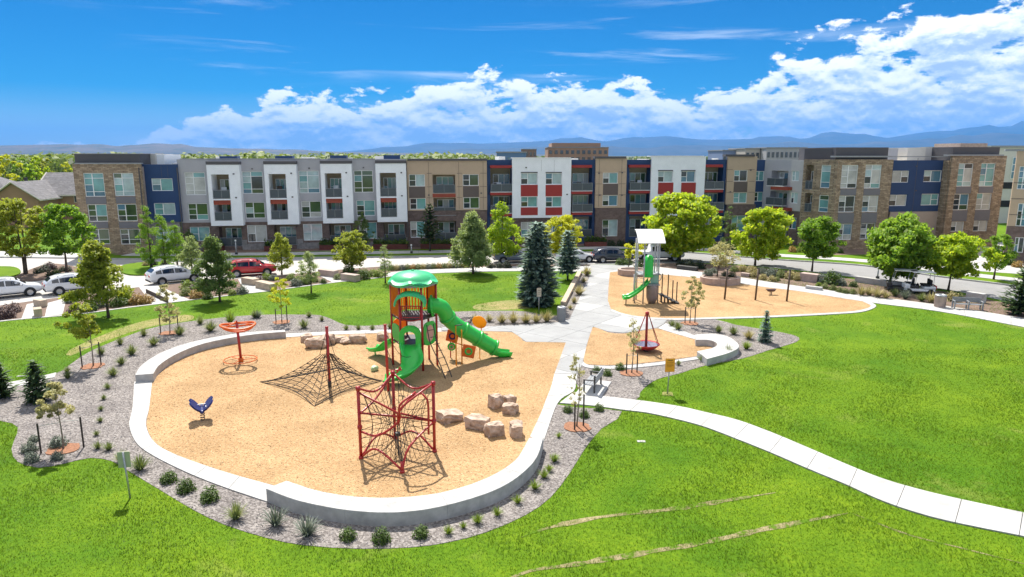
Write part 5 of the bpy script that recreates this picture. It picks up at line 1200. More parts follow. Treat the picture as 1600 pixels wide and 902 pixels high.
for i in range(cut - 1, k):              # open half-pipe run-out
    t = (path[min(i + 1, k - 1)] - path[max(i - 1, 0)]).normalized(); s = Vector((-t.y, t.x, 0)).normalized(); u = s.cross(t) * -1
    if u.z < 0: u = -u
    for j in range(11):
        a = math.pi * (1 + j / 10); vs.append(path[i] + s * math.cos(a) * r_t[i] + u * (math.sin(a) * r_t[i]))
for i in range(k - cut):
    for j in range(10): fs.append((i * 11 + j, i * 11 + j + 1, (i + 1) * 11 + j + 1, (i + 1) * 11 + j))
o = mb.add(vs, fs).obj('slide_exit', M['green'], ts, smooth=True); md = o.modifiers.new('wall', 'SOLIDIFY'); md.thickness = .05
mb = MB(); mb.tube([(3.55, 1.15, -.1), (3.55, 1.15, .95)], .028, 8); mb.obj('slide_support', M['yellow'], ts)
mb = MB(); mb.lathe([(.43, -.05), (.62, -.04), (.62, .04), (.43, .05)], n=20, M=Matrix.Translation((1.02, -.03, 3.4)) @ Matrix.Rotation(R(84), 4, 'Y')); mb.obj('slide_mount', M['green'], ts, smooth=True)
# front wave slide with hood
mb = MB(); HW = .55
hood = arch_sheet(.62, .40, 2.1, .30, .26, -1.42).obj('slide_hood', M['green'], T)
mb = MB(); mb.box(-.57, -.31, -1.82, -1.42, 1.5, 2.12); mb.box(.31, .57, -1.82, -1.42, 1.5, 2.12); o = mb.obj('hood_side', M['green'], T); bevel(o, .05)
cen = smooth_line([Vector((0, -1.5, 1.58)), Vector((.06, -2.0, 1.35)), Vector((.22, -2.45, .95)), Vector((.16, -2.85, .62)), Vector((-.22, -3.2, .36)), Vector((-.75, -3.38, .26)), Vector((-1.1, -3.42, .25))], .1)
vs, fs = [], []; prof = [(-.52, .28), (-.47, .34), (-.40, .24), (-.32, .05), (0, 0), (.32, .05), (.40, .24), (.47, .34), (.52, .28)]
for i, c in enumerate(cen):
    t = (cen[min(i + 1, len(cen) - 1)] - cen[max(i - 1, 0)]); t.z = 0; t.normalize(); s = Vector((-t.y, t.x, 0)); f = i / (len(cen) - 1); hh = 1 - .55 * max(0, f - .75) / .25
    for (a, b) in prof: vs.append(c + s * a * (1 + .15 * f) + Vector((0, 0, b * hh)))
for i in range(len(cen) - 1):
    for j in range(len(prof) - 1): fs.append((i * 9 + j, i * 9 + j + 1, (i + 1) * 9 + j + 1, (i + 1) * 9 + j))
mb = MB().add(vs, fs); sl = mb.obj('wave_slide', M['green'], T, smooth=True); md = sl.modifiers.new('wall', 'SOLIDIFY'); md.thickness = .04
mb = MB(); mb.tube([(-.62, -3.35, -.1), (-.62, -3.35, .24)], .04, 8); mb.obj('slide_support', M['green'], sl)
# small slide to the left back
cen = smooth_line([Vector((-1.05, .35, 1.25)), Vector((-1.5, .75, .95)), Vector((-1.95, 1.25, .5)), Vector((-2.45, 1.75, .28)), Vector((-2.8, 2.0, .26))], .12); vs, fs = [], []
for i, c in enumerate(cen):
    t = (cen[min(i + 1, len(cen) - 1)] - cen[max(i - 1, 0)]); t.z = 0; t.normalize(); s = Vector((-t.y, t.x, 0))
    for (a, b) in prof: vs.append(c + s * a * .9 + Vector((0, 0, b * .8)))
for i in range(len(cen) - 1):
    for j in range(8): fs.append((i * 9 + j, i * 9 + j + 1, (i + 1) * 9 + j + 1, (i + 1) * 9 + j))
o = MB().add(vs, fs).obj('small_slide', M['green'], T, smooth=True); md = o.modifiers.new('wall', 'SOLIDIFY'); md.thickness = .04
mb = MB(); mb.tube([(-2.6, 1.86, -.1), (-2.6, 1.86, .27)], .04, 8); mb.obj('slide_support', M['green'], o)
# side panels below the deck
def face_panel(a, b, z0, z1, m, name, w0=.1):
    p, q = hexv[a], hexv[b]; d = (q - p).normalized(); L = (q - p).length; Mx = Matrix.Translation(p) @ Matrix.Rotation(math.atan2(d.y, d.x), 4, 'Z')
    mb = MB(); n = 24; c = (L / 2, (z0 + z1) / 2); rx, rz = L / 2 - w0, (z1 - z0) / 2
    ring = [(c[0] + rx * math.copysign(abs(math.cos(t)) ** .55, math.cos(t)), c[1] + rz * math.copysign(abs(math.sin(t)) ** .55, math.sin(t))) for t in [2 * math.pi * i / n for i in range(n)]]
    vs = [Mx @ Vector((x, y, z)) for y in (-.03, .03) for x, z in ring]
    mb.add(vs, [tuple(range(n)), tuple(range(2 * n - 1, n - 1, -1))] + [(i, n + i, n + (i + 1) % n, (i + 1) % n) for i in range(n)]); o = mb.obj(name, m, T)
    return o, Mx, c, rx, rz
pn, Mx, c, rx, rz = face_panel(1, 2, 1.35, 2.65, M['green'], 'oval_panel')
mb = MB(); mb.add([Mx @ Vector((c[0] + rx * .6 * math.cos(t), -.04, c[1] + rz * .72 * math.sin(t))) for t in [2 * math.pi * i / 24 for i in range(24)]], [tuple(range(24))]); mb.obj('oval_inset', M['pink'], pn)
face_panel(5, 0, 1.6, 2.5, M['green'], 'side_shield'); face_panel(4, 5, 1.5, 2.6, M['amber'], 'side_shield')
# black loop climber at the right front, red arched ladder
mb = MB()
for s in (-.32, .32): mb.tube(smooth_line([Vector((1.0 + s * .5, -1.0 + s * .4, 2.6)), Vector((1.2 + s * .5, -1.3 + s * .4, 1.7)), Vector((1.7 + s * .5, -1.8 + s * .4, .8)), Vector((2.1 + s * .5, -2.3 + s * .4, -.05))], .2), .03, 6)
for f in range(7): z = .3 + f * .33; x = 2.0 - f * .16; y = -2.1 + f * .19; mb.tube([(x - .16, y - .13, z), (x + .16, y + .13, z)], .02, 5)
mb.obj('loop_ladder', M['darksteel'], T, smooth=True)
mb = MB(); mb.tube(arc(hexv[0] + Vector((.05, -.02, 2.93)), hexv[1] + Vector((-.05, -.02, 2.93)), -.12), .035, 8); mb.obj('guard_rail', M['red'], T, smooth=True)
# play panels on yellow posts to the right of the tower
A = thing('activity_panels', 'round orange and green play panels on yellow posts beside the tube slide', 'play panel', (-3.55, 38.0, 0))
for i, (x, y, h) in enumerate(((0, 0, 1.9), (.45, -1.5, 2.3), (.75, -1.25, 2.0))):
    mb = MB(); mb.tube([(x, y, -.1), (x, y, h)], .035, 8); mb.obj('post', M['yellow'] if i else M['red'], A, smooth=True)
mb = MB(); mb.tube([(.40, -1.5, 2.3), (.80, -1.25, 2.3)], .03, 8); mb.obj('cross_bar', M['darksteel'], A)
for i, (x, z, s, m1, m2) in enumerate(((.06, 1.35, .34, 'orange', 'blue'), (.0, .72, .24, 'green', 'pink'), (1.05, .78, .36, 'orange', 'green'))):
    pm = Matrix.Translation((x + .08, -.15 if i < 2 else -1.3, z)) @ Matrix.Rotation(R(12 if i != 1 else 0), 4, 'Y')
    mb = MB(); mb.box(-s, s, -.03, .03, -s, s, 0, pm) if i != 1 else mb.lathe([(0, -.03), (s, -.03), (s, .03), (0, .03)], n=20, M=pm @ Matrix.Rotation(R(90), 4, 'X')); o = mb.obj('play_panel', M[m1], A); bevel(o, .08 if i != 1 else .01, 3)
    mb = MB(); mb.lathe([(s * .62, -.05), (s * .62, -.03), (s * .34, -.03), (s * .34, -.05), (s * .62, -.05)], n=20, M=pm @ Matrix.Rotation(R(90), 4, 'X') @ Matrix.Translation((0, 0, .085))); mb.obj('spin_disc', M[m2], o, smooth=True)
mb = MB(); mb.tube([(.10, -.15, 1.0), (.9, -1.25, 1.1)], .03, 6); mb.obj('panel_bar', M['orange'], A)
# yellow paddle and black hoop behind the tube slide
g = G(752, 520); P = thing('paddle_panel', 'rounded yellow paddle panel on a post behind the tube slide', 'play panel', g)
mb = MB(); mb.tube([(0, 0, -.1), (0, 0, .5)], .035, 8); mb.obj('post', M['yellow'], P)
mb = MB(); mb.lathe([(0, -.03), (.36, -.03), (.40, 0), (.36, .03), (0, .03)], n=24, M=Matrix.Translation((-.12, 0, .72)) @ Matrix.Rotation(R(30), 4, 'Y') @ Matrix.Scale(1.25, 4, (1, 0, 0)) @ Matrix.Rotation(R(90), 4, 'X')); mb.obj('paddle', M['yellow'], P, smooth=True)
g = G(727, 512); hp = MB()
for k in range(4): hp.tube([(math.cos(a) * .42 + .05 * k, math.sin(a) * .12 + k * .07, .45 + math.sin(a + k * .4) * .22) for a in [2 * math.pi * i / 20 for i in range(20)]], .022, 6, closed=True)
for x in (-.35, .4): hp.tube([(x, 0, -.1), (x, 0, .5)], .02, 6)
o = hp.obj('coiled_hoop', M['darksteel'], None, True, g); tag(o, 'dark coiled metal hoop on the gravel behind the tube slide', 'hoop climber')

# --- net pyramid on its red mast
NC = Vector((-9.2, 32.9, 0)); T2 = thing('net_climber', 'black rope net pyramid hung from a single red mast', 'net climber', NC)
mb = MB(); mb.tube([(0, 0, -.1), (0, 0, 3.12)], .075, 12); mb.tube([(0, 0, 3.12), (0, 0, 3.16)], .09, 12); mb.obj('mast', M['red'], T2, smooth=True)
cor = [Vector((-3.8, .75, .03)), Vector((.0, -2.75, .03)), Vector((2.5, .9, .03)), Vector((-.3, 3.2, .03))]
ri = MB(); NK_ = 9
def netp(s, t):
    """s 0..4 round, t 0 (mast) .. 1 (rim)"""
    i = int(s) % 4; f = s - int(s); rim = cor[i].lerp(cor[(i + 1) % 4], f); rim = rim * (1 - .26 * 4 * f * (1 - f) * .6); rim.z = .03 + .12 * math.sin(math.pi * f)
    q = rim * (t ** .92); z = 1.95 * max(0.0, 1 - t) ** 1.55 + rim.z * t; return Vector((q.x, q.y, z))
for j in range(1, NK_ + 1):
    t = j / NK_ * .9999; ri.tube([netp(i * 4 / 48, .08 + .92 * t) for i in range(48)], .016 if j < NK_ else .022, 5, closed=True)
for k in range(20): ri.tube([netp(k / 5, .08 + .92 * i / 10) for i in range(11)], .016, 5)
ri.obj('rope_net', M['rope'], T2)
mb = MB()
for k in range(4): mb.tube([(0, 0, 3.0), netp(k, .10)], .014, 5)
mb.obj('stay_rope', M['rope'], T2)
mb = MB(); mb.tube([(0, 0, .05), (0, 0, .35)], .095, 12); mb.obj('mast_collar', M['darksteel'], T2)
# --- second mast
g = G(607, 612); T3 = thing('rope_mast', 'lone red mast with ropes between the net and the play tower', 'mast', g)
mb = MB(); mb.tube([(0, 0, -.1), (-.05, 0, 3.4)], .07, 12); mb.tube([(-.05, 0, 3.4), (-.05, 0, 3.44)], .085, 12); mb.obj('mast', M['red'], T3, smooth=True)
mb = MB(); mb.tube(smooth_line([Vector((0, 0, 2.9)), Vector((.6, .5, 1.7)), Vector((1.0, 1.0, 1.5))], .3), .014, 5); mb.tube(smooth_line([Vector((0, 0, 2.2)), Vector((.5, -.5, 1.0)), Vector((.9, -1.2, .02))], .3), .014, 5); mb.obj('rope', M['rope'], T3)
mb = MB(); mb.tube([(.42, .05, .95), (.62, .05, 1.25)], .05, 8); mb.tube([(.38, .05, 1.1), (.68, .05, 1.12)], .05, 8); mb.tube([(0, 0, 1.1), (.4, .05, 1.1)], .02, 6); mb.obj('grip', M['red'], T3)

# --- red cube climber
pL, pR, pF, pB = Vector((-5.82, 24.6, 0)), Vector((-3.05, 25.2, 0)), Vector((-4.04, 23.4, 0)), Vector((-4.83, 26.5, 0))
cc = (pL + pR + pF + pB) / 4; T4 = thing('cube_climber', 'red tubular cube climber with curved bars and rope webs', 'net climber', cc)
L_, R_, F_, B_ = [p - cc for p in (pL, pR, pF, pB)]; HT = 2.85; up = Vector((0, 0, 1)); order = [L_, F_, R_, B_]
for p in order:
    mb = MB(); q = p
    if p is F_: mb.tube([p - up * .1, p + up * .45], .062, 10)
    else: mb.tube([p - up * .1, p + up * HT], .062, 10)
    mb.obj('post', M['red'], T4, smooth=True)
    for z in ([0.05, HT] if p is not F_ else [.05]) + [HT * .46]:
        if p is F_ and z > 1: continue
        mb = MB(); mb.lathe([(.0, -.09), (.085, -.08), (.1, 0), (.085, .08), (0, .09)], c=(p.x, p.y, z), n=10); mb.obj('joint', M['red'], T4, smooth=True)
mid = Vector((0, 0, HT * .52)); top_mid = F_ * .28 + up * HT * .78
bars = []
bars.append(smooth_line([L_ + up * HT, L_.lerp(B_, .5) + up * (HT - .42), B_ + up * HT], .2))
bars.append(smooth_line([B_ + up * HT, B_.lerp(R_, .5) + up * (HT - .42), R_ + up * HT], .2))
bars.append(smooth_line([R_ + up * HT, R_.lerp(F_, .45) + up * (HT - .12), F_.lerp(mid, .35) + up * 1.0 + up * HT * .25, F_.lerp(Vector(), .5) + up * HT * .55], .2))     # sweeping S bar
bars.append(smooth_line([L_ + up * HT * .40, L_.lerp(F_, .45) + up * HT * .42, F_.lerp(Vector(), .45) + up * HT * .62, F_.lerp(Vector(), .2) + up * HT * .88, F_.lerp(R_, .45) + up * HT * 1.0], .2))
bars.append(smooth_line([L_ + up * .08, L_.lerp(F_, .4) + up * .62, F_ + up * .12], .2))
bars.append(smooth_line([F_ + up * .12, F_.lerp(R_, .22) + up * .85, R_ + up * HT * .46], .2))
bars.append(smooth_line([R_ + up * .08, R_.lerp(B_, .5) + up * .6, B_ + up * .08], .2))
bars.append(smooth_line([B_ + up * .08, B_.lerp(L_, .5) + up * .6, L_ + up * .08], .2))
bars.append([L_ + up * HT * .95, Vector((0, 0, HT * .62)), R_ + up * HT * .46])
bars.append([L_ + up * HT * .66, Vector((0, -.1, HT * .58)), R_ + up * HT * .46])
bars.append(smooth_line([L_ + up * HT * .64, L_.lerp(B_, .45) + up * HT * .74, B_ + up * HT * .98], .2))
bars.append(smooth_line([R_.lerp(F_, .18) + up * .9, R_.lerp(F_, .2) + up * HT * .82, R_.lerp(Vector(), .5) + up * HT * .86, Vector((0, 0, HT * .6))], .2))
for b in bars: mb = MB(); mb.tube(b, .042, 8); mb.obj('bar', M['red'], T4, smooth=True)
mb = MB()
def web(a, b, c, d, n=7):
    """saddle of ropes between four corners"""
    for i in range(n + 1):
        f = i / n; mb.tube([a.lerp(b, f).lerp(d.lerp(c, f), j / 6) * 1.0 + (mid - a.lerp(b, f).lerp(d.lerp(c, f), j / 6)) * (.55 * math.sin(math.pi * f) * math.sin(math.pi * j / 6)) for j in range(7)], .011, 4)
        mb.tube([a.lerp(d, f).lerp(b.lerp(c, f), j / 6) + (mid - a.lerp(d, f).lerp(b.lerp(c, f), j / 6)) * (.55 * math.sin(math.pi * f) * math.sin(math.pi * j / 6)) for j in range(7)], .011, 4)
web(L_ + up * .1, F_ + up * .2, F_ * .55 + up * HT * .6, L_ + up * HT * .95); web(F_ + up * .2, R_ + up * .1, R_ + up * HT * .9, F_ * .55 + up * HT * .6); web(R_ + up * .1, B_ + up * .1, B_ + up * HT * .9, R_ + up * HT * .9); web(B_ + up * .1, L_ + up * .1, L_ + up * HT * .9, B_ + up * HT * .9)
mb.obj('rope_web', M['rope'], T4)
mb = MB(); mb.tube([(0, 0, -.05), (.02, 0, HT * .62)], .03, 6); mb.lathe([(0, -.1), (.1, -.06), (.1, .06), (0, .1)], c=(0, 0, .9), n=10); mb.obj('centre_strut', M['darksteel'], T4)

# --- orange overhead spinner
g = G(376, 566); T5 = thing('overhead_spinner', 'orange wavy ring spinner on a leaning red post with a ground ring', 'spinner', g)
mb = MB(); mb.tube([(.04, 0, -.1), (-.05, 0, 2.3)], .075, 12); mb.tube([(-.05, 0, 2.3), (-.05, 0, 2.42)], .04, 8); mb.obj('post', M['red'], T5, smooth=True)
mb = MB(); pts = [(math.cos(a) * .93, math.sin(a) * .80, 2.14 + .06 * math.sin(2 * a + .6)) for a in [2 * math.pi * i / 40 for i in range(40)]]; mb.tube(pts, .065, 8, closed=True)
mb.tube([(math.cos(a) * .80, math.sin(a) * .68, 2.0 + .06 * math.sin(2 * a + .6)) for a in [2 * math.pi * i / 40 for i in range(40)]], .05, 8, closed=True)
ring = mb.obj('spinning_ring', M['orange'], T5, smooth=True)
mb = MB()
for a in (0, 2.1, 4.2): mb.tube([(-.05, 0, 2.32), (math.cos(a) * .5 - .02, math.sin(a) * .4, 2.26), (math.cos(a) * .9, math.sin(a) * .77, 2.14 + .06 * math.sin(2 * a + .6))], .035, 8)
mb.obj('ring_arm', M['orange'], ring, smooth=True)
mb = MB(); mb.tube([(math.cos(a) * .9, math.sin(a) * .85, .16) for a in [2 * math.pi * i / 40 for i in range(40)]], .025, 6, closed=True)
for a in (.4, 2.5, 4.6): mb.tube([(.03, 0, .12), (math.cos(a) * .9, math.sin(a) * .85, .16)], .02, 6)
mb.tube([(.03, 0, -.02), (.03, 0, .25)], .14, 12); mb.obj('foot_ring', M['orange'], T5, smooth=True)

# --- blue butterfly spring rider
g = G(317, 657); T6 = thing('butterfly_rider', 'blue butterfly shaped spring rider on the wood chips', 'spring rider', g, R(25)); T6.scale = (1.0, 1.0, 1.0)
mb = MB(); mb.tube([(math.cos(i * .7) * .09, math.sin(i * .7) * .09, -.03 + i * .0125) for i in range(36)], .02, 6); mb.obj('spring', M['darksteel'], T6)
def wing(sx):
    out = [(0, .0), (.08, .36), (.28, .56), (.52, .54), (.62, .34), (.56, .10), (.60, -.10), (.52, -.34), (.28, -.42), (.06, -.28)]
    P = smooth_line([Vector((a, b, 0)) for a, b in out], .06, True); n = len(P); th = .07; Mx = Matrix.Translation((sx * .04, 0, .48)) @ Matrix.Rotation(-sx * R(46), 4, 'Y') @ Matrix.Scale(sx, 4, (1, 0, 0))
    mb = MB(); mb.add([Mx @ Vector((p.x, p.y, z)) for z in (-th / 2, th / 2) for p in P], [tuple(range(n))[::-1] if sx > 0 else tuple(range(n)), tuple(range(n, 2 * n)) if sx > 0 else tuple(range(2 * n - 1, n - 1, -1))] + [(i, (i + 1) % n, n + (i + 1) % n, n + i) for i in range(n)])
    return mb
for sx in (-1, 1): wing(sx).obj('wing', M['blue'], T6)
mb = MB(); mb.tube([(0, -.42, .50), (0, -.2, .46), (0, .25, .46), (0, .5, .56)], [.06, .1, .1, .05], 10); b_ = mb.obj('body', M['blue'], T6, smooth=True)
mb = MB(); mb.box(.16, .36, -.20, .0, .665, .675, 0, Matrix.Rotation(R(0), 4, 'Z')); mb.box(-.28, .28, .30, .34, .62, .66); o = mb.obj('handle_and_plate', M['whitemetal'], T6)

# --- red dish spinner
g = G(1009, 549); T7 = thing('dish_spinner', 'red dish spinner with centre pole and stay cables', 'spinner', g)
mb = MB(); mb.tube([(0, 0, .2), (0, 0, 2.35)], [.085, .07], 12); mb.lathe([(0, 2.45), (.08, 2.43), (.12, 2.36), (.12, 2.28), (0, 2.26)], n=12); mb.obj('centre_pole', M['red'], T7, smooth=True)
mb = MB(); mb.lathe([(.0, .12), (.30, .13), (.58, .24), (.78, .42), (.82, .47), (.78, .49), (.55, .33), (.3, .25), (0, .24)], n=32); ds = mb.obj('dish', M['red'], T7, smooth=True)
mb = MB(); mb.lathe([(.10, .285), (.5, .345), (.70, .435), (.74, .455)], n=28); mb.obj('dish_floor', mat('dish_net', (.10, .10, .17), .7, .5, 9), ds, smooth=True)
mb = MB(); mb.cyl((0, 0), .16, -.05, .14, 16); mb.obj('base', M['darksteel'], T7)
mb = MB()
for k in range(6): a = k * 1.047 + .3; mb.tube([(math.cos(a) * .08, math.sin(a) * .08, 2.33), (math.cos(a) * .79, math.sin(a) * .79, .48)], .014, 5)
mb.obj('stay_cable', M['rope'], T7)
for a in (.3, 3.44): mb = MB(); mb.tube([(math.cos(a) * .1, math.sin(a) * .1, 2.25), (math.cos(a) * .8, math.sin(a) * .8, .48)], .028, 6); mb.obj('stay_bar', M['red'], T7)

# --- grey play tower at the back
g = G(1011, 474); g.y += .3; T8 = thing('grey_play_tower', 'grey post play tower with arched white roof and green slide', 'play tower', g)
gp = [(-1.02, -.35, 5.2), (-.42, -.75, 5.2), (.85, -.15, 5.2), (.62, .35, 5.2), (-.65, .95, 5.2), (.95, .95, 5.2), (-.95, .4, 2.2)]
for x, y, h in gp: mb = MB(); mb.tube([(x, y, -.1), (x, y, h)], .055, 10); mb.obj('post', M['steel'], T8, smooth=True)
mb = MB(); n = 14; vs = []
for q in (0, .06):
    for xx in (1.04, -1.04):
        for i in range(n + 1):
            f = i / n; vs.append((xx + .12 * f, -1.35 + 2.5 * f, 4.88 + .82 * math.sin(math.pi / 2 * min(1, f * 1.15)) - .25 * max(0, f - .87) + q))
m_ = n + 1; fs = []
for i in range(n): fs += [(i, m_ + i, m_ + i + 1, i + 1), (2 * m_ + i, 2 * m_ + i + 1, 3 * m_ + i + 1, 3 * m_ + i), (i, i + 1, 2 * m_ + i + 1, 2 * m_ + i), (m_ + i + 1, m_ + i, 3 * m_ + i, 3 * m_ + i + 1)]
fs += [(0, 2 * m_, 3 * m_, m_), (n, m_ + n, 3 * m_ + n, 2 * m_ + n)]; mb.add(vs, fs); r8 = mb.obj('roof', M['whitemetal'], T8)
mb = MB(); mb.tube([(-1.0, -1.25, 4.9), (1.0, -1.25, 4.9)], .035, 6); mb.tube([(-.95, .9, 5.6), (1.08, .9, 5.6)], .035, 6); mb.obj('roof_beam', M['steel'], r8)
for x, y, w, dp, z in ((.1, .3, 1.7, 1.4, 2.35), (.35, -.2, 1.1, .9, 1.55)): mb = MB(); mb.box(x - w / 2, x + w / 2, y - dp / 2, y + dp / 2, z - .07, z); mb.obj('deck', M['greymetal'], T8)
mb = MB(); pth = smooth_line([Vector((.1, .0, 3.55)), Vector((.05, -.25, 3.2)), Vector((.02, -.4, 2.6)), Vector((0, -.5, 2.1))], .1); mb.tube(pth, .34, 16, caps=False); o = mb.obj('tube_slide', M['green'], T8, smooth=True); o.modifiers.new('wall', 'SOLIDIFY').thickness = .03
mb = MB(); mb.lathe([(.0, .33), (.2, .28), (.34, .1), (.36, -.05)], c=(.1, .02, 3.5), n=16); mb.obj('tube_top', M['green'], o, smooth=True)
cen = smooth_line([Vector((.05, -.45, 1.75)), Vector((-.35, -.62, 1.35)), Vector((-.95, -.72, .85)), Vector((-1.6, -.75, .48)), Vector((-2.0, -.75, .44))], .15); vs, fs = [], []
for i, c in enumerate(cen):
    for (a, b) in prof: vs.append(c + Vector((0, a * .85, b * .8)))
for i in range(len(cen) - 1):
    for j in range(8): fs.append((i * 9 + j, i * 9 + j + 1, (i + 1) * 9 + j + 1, (i + 1) * 9 + j))
o = MB().add(vs, fs).obj('slide', M['green'], T8, smooth=True); o.modifiers.new('wall', 'SOLIDIFY').thickness = .04
mb = MB(); mb.tube([(-1.75, -.75, -.1), (-1.75, -.75, .46)], .04, 8); mb.obj('slide_support', M['bronze'], o)
mb = MB(); mb.lathe([(.0, 1.5), (.42, 1.48), (.46, 1.2), (.44, .5), (.30, .06), (0, .04)], c=(.35, -.35, 0), n=20); mb.obj('barrel', mat('grey_barrel', (.24, .19, .17), .6, .1, 3), T8, smooth=True)
mb = MB()
for z in (1.75, 2.05, 2.35): mb.tube([(-1.0, -.35, z), (-.42, -.75, z)], .02, 6)
for x, z in ((.75, 2.1), (.5, 1.9)): mb.tube([(x + math.cos(a) * .3, -.3, z + math.sin(a) * .32) for a in [2 * math.pi * i / 20 for i in range(20)]], .035, 6, closed=True)
mb.obj('guard_rail', M['steel'], T8, smooth=True)
mb = MB(); mb.box(.2, .8, -.34, -.28, 1.6, 2.3); mb.obj('guard_panel', mat('mint_panel', (.22, .42, .33), .5), T8)
for k, (x, h) in enumerate(((1.25, 2.3), (1.7, 2.25), (2.05, 1.8), (2.35, 1.7))):
    mb = MB(); mb.tube([(x, .2 - .12 * k, -.1), (x, .2 - .12 * k, h)], .045, 8); mb.obj('balance_post', M['bronze'], T8)
for k in range(5): mb = MB(); mb.box(1.0 + k * .28, 1.32 + k * .28, -.5 - k * .06, .3 - k * .06, .62 - k * .14, .70 - k * .14); mb.box(1.1 + k * .28, 1.2 + k * .28, -.1 - k * .06, .0 - k * .06, -.1, .62 - k * .14); mb.obj('step', M['darksteel'], T8)
# --- three bronze posts, small spring seat
for k, (px, by, ty) in enumerate(((1132, 468.5, 421), (1180, 469.5, 420), (1229, 471.5, 423))):
    g = G(px, by); h = atY(px, ty, g.y).z; t = thing('bronze_post', ['leftmost of the three tall bronze posts on the wood chips', 'middle one of the three tall bronze posts on the wood chips', 'rightmost of the three tall bronze posts on the wood chips'][k], 'post', g, 0, 'bronze posts')
    mb = MB(); mb.tube([(0, 0, -.1), (.10, 0, h)], .075, 10); mb.obj('shaft', M['bronze'], t, smooth=True)
    mb = MB(); mb.tube([(.10, 0, h), (.105, 0, h + .05)], .09, 10); mb.obj('cap', M['darksteel'], t)
g = G(1204, 461); t = thing('spring_seat', 'tiny dark spring seat between the bronze posts', 'spring rider', g)
mb = MB(); mb.tube([(math.cos(i * .8) * .1, math.sin(i * .8) * .1, -.03 + i * .011) for i in range(30)], .02, 5); mb.obj('spring', M['darksteel'], t)
mb = MB(); mb.add([(-.42, -.18, .52), (.42, -.18, .52), (.42, .18, .52), (-.42, .18, .52), (-.25, -.18, .3), (.25, -.18, .3), (.25, .18, .3), (-.25, .18, .3)], [(0, 1, 2, 3), (4, 7, 6, 5), (0, 4, 5, 1), (1, 5, 6, 2), (2, 6, 7, 3), (3, 7, 4, 0)]); o = mb.obj('seat', mat('seat_brown', (.10, .05, .04), .6), t); bevel(o, .05)
# --- boulders
def boulder(label, px, py, w, hpx, seed, group, m='sandstone', boxy=.6):
    r = random.Random(seed); g = G(px, py); d = g.y * math.cos(PITCH) + CAM_H * math.sin(PITCH); W = w / FPX * d; H = hpx / FPX * d * .92
    bm = bmesh.new(); bmesh.ops.create_cube(bm, size=1.0); bmesh.ops.subdivide_edges(bm, edges=bm.edges[:], cuts=5, use_grid_fill=True)
    from mathutils import noise as mn
    for v in bm.verts:
        c = v.co.copy(); s = c.normalized() * .62; c = c * boxy + s * (1 - boxy); nz = mn.noise_vector(c * 1.7 + Vector((seed * 3.1, 0, 0))) * .16 + mn.noise_vector(c * 4.5 + Vector((seed, 0, 0))) * .065 + mn.noise_vector(c * 11 + Vector((seed, 2, 0))) * .022
        c += nz; v.co = Vector((c.x * W, c.y * W * r.uniform(.78, .82), (c.z + .42) * H))
    zt = r.uniform(-.12, .12)
    for v in bm.verts: v.co.z += zt * v.co.x
    me = bpy.data.meshes.new('boulder'); bm.to_mesh(me); bm.free(); me.materials.append(M[m])
    o = link('boulder', me, None, (g.x, g.y, 0)); o.rotation_euler = (0, 0, r.uniform(0, 3)); tag(o, label, 'boulder', group); return o
for k, row in enumerate(((703, 657, 36, 17, 'long low boulder nearest the red cube climber'), (747, 668, 32, 21, 'block shaped boulder in the middle of the right rock group'), (772, 680, 26, 23, 'rounded boulder in front of the block shaped one'), (775, 637, 20, 24, 'upright square boulder at the back of the right rock group'),
                         (795, 632, 18, 17, 'topmost small boulder of the right rock group'), (797, 646, 22, 18, 'boulder right of the upright square one'), (807, 681, 24, 24, 'rightmost boulder of the front rock group'))):
    boulder(row[4], *row[:4], 10 + k, 'boulders on the right of the chips', boxy=.75)
for k, row in enumerate(((479, 534, 18, 14, 'leftmost boulder of the group behind the net'), (494, 543, 28, 18, 'large front boulder of the group behind the net'), (513, 538, 22, 18, 'second large boulder behind the net mast'), (530, 534, 24, 10, 'flat boulder behind the net'), (541, 536, 22, 8, 'flattest slab like boulder behind the net'), (559, 535, 24, 15, 'rightmost pointed boulder of the group behind the net'), (598, 531, 20, 14, 'lone boulder left of the play tower'))):
    boulder(row[4], *row[:4], 30 + k, 'boulders behind the net', boxy=.45)
o = boulder('round pale green ball shaped stone right of the net', 585, 580, 11, 10, 50, None, 'ballgreen', .1)
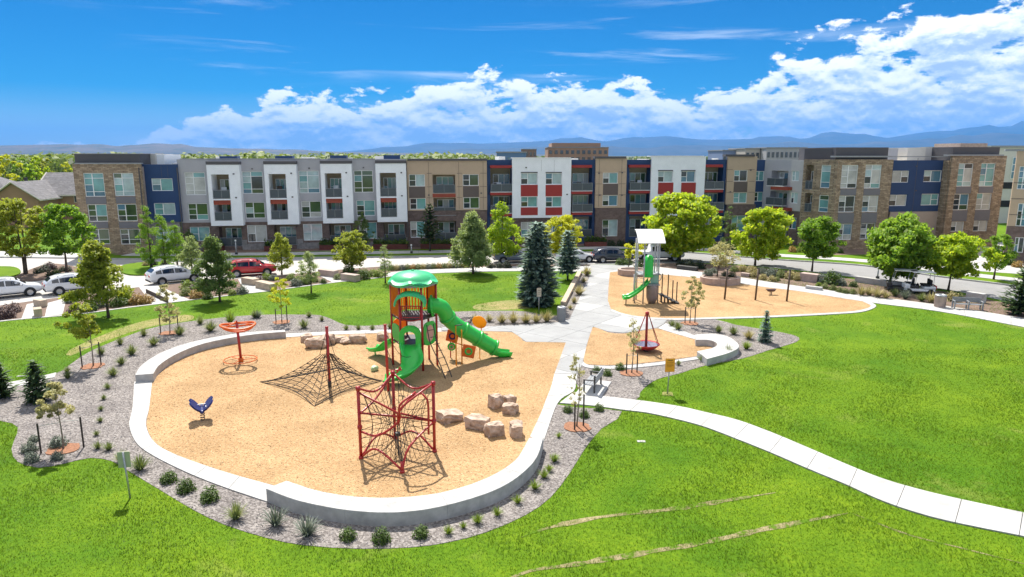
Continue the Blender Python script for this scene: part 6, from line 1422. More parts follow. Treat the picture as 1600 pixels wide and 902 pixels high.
# ---------------------------------------------------------------- vehicles
def car(label, paint, px, py, heading, style='suv', trim=None):
    """px,py = pixel of the ground below the middle of its near side; heading in degrees from +X"""
    S = dict(suv=(4.65, 1.86, 1.68), sedan=(4.7, 1.84, 1.46), pickup=(5.6, 1.98, 1.88))[style]; L, Wd, Ht = S; hw = Wd / 2
    h = R(heading); n_ = Vector((-math.sin(h), math.cos(h), 0)); g = G(px, py, RZ); c = g + n_ * hw
    t = thing('parked_car', label, 'car', (c.x, c.y, RZ), h, 'cars parked along the street')
    if style == 'suv':    prof = [(-2.32, .60, .92, .93), (-2.28, .40, 1.02, 1.05), (-2.14, .32, 1.06, 1.20), (-1.85, .30, 1.06, 1.44), (-1.45, .28, 1.05, 1.555), (-.8, .28, 1.02, 1.61), (-.2, .28, 1.0, 1.62), (.35, .28, .98, 1.565), (.75, .28, .97, 1.40), (1.25, .28, .96, 1.04), (1.45, .28, .95, .98), (2.0, .30, .87, .89), (2.24, .38, .77, .79), (2.32, .55, .68, .69)]
    elif style == 'sedan': prof = [(-2.35, .58, .85, .86), (-2.28, .36, .93, .95), (-1.75, .28, .95, 1.0), (-1.45, .26, .94, 1.12), (-.8, .25, .93, 1.40), (-.2, .25, .92, 1.46), (.4, .25, .91, 1.42), (.75, .25, .91, 1.25), (1.15, .25, .90, .98), (1.35, .26, .88, .91), (2.0, .28, .80, .82), (2.27, .36, .72, .73), (2.35, .52, .62, .63)]
    else: prof = [(-2.8, .55, 1.05, 1.06), (-2.74, .42, 1.10, 1.12), (-1.2, .38, 1.10, 1.12), (-1.05, .36, 1.10, 1.16), (-.95, .36, 1.10, 1.78), (-.5, .36, 1.10, 1.87), (.3, .36, 1.09, 1.86), (.7, .36, 1.09, 1.72), (1.15, .36, 1.08, 1.20), (1.35, .36, 1.08, 1.14), (2.4, .38, 1.02, 1.06), (2.7, .45, .92, .94), (2.8, .6, .8, .82)]
    vs = []; K = 16
    for (x, zb, zk, zt) in prof:
        cab = max(0, min(1, (zt - zk) / .5)); e = 1 - .10 * (abs(x) / (L / 2)) ** 4; wr = hw * (.94 - .19 * cab) * e; wk = hw * .985 * e; wb = hw * .93 * e
        zs = zb + (zk - zb) * .42
        ring = [(wb * .6, zb), (wb, zb + .04), (hw * e, zs), (wk, zk), ((wk + wr) / 2 * 1.012, (zk + zt) / 2), (wr, zt - .05 * cab - .01), (wr * .86, zt), (wr * .4, zt + .015 * cab)]
        vs += [(x, -y, z) for y, z in ring] + [(x, y, z) for y, z in ring[::-1]]
    n = len(prof); fs = [(i * K + j, (i + 1) * K + j, (i + 1) * K + (j + 1) % K, i * K + (j + 1) % K) for i in range(n - 1) for j in range(K)] + [tuple(range(K)), tuple((n - 1) * K + j for j in range(K - 1, -1, -1))]
    mb = MB().add(vs, fs); body = mb.obj('body', paint, t, smooth=True)
    def at(x, f, side, off=.012):
        """point on the cabin side at height fraction f between belt and roof"""
        xs = [p[0] for p in prof]; zk = float(np.interp(x, xs, [p[2] for p in prof])); zt = float(np.interp(x, xs, [p[3] for p in prof])); cab = max(0, min(1, (zt - zk) / .5)); e = 1 - .10 * (abs(x) / (L / 2)) ** 4
        wr = hw * (.94 - .19 * cab) * e; wk = hw * .985 * e; y = wk + (wr - wk) * f + .010 + off; return (x, side * y, zk + (zt - .05 * cab - zk) * f)
    spans = dict(suv=[(-1.80, -1.32), (-1.25, -.26), (-.18, .95)], sedan=[(-1.2, -.32), (-.24, .92)], pickup=[(-.86, -.05), (.03, .98)])[style]
    for side in (-1, 1):
        for a, b in spans:
            mb = MB(); m = 6; vv = []
            for i in range(m + 1):
                x = a + (b - a) * i / m; xs = [p[0] for p in prof]; zk = np.interp(x, xs, [p[2] for p in prof]); zt = np.interp(x, xs, [p[3] for p in prof]); hi = max(.12, min(.86, (zt - zk - .12) / max(.05, zt - zk)))
                vv += [at(x, .06, side), at(x, hi, side)]
            mb.add(vv, [(2 * i, 2 * i + 2, 2 * i + 3, 2 * i + 1) if side < 0 else (2 * i, 2 * i + 1, 2 * i + 3, 2 * i + 2) for i in range(m)]); mb.obj('side_window', M['carglass'], t)
    def screen(x0, z0, x1, z1, w0, w1, off, nm):
        mb = MB(); d = Vector((x1 - x0, 0, z1 - z0)).normalized(); nn = Vector((-d.z, 0, d.x)) * off * (1 if x0 > x1 else -1); nn = nn if nn.z > 0 else -nn
        a, b = Vector((x0, 0, z0)) + nn, Vector((x1, 0, z1)) + nn; mb.add([a + Vector((0, -w0, 0)), a + Vector((0, w0, 0)), b + Vector((0, w1, 0)), b + Vector((0, -w1, 0))], [(0, 1, 2, 3)]); mb.obj(nm, M['carglass'], t)
    if style == 'suv': screen(1.22, 1.07, .50, 1.52, .72, .62, .03, 'windscreen'); screen(-2.12, 1.22, -1.80, 1.47, .68, .60, .03, 'rear_window')
    elif style == 'sedan': screen(1.14, 1.0, .50, 1.37, .72, .60, .025, 'windscreen'); screen(-1.48, 1.14, -.86, 1.39, .68, .58, .025, 'rear_window')
    else: screen(1.15, 1.22, .48, 1.80, .78, .68, .025, 'windscreen')
    wb_ = L * .295; wr_ = .36 if style != 'pickup' else .40
    for x in (-wb_, wb_ + .03):
        for s in (-1, 1):
            y = s * (hw - .10); mb = MB(); Mw = Matrix.Translation((x, y, wr_)) @ Matrix.Rotation(R(90), 4, 'X')
            mb.lathe([(wr_ * .62, -.115), (wr_ * .93, -.115), (wr_, -.07), (wr_, .07), (wr_ * .93, .115), (wr_ * .62, .115)], n=20, M=Mw); wh = mb.obj('wheel', M['rubber'], t, smooth=True)
            mb = MB(); mb.lathe([(0, -.09), (wr_ * .25, -.10), (wr_ * .58, -.09), (wr_ * .64, -.112)], n=20, M=Mw); mb.lathe([(0, .09), (wr_ * .25, .10), (wr_ * .58, .09), (wr_ * .64, .112)], n=20, M=Mw); mb.obj('rim', M['rim'], wh, smooth=True)
            mb = MB(); mb.lathe([(0, .0), (wr_ * 1.16, .0), (wr_ * 1.17, -.006 * s)], n=24, M=Matrix.Translation((x, s * (hw + .006), wr_ * 1.02)) @ Matrix.Rotation(R(90), 4, 'X')); mb.obj('wheel_arch', M['rubber'], t)
            wh.location = (0, s * .028, 0)
    zl = prof[1][2] - .12
    for s in (-1, 1):
        mb = MB(); mb.box(-L / 2 - .03, -L / 2 + .16, s * hw * .62 - .16, s * hw * .62 + .20 * s * s, zl - .10, zl + .10); o = mb.obj('tail_light', M['lamp_red'], t); bevel(o, .03)
        zf = prof[-2][2] - .12; mb = MB(); mb.box(L / 2 - .22, L / 2 - .005, s * hw * .66 - .17, s * hw * .66 + .17, zf - .07, zf + .07); o = mb.obj('headlight', M['lamp_clear'], t); bevel(o, .03)
        x = spans[-1][1] - .1; zk = 1.02 if style == 'suv' else (.95 if style == 'sedan' else 1.14); mb = MB(); mb.box(x - .08, x + .06, s * hw * 1.02, s * (hw * 1.02 + .19), zk, zk + .14) if s > 0 else mb.box(x - .08, x + .06, -hw * 1.02 - .19, -hw * 1.02, zk, zk + .14); o = mb.obj('mirror', trim or paint, t); bevel(o, .03)
        mb = MB(); yy = s * (hw * .985 + .012); mb.box(-L * .40, L * .40, yy - .012, yy + .012, prof[4][1] + .02, prof[4][1] + .12); mb.obj('sill', M['rubber'], t)
    mb = MB(); mb.box(L / 2 - .12, L / 2 + .02, -hw * .42, hw * .42, .46, .62); o = mb.obj('grille', M['darksteel'], t); bevel(o, .02)
    mb = MB(); mb.box(-L / 2 - .02, -L / 2 + .14, -hw * .8, hw * .8, .36, .50); o = mb.obj('rear_bumper', M['rubber'], t); bevel(o, .03)
    if style == 'suv':
        for s in (-1, 1): mb = MB(); mb.tube([(-1.4, s * .60, 1.55), (-1.2, s * .6, 1.63), (.1, s * .6, 1.65), (.3, s * .6, 1.57)], .02, 6); mb.obj('roof_rail', M['steel'], t)
    return t
PW = mat('white_paint', (.74, .75, .77), .3, .03, 1, coat=.6); PR = mat('red_paint', (.50, .008, .012), .28, .03, 1, coat=.7); PN = mat('dark_blue_paint', (.022, .030, .055), .28, .05, 1, coat=.7)
PG = mat('grey_blue_paint', (.12, .15, .20), .3, .05, 1, coat=.7)
car('white SUV cut off by the left edge of the picture', PW, 16, 466.5, 39)
car('white SUV seen from behind left, half hidden by the broad olive tree', PW, 123, 458.5, 41)
car('white SUV seen from its tail beside the upright trees', PW, 279, 443.5, 43)
car('red SUV parked at the kerb in front of the white frames', PR, 394, 432.5, 22)
car('grey blue car hidden behind the big blue spruce', PG, 806, 411.5, 10, 'sedan')
car('white car partly hidden behind the small blue spruce', PW, 901, 411, 9, 'sedan')
car('dark blue SUV parked in front of the lime tree and plaza', PN, 961, 411.3, 6)
car('white pickup behind the grey play tower', PW, 1031, 409, 2, 'pickup')
# golf carts in the shade of the broad tree
def golf_cart(label, px, py, heading, bodym, seatm, tail):
    g = G(px, py, 0.0); t = thing('golf_cart', label, 'golf cart', (g.x, g.y, .0), R(heading), 'golf carts')
    mb = MB(); mb.box(-1.15, 1.1, -.58, .58, .26, .46); mb.box(.75, 1.18, -.52, .52, .46, .86); mb.box(-1.18, -.25, -.56, .56, .46, .72); o = mb.obj('body', bodym, t); bevel(o, .09, 3)
    mb = MB(); mb.box(-.75, -.2, -.54, .54, .72, .86); mb.box(-.88, -.74, -.54, .54, .80, 1.28); o = mb.obj('seat', seatm, t); bevel(o, .05, 2)
    mb = MB(); mb.box(-1.24, -1.16, -.5, .5, .5, .8); o = mb.obj('tail_panel', tail, t); bevel(o, .02)
    for x in (-.95, .8):
        for y in (-.55, .55): mb = MB(); mb.tube([(x, y, .8 if x > 0 else .7), (x - (.25 if x > 0 else 0), y, 1.86)], .022, 6); mb.obj('roof_post', M['steel'], t)
    mb = MB(); mb.box(-1.05, .68, -.62, .62, 1.86, 1.92); o = mb.obj('roof', M['whitemetal'], t); bevel(o, .03)
    for x in (-.8, .85):
        for s in (-1, 1):
            mb = MB(); mb.lathe([(0, -.09), (.2, -.09), (.25, -.05), (.25, .05), (.2, .09), (0, .09)], n=16, M=Matrix.Translation((x, s * .56, .25)) @ Matrix.Rotation(R(90), 4, 'X')); mb.obj('wheel', M['rubber'], t, smooth=True)
    mb = MB(); mb.tube([(.72, .25, .86), (.48, .25, 1.12)], .02, 6); mb.tube([(.48 + .06 * math.cos(a), .25 + .17 * math.sin(a), 1.12 + .1 * math.cos(a)) for a in [2 * math.pi * i / 14 for i in range(14)]], .014, 5, closed=True); mb.obj('steering_wheel', M['rubber'], t)
golf_cart('dark golf cart under the broad tree, left of two', 1408, 456, 155, M['darksteel'], M['rubber'], M['darksteel'])
golf_cart('pale golf cart with red tail under the broad tree, right of two', 1434, 459, 165, M['whitemetal'], M['rubber'], M['lamp_red'])

# ---------------------------------------------------------------- street furniture, stones, signs
def block(label, x0, y0, x1, y1, w, h, m='buff', group='stone block seats', name='stone_block'):
    a, b = G(x0, y0), G(x1, y1); d = b - a; L = d.length; t = math.atan2(d.y, d.x); c = a.lerp(b, .5)
    mb = MB(); mb.box(-L / 2, L / 2, 0, w, -.05, h); o = mb.obj(name, M[m], None, False, (c.x, c.y, 0)); o.rotation_euler = (0, 0, t); bevel(o, .025, 2); return tag(o, label, 'stone block', group)
block('square buff stone block nearest the left lawn edge', 54, 497, 67, 495.5, .9, .62)
block('buff stone block behind the square one near the white SUVs', 64, 481, 75, 479, 1.0, .55)
block('short buff stone block below the red car', 377, 444, 396, 447, .7, .6)
block('long buff stone block right of the short one below the red car', 399, 450, 422, 455.5, .7, .62)
block('pinkish stone block at the kerb left of the round tree', 497, 431, 521, 434, .7, .62, 'pinkstone')
block('pinkish stone block on the lawn edge under the round tree', 532, 438, 555, 441, .7, .62, 'pinkstone')
block('pale stone wall block behind the bronze posts', 1249, 439, 1276, 442.5, .8, .75, 'pinkstone')
block('low stone ledge left of the pale wall block', 1157, 432, 1170, 433.5, .4, .35, 'pinkstone')
block('low stone slab before the pale wall block', 1258, 452, 1283, 455, .45, .3, 'concrete_wall')
block('long grey retaining wall under the broad tree', 1335, 441, 1412, 452, .5, .55, 'concrete_wall')
block('stone retaining wall behind the grey bench', 1508, 470, 1536, 474.5, .5, .75, 'concrete_wall')
block('long dark stone bench block by the dark shrubs', 1057, 421, 1088, 424.5, .5, .42, 'darksteel')
A_ = GL([(909, 428), (897, 452), (884, 478)], 0, .4); N_ = resample(A_, 20)
sw = thing('stone_edging', 'buff stone edging wall between the back lawn and the plaza bed', 'edging', N_[10])
off = Matrix.Translation(-N_[10])
A2 = [off @ (p + Vector((-.42, -.05, 0))) for p in N_]; B2 = [off @ p for p in N_]
for k in range(6):
    i0, i1 = k * 19 // 6, (k + 1) * 19 // 6; ob = band('edging_stone', A2[i0:i1 + 1], B2[i0:i1 + 1], -.05, .30 + .006 * (k % 2), M['buff'], None, parent=sw, kind=False); bevel(ob, .012)
# beige paths crossing the street strip
for nm, q in (('strip_path', [(33, 500), (42, 476), (62, 472), (53, 497.5)]), ('strip_path', [(70, 495.5), (75, 474), (104, 466), (98, 492)]), ('strip_path', [(238, 476), (217, 449), (246, 446.5), (298, 469.5)]), ('strip_path', [(385, 459), (372, 437), (398, 433.5), (430, 454)]), ('strip_path', [(520, 442), (490, 427), (505, 425), (560, 438.5)])):
    struct(MB().prism(GL(q, 0, 1, True, False), -.03, .03).obj(nm, M['concrete']))
block('low dark board edging beside the left strip path', 228, 458, 262, 474, .08, .35, 'bark', None, 'edging_board'); bpy.data.objects['edging_board']['category'] = 'edging'
# round planters
for k, (px, py, w, h, lb) in enumerate(((1130, 446, 63, .62, 'large round stone planter with the sparse tree'), (990, 432, 46, .6, 'round stone planter behind the grey play tower'))):
    g = G(px, py); d = g.y; r = w / 2 / FPX * (d + 1) ; c = Vector((g.x, g.y + r * .55, 0)); t = thing('round_planter', lb, 'planter', c, 0, 'round stone planters')
    n = 14
    for i in range(n):
        a0, a1 = 2 * math.pi * i / n + .006, 2 * math.pi * (i + 1) / n - .006; vs = []
        for z in (-.05, h):
            for rr in (r, r - .28):
                for j in range(4): a = a0 + (a1 - a0) * j / 3; vs.append((math.cos(a) * rr, math.sin(a) * rr * .8, z))
        fs = [(j, j + 1, 9 + j, 8 + j) for j in range(3)] + [(4 + j + 1, 4 + j, 12 + j, 13 + j) for j in range(3)] + [(8 + j, 9 + j, 13 + j, 12 + j) for j in range(3)] + [(0, 8, 12, 4), (3, 7, 15, 11)]
        MB().add(vs, fs).obj('wall_stone', M['pinkstone'], t)
    MB().sheet([(math.cos(2 * math.pi * i / 24) * (r - .27), math.sin(2 * math.pi * i / 24) * (r - .27) * .8) for i in range(24)], h - .1).obj('soil', M['soil'], t)
for o in [o for o in bpy.data.objects if o.get('group') == 'plants in the stone planter']: o.location.z = .5
for o in bpy.data.objects:
    if o.get('label') == 'sparse yellowish tree growing in the round stone planter': o.location.z = .5
# litter bins
def bin_(label, px, py, w, h, m):
    g = G(px, py); r = w / 2 / FPX * g.y * 1.02; t = thing('litter_bin', label, 'bin', (g.x, g.y + r, 0), 0, 'litter bins')
    mb = MB(); n = 20
    mb.lathe([(0, -.02), (r * .88, -.02), (r * .92, .04), (r, h - .06), (r, h)], n=n); mb.obj('shell', m, t, smooth=True)
    mb = MB(); mb.lathe([(r * 1.03, h - .05), (r * 1.04, h), (r * .98, h + .05), (r * .55, h + .06), (r * .5, h - .02)], n=n); mb.obj('rim', M['steel'], t, smooth=True)
    mb = MB(); mb.lathe([(0, h - .05), (r * .52, h - .03)], n=n); mb.obj('opening', M['rubber'], t)
    for i in range(n): a = 2 * math.pi * i / n; s = MB(); s.tube([(math.cos(a) * r * .95, math.sin(a) * r * .95, .05), (math.cos(a) * r * 1.03, math.sin(a) * r * 1.03, h - .07)], .018, 5); s.obj('slat', m, t)
bin_('grey slatted litter bin on the plaza corner below the spruce', 877.5, 504, 13, 1.02, M['greymetal'])
bin_('brown grey concrete litter bin beside the grey bench', 1473, 482, 16, .95, M['pinkstone'])
# bench on the right
g = G(1513, 485); b = thing('park_bench', 'grey metal bench with arm rests beside the litter bin', 'bench', g, R(-13))
for i in range(5): mb = MB(); mb.box(-.95, .95, -.02 + i * .1, .06 + i * .1, .42, .46); mb.obj('seat_slat', M['greymetal'], b)
for i in range(3): mb = MB(); mb.box(-.95, .95, .50 + i * .03, .54 + i * .03, .55 + i * .12, .65 + i * .12); mb.obj('back_slat', M['greymetal'], b)
for x in (-.95, 0, .95):
    mb = MB(); mb.box(x - .05, x + .05, -.02, .06, -.02, .66); mb.box(x - .05, x + .05, .44, .52, -.02, .72); mb.box(x - .05, x + .05, -.02, .52, .62, .68); o = mb.obj('leg_frame', M['greymetal'], b); bevel(o, .015)
# drinking fountain / bench pad beside the entry path
g = G(918, 616); b = thing('path_bench', 'grey bench on a pale pad beside the entry path behind the sapling', 'bench', g, R(70))
mb = MB(); mb.box(-.35, 2.1, -.75, .55, -.05, .07); o = mb.obj('pad', M['concrete'], b); bevel(o, .02)
for i in range(4): mb = MB(); mb.box(.0, 1.6, -.32 + i * .14, -.20 + i * .14, .45, .49); mb.obj('seat_slat', M['greymetal'], b)
for i in range(3): mb = MB(); mb.box(0, 1.6, -.42, -.38, .58 + i * .13, .67 + i * .13); mb.obj('back_slat', M['greymetal'], b)
for x in (.08, 1.52):
    mb = MB(); mb.box(x - .04, x + .04, -.36, -.28, .05, .95); mb.box(x - .04, x + .04, .16, .24, .05, .70); mb.box(x - .04, x + .04, -.36, .24, .66, .72); o = mb.obj('leg_frame', M['darksteel'], b); bevel(o, .015)
# signs
def sign(label, px, by, ty, w_px, h_px, facing, face, backm, tilt=0.0, lines=(), poled=.032):
    g = G(px, by); d = g.y; k = 1 / FPX * (d * math.cos(PITCH) + CAM_H * math.sin(PITCH)); H = atY(px, ty, g.y).z; w, h = w_px * k, h_px * k * 1.04
    t = thing('sign', label, 'sign', g, R(facing), 'park signs'); mb = MB(); mb.tube([(0, .02, -.1), (tilt * H, .02, H)], poled, 8); mb.obj('post', M['steel'], t, smooth=True)
    mb = MB(); mb.box(tilt * H - w / 2, tilt * H + w / 2, -.025, -.012, H - h, H); o = mb.obj('panel', face, t); mb = MB(); mb.box(tilt * H - w / 2, tilt * H + w / 2, -.012, 0.0, H - h, H); mb.obj('panel_back', backm, o)
    for (z, x0, x1, th) in lines: mb = MB(); mb.box(tilt * H + w * x0, tilt * H + w * x1, -.029, -.026, H - h * z - th / 2, H - h * z + th / 2); mb.obj('print_line', M['ink'], o)
    return t
sign('sign seen from behind at the front edge of the left gravel', 204, 778, 706, 18, 25, 190, M['sign_tan'], M['sign_back'], .04)
sign('orange rules sign on the right lawn beside the gravel', 1043, 616, 560, 15, 21, 3, M['sign_orange'], M['greymetal'], .03, [(.16, -.25, .25, .03), (.32, -.36, .36, .012), (.42, -.36, .30, .012), (.52, -.36, .34, .012), (.62, -.36, .2, .012)])
sign('small tan notice sign in front of the big blue spruce', 842, 489, 450, 7, 13.5, 5, M['sign_tan'], M['greymetal'], 0, [(.3, -.3, .3, .03), (.5, -.3, .3, .02), (.7, -.3, .2, .02)])
struct(MB().prism([G(1035, 613) , G(1050, 613), G(1052, 619), G(1034, 618)], -.02, .02).obj('sign_footing', M['dry']))
# street lamps and pavement posts
def lamp(label, px, by, ty, arm):
    g = G(px, by); H = atY(px, ty, g.y).z; t = thing('street_lamp', label, 'lamp', g, 0, 'street lamps'); mb = MB(); mb.tube([(0, 0, -.1), (0, 0, H)], [.085, .055], 10); mb.obj('pole', M['greymetal'] if arm else M['steel'], t, smooth=True)
    mb = MB(); mb.cyl((0, 0), .16, -.05, .25, 12); mb.obj('base', M['darksteel'], t)
    mb = MB()
    if arm: mb.tube([(0, 0, H - .1), (-.3, 0, H + .05), (-.75, 0, H + .02)], .035, 6); mb.lathe([(0, .12), (.18, .08), (.25, -.02), (0, -.03)], c=(-.8, 0, H), n=12)
    else: mb.lathe([(0, .1), (.1, .06), (.1, -.1), (0, -.12)], c=(0, 0, H), n=10)
    mb.obj('lamp_head', M['whitemetal'], t, smooth=True)
lamp('short pale post on the far pavement below the leftmost white frame', 369.5, 398, 376, False)
lamp('short pale post on the far pavement near the dark pine', 643, 396, 383, False)
lamp('street lamp with a short arm before the right stone tower', 1363, 385, 334, True)
lamp('thin pale post at the kerb left of the broad tree', 1371, 436, 419, False)
lamp('thin grey post at the kerb beside the pale golf cart', 1450, 455, 440, False)
# utility covers in the grass
for k, (px, py) in enumerate(((1002, 690), (32, 588))):
    g = G(px, py); mb = MB(); mb.box(-.17, .17, -.09, .09, -.05, .02); o = mb.obj('utility_cover', M['concrete'], None, False, g); bevel(o, .01); tag(o, ['small pale utility cover in the front lawn', 'small pale utility cover in the left lawn'][k], 'utility cover', 'utility covers')
struct(MB().prism(GL([(-160, 622), (-60, 608), (0, 601), (60, 590), (88, 583), (86, 590), (60, 598), (0, 610), (-60, 618), (-160, 634)], 0, .6, True, False), -.03, .04).obj('side_path', M['concrete']))

# ---------------------------------------------------------------- beyond the building
def house(label, cx, cy, w, dep, wall, ridge_h, rot, gable=True, name='house'):
    t = thing(name, label, 'house', (cx, cy, -.35), R(rot), 'houses on the left'); w2, d2 = w / 2, dep / 2
    mb = MB(); mb.box(-w2, w2, -d2, d2, 0, wall); 
    if gable: mb.add([(-w2, -d2, wall), (-w2, d2, wall), (-w2, 0, ridge_h - .15), (w2, -d2, wall), (w2, d2, wall), (w2, 0, ridge_h - .15)], [(0, 2, 1), (3, 4, 5)])
    mb.obj('wall', M['housewall'], t); e = .45; rw = w2 + e if gable else w2 * .35
    mb = MB(); top = [(-rw, 0, ridge_h), (rw, 0, ridge_h)]; ev = [(-w2 - e, -d2 - e, wall - .1), (w2 + e, -d2 - e, wall - .1), (w2 + e, d2 + e, wall - .1), (-w2 - e, d2 + e, wall - .1)]
    mb.add(top + ev, [(2, 3, 1, 0), (4, 5, 0, 1)] + ([] if gable else [(3, 4, 1), (5, 2, 0)])); o = mb.obj('roof', M['shingle'], t); md = o.modifiers.new('th', 'SOLIDIFY'); md.thickness = .18
    mb = MB()
    for y in (-d2 - e, d2 + e): mb.box(-w2 - e, w2 + e, y - .06, y + .06, wall - .34, wall - .12)
    mb.obj('fascia', M['trim'], o)
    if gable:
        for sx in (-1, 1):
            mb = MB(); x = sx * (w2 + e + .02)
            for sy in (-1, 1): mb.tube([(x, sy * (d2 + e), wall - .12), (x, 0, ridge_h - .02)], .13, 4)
            mb.obj('sunlit_edge_strip', M['trim'], o)  # pale strips added on the gable edges, standing in for sunlit roof slopes
    mb = MB(); mb.box(-.2, .2, .8, 1.2, ridge_h - 1.0, ridge_h + .5); mb.obj('vent', M['darksteel'], o)
    for k in range(max(2, int(w / 4))):
        x = -w2 + (k + .7) * w / (max(2, int(w / 4)) + .4)
        for z in ((1.0, 3.9) if wall > 5 else (1.0,)):
            mb = MB(); mb.box(x - .6, x + .6, -d2 - .06, -d2 + .02, z, z + 1.5); f = mb.obj('window', M['trim'], t); mb = MB(); mb.box(x - .5, x + .5, -d2 - .075, -d2 - .05, z + .1, z + 1.4); mb.obj('pane', GLASS[3], f)
    return t
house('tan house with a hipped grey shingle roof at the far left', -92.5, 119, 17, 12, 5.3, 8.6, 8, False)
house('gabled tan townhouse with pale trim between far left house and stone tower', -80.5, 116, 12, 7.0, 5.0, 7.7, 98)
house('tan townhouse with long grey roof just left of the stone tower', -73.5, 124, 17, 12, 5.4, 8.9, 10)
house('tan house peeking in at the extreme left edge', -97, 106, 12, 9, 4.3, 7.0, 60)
def block_building(name, label, x0, x1, ytop, Y, dep, m, rows=0, cols=0, extra=(), wm=3):
    X0, X1 = (x0 - 800) / FPX * Y * .985, (x1 - 800) / FPX * Y * .985; H = atY((x0 + x1) / 2, ytop, Y).z; t = thing(name, label, 'building', ((X0 + X1) / 2, Y, -.4), 0, 'buildings beyond')
    w = (X1 - X0) / 2; mb = MB(); mb.box(-w, w, 0, dep, 0, H + .4); o = mb.obj('wall', m, t)
    for (a, b, yt) in extra:
        xa, xb = (a - 800) / FPX * Y * .985 - t.location.x, (b - 800) / FPX * Y * .985 - t.location.x; h2 = atY(a, yt, Y).z; mb = MB(); mb.box(xa, xb, 1, dep - 1, H + .38, h2 + .4); mb.obj('upper_block', m, t)
    mb = MB(); mb.box(-w - .2, w + .2, -.2, dep + .2, H + .4, H + .75); mb.obj('coping', M['greymetal'], t)
    for r in range(rows):
        for c in range(cols):
            x = -w + 2 * w * (c + .5) / cols; z = H - 1.6 - r * 3.2; mb = MB(); mb.box(x - w / cols * .55, x + w / cols * .55, -.12, .02, z - .9, z + .8); mb.obj('window', GLASS[wm], t)
    return t
block_building('office_block', 'large tan brick block rising behind the white facade section', 856, 950, 231, 330, 30, mat('far_tan_brick', (.38, .235, .16), .9, .1, .1), 3, 11, ((862, 938, 223.5),))
block_building('office_block', 'small brown block left of the large tan brick block', 815, 838, 234, 320, 20, mat('far_brown', (.27, .18, .14), .9), 2, 4)
block_building('office_block', 'low blue glass roof storey behind the navy balconies', 776, 822, 239, 200, 16, mat('far_blue_glass', (.10, .20, .36), .3), 1, 6, (), 4)
block_building('office_block', 'grey blue flat block behind the right tan section', 1163, 1186, 233, 230, 18, mat('far_cream', (.46, .42, .38), .8), 1, 3)
block_building('office_block', 'long pale grey block behind the angled balconies', 1196, 1258, 232, 225, 18, M['greywall'], 2, 9)
block_building('office_block', 'bluish low block behind the second white section', 1128, 1162, 236, 240, 18, mat('far_bluish', (.20, .26, .42), .6), 1, 5)
block_building('garage_block', 'pale parking structure between right wing and right edge building', 1545, 1610, 231, 118, 20, M['cream'], 0, 0)
t = bpy.data.objects['garage_block']
for z in (3.2, 6.3): mb = MB(); mb.box(-3.4, 3.4, -.06, .3, z, z + 1.1); mb.obj('opening', M['rubber'], t)
mb = MB(); mb.box(.3, 2.8, -.1, .1, 8.0, 11.6); f = mb.obj('window', M['wframe'], t)
for i in range(2):
    for j in range(3): mb = MB(); mb.box(.4 + i * 1.2, 1.5 + i * 1.2, -.14, -.08, 8.1 + j * 1.18, 9.15 + j * 1.18); mb.obj('pane', GLASS[4], f)
# building at the right edge
EDGE = Facade((G(1566, 410).x, G(1566, 410).y), (G(1566, 410).x + 9, G(1566, 410).y - 4.5))
BLD0 = BLD
BLD = thing('apartment_building', 'tan and brick apartment block cut off by the right edge', 'building', (50, 73, 0))
section(EDGE, 1570, 1640, 236, 330, 0, M['tan'], [(1591, 1610, 260, 296, 'tall', 4), (1589, 1608, 318, 354, 'mid', 4)], zb=4.0, u0=0, u1=9)
section(EDGE, 1570, 1640, 345, None, -.05, M['brick'], [(1585, 1600, 371, 395, 'double', 2)], name='brick_base', zt=4.0, u0=0, u1=9)
vd = Vector((ray(1572, 300).x, ray(1572, 300).y, 0)).normalized(); q0 = EDGE.P(.05, 0, -.36); mb = MB(); mb.prism([q0, EDGE.P(8.98, 0, -.36), EDGE.P(8.98, 0, -14), q0 + vd * 11 + EDGE.u * .5], 0, 10.6); bobj(mb, 'body', M['tan']); fbox(EDGE, 1571, 1640, 233, 236.3, -.4, .1, M['greymetal'], 'coping')
for z in (5.2, 6.9, 8.6): mb = MB(); EDGE.box(mb, 0, 9, z, z + .06, 0, .03); bobj(mb, 'joint_band', M['brownpanel'])
for ch in BLD.children: ch.matrix_parent_inverse = Matrix.Translation(-Vector((50, 73, 0)))
struct(MB().prism([Vector((44, 70, 0)), Vector((70, 55, 0)), Vector((90, 80, 0)), Vector((64, 92, 0))], -.2, .02).obj('forecourt', M['concrete']))
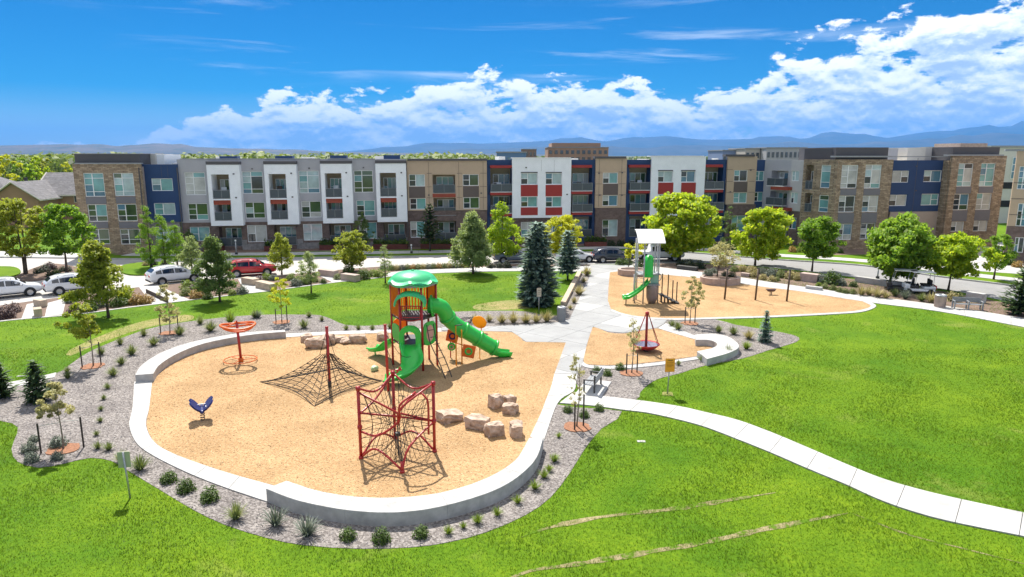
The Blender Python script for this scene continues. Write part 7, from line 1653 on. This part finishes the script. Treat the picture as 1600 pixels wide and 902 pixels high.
# trees beyond, individually where they can be told apart
FT = [(8, 272, 242, 34, 'leaf_yellow', 'yellow green tree behind the far left house'), (36, 268, 246, 32, 'leaf_green', 'dark green tree behind the far left roof'), (54, 270, 243, 36, 'leaf_lime', 'bright green round tree above the left roofs'), (71, 268, 247, 24, 'leaf_olive', 'olive tree above the left roofs'), (87, 266, 250, 16, 'leaf_dark', 'small dark tree left of the stone tower'), (103, 263, 253, 19, 'leaf_yellow', 'small yellow tree beside the stone tower'), (22, 266, 247, 20, 'leaf_dark', 'dark tree between the two left tree crowns')]
for k, (px, by, ty, w, lm, lb) in enumerate(FT):
    Y = 165 + k * 9; top = atY(px, ty, Y).z; W = w / FPX * Y; X = (px - 800) / FPX * Y * .985; t = thing('distant_tree', lb, 'tree', (X, Y, -.4), 0, 'trees beyond the left roofs')
    vs, c = crown_mesh(200 + k, 'round', W, top + .4 - 1.0, 1500, W * .09, 46); bulk('crown', vs + np.array([0, 0, 1.0]), 4, M[lm], t); trunk_mesh(200 + k, 1.5, top, W, .22, [tuple(q) for q in c[:20]], 5).obj('trunk', M['bark'], t)
r2 = np.random.default_rng(77); V = []
def woods(n, az, yr, hr, X=None):
    out = []
    Y = np.exp(r2.uniform(math.log(yr[0]), math.log(yr[1]), n)); A = r2.uniform(*az, n)
    for y, a in zip(Y, A):
        h = r2.uniform(*hr); w = h * r2.uniform(.7, 1.2); k = 130 if y < 600 else 60
        q = r2.normal(0, 1, (k, 3)); q /= np.linalg.norm(q, axis=1)[:, None]; q *= (r2.random(k) ** .35)[:, None] * np.array([w / 2, w / 2, h * .42]); q += np.array([a / FPX * y, y, h * .5 - .4])
        out.append(quads_at(q, np.full(k, w * (.15 if k > 100 else .24)), r2, .3, 1.1, q - q.mean(0), .6))
    return np.concatenate(out)
V = np.concatenate([woods(1500, (-1100, -40), (260, 900), (9, 15)), woods(500, (-1100, 60), (500, 1500), (7, 14)), woods(900, (-1100, 500), (900, 4200), (6, 12)), woods(260, (-60, 1100), (420, 3000), (5, 10))])
stuff(tag(bulk('far_woodland', V, 4, M['leaf_far']), 'belt of distant trees on the plain behind the roofs', 'woodland'))
# ---------------------------------------------------------------- the air
hz = bpy.data.materials.new('haze'); hz.use_nodes = True; t = NT(hz.node_tree); hz.node_tree.nodes.remove(hz.node_tree.nodes['Principled BSDF'])
pv = t.n('ShaderNodeVolumePrincipled'); pv.inputs['Color'].default_value = (.12, .43, 1.0, 1); pv.inputs['Density'].default_value = 4.2e-5; pv.inputs['Anisotropy'].default_value = 0.0
t.L.new(pv.outputs[0], hz.node_tree.nodes['Material Output'].inputs['Volume'])
o = MB().box(-39000, 39000, -300, 39500, -70, 1500).obj('haze', hz); o['kind'] = 'stuff'; tag(o, 'pale blue air haze over the far plain and mountains', 'haze'); o.display_type = 'WIRE'
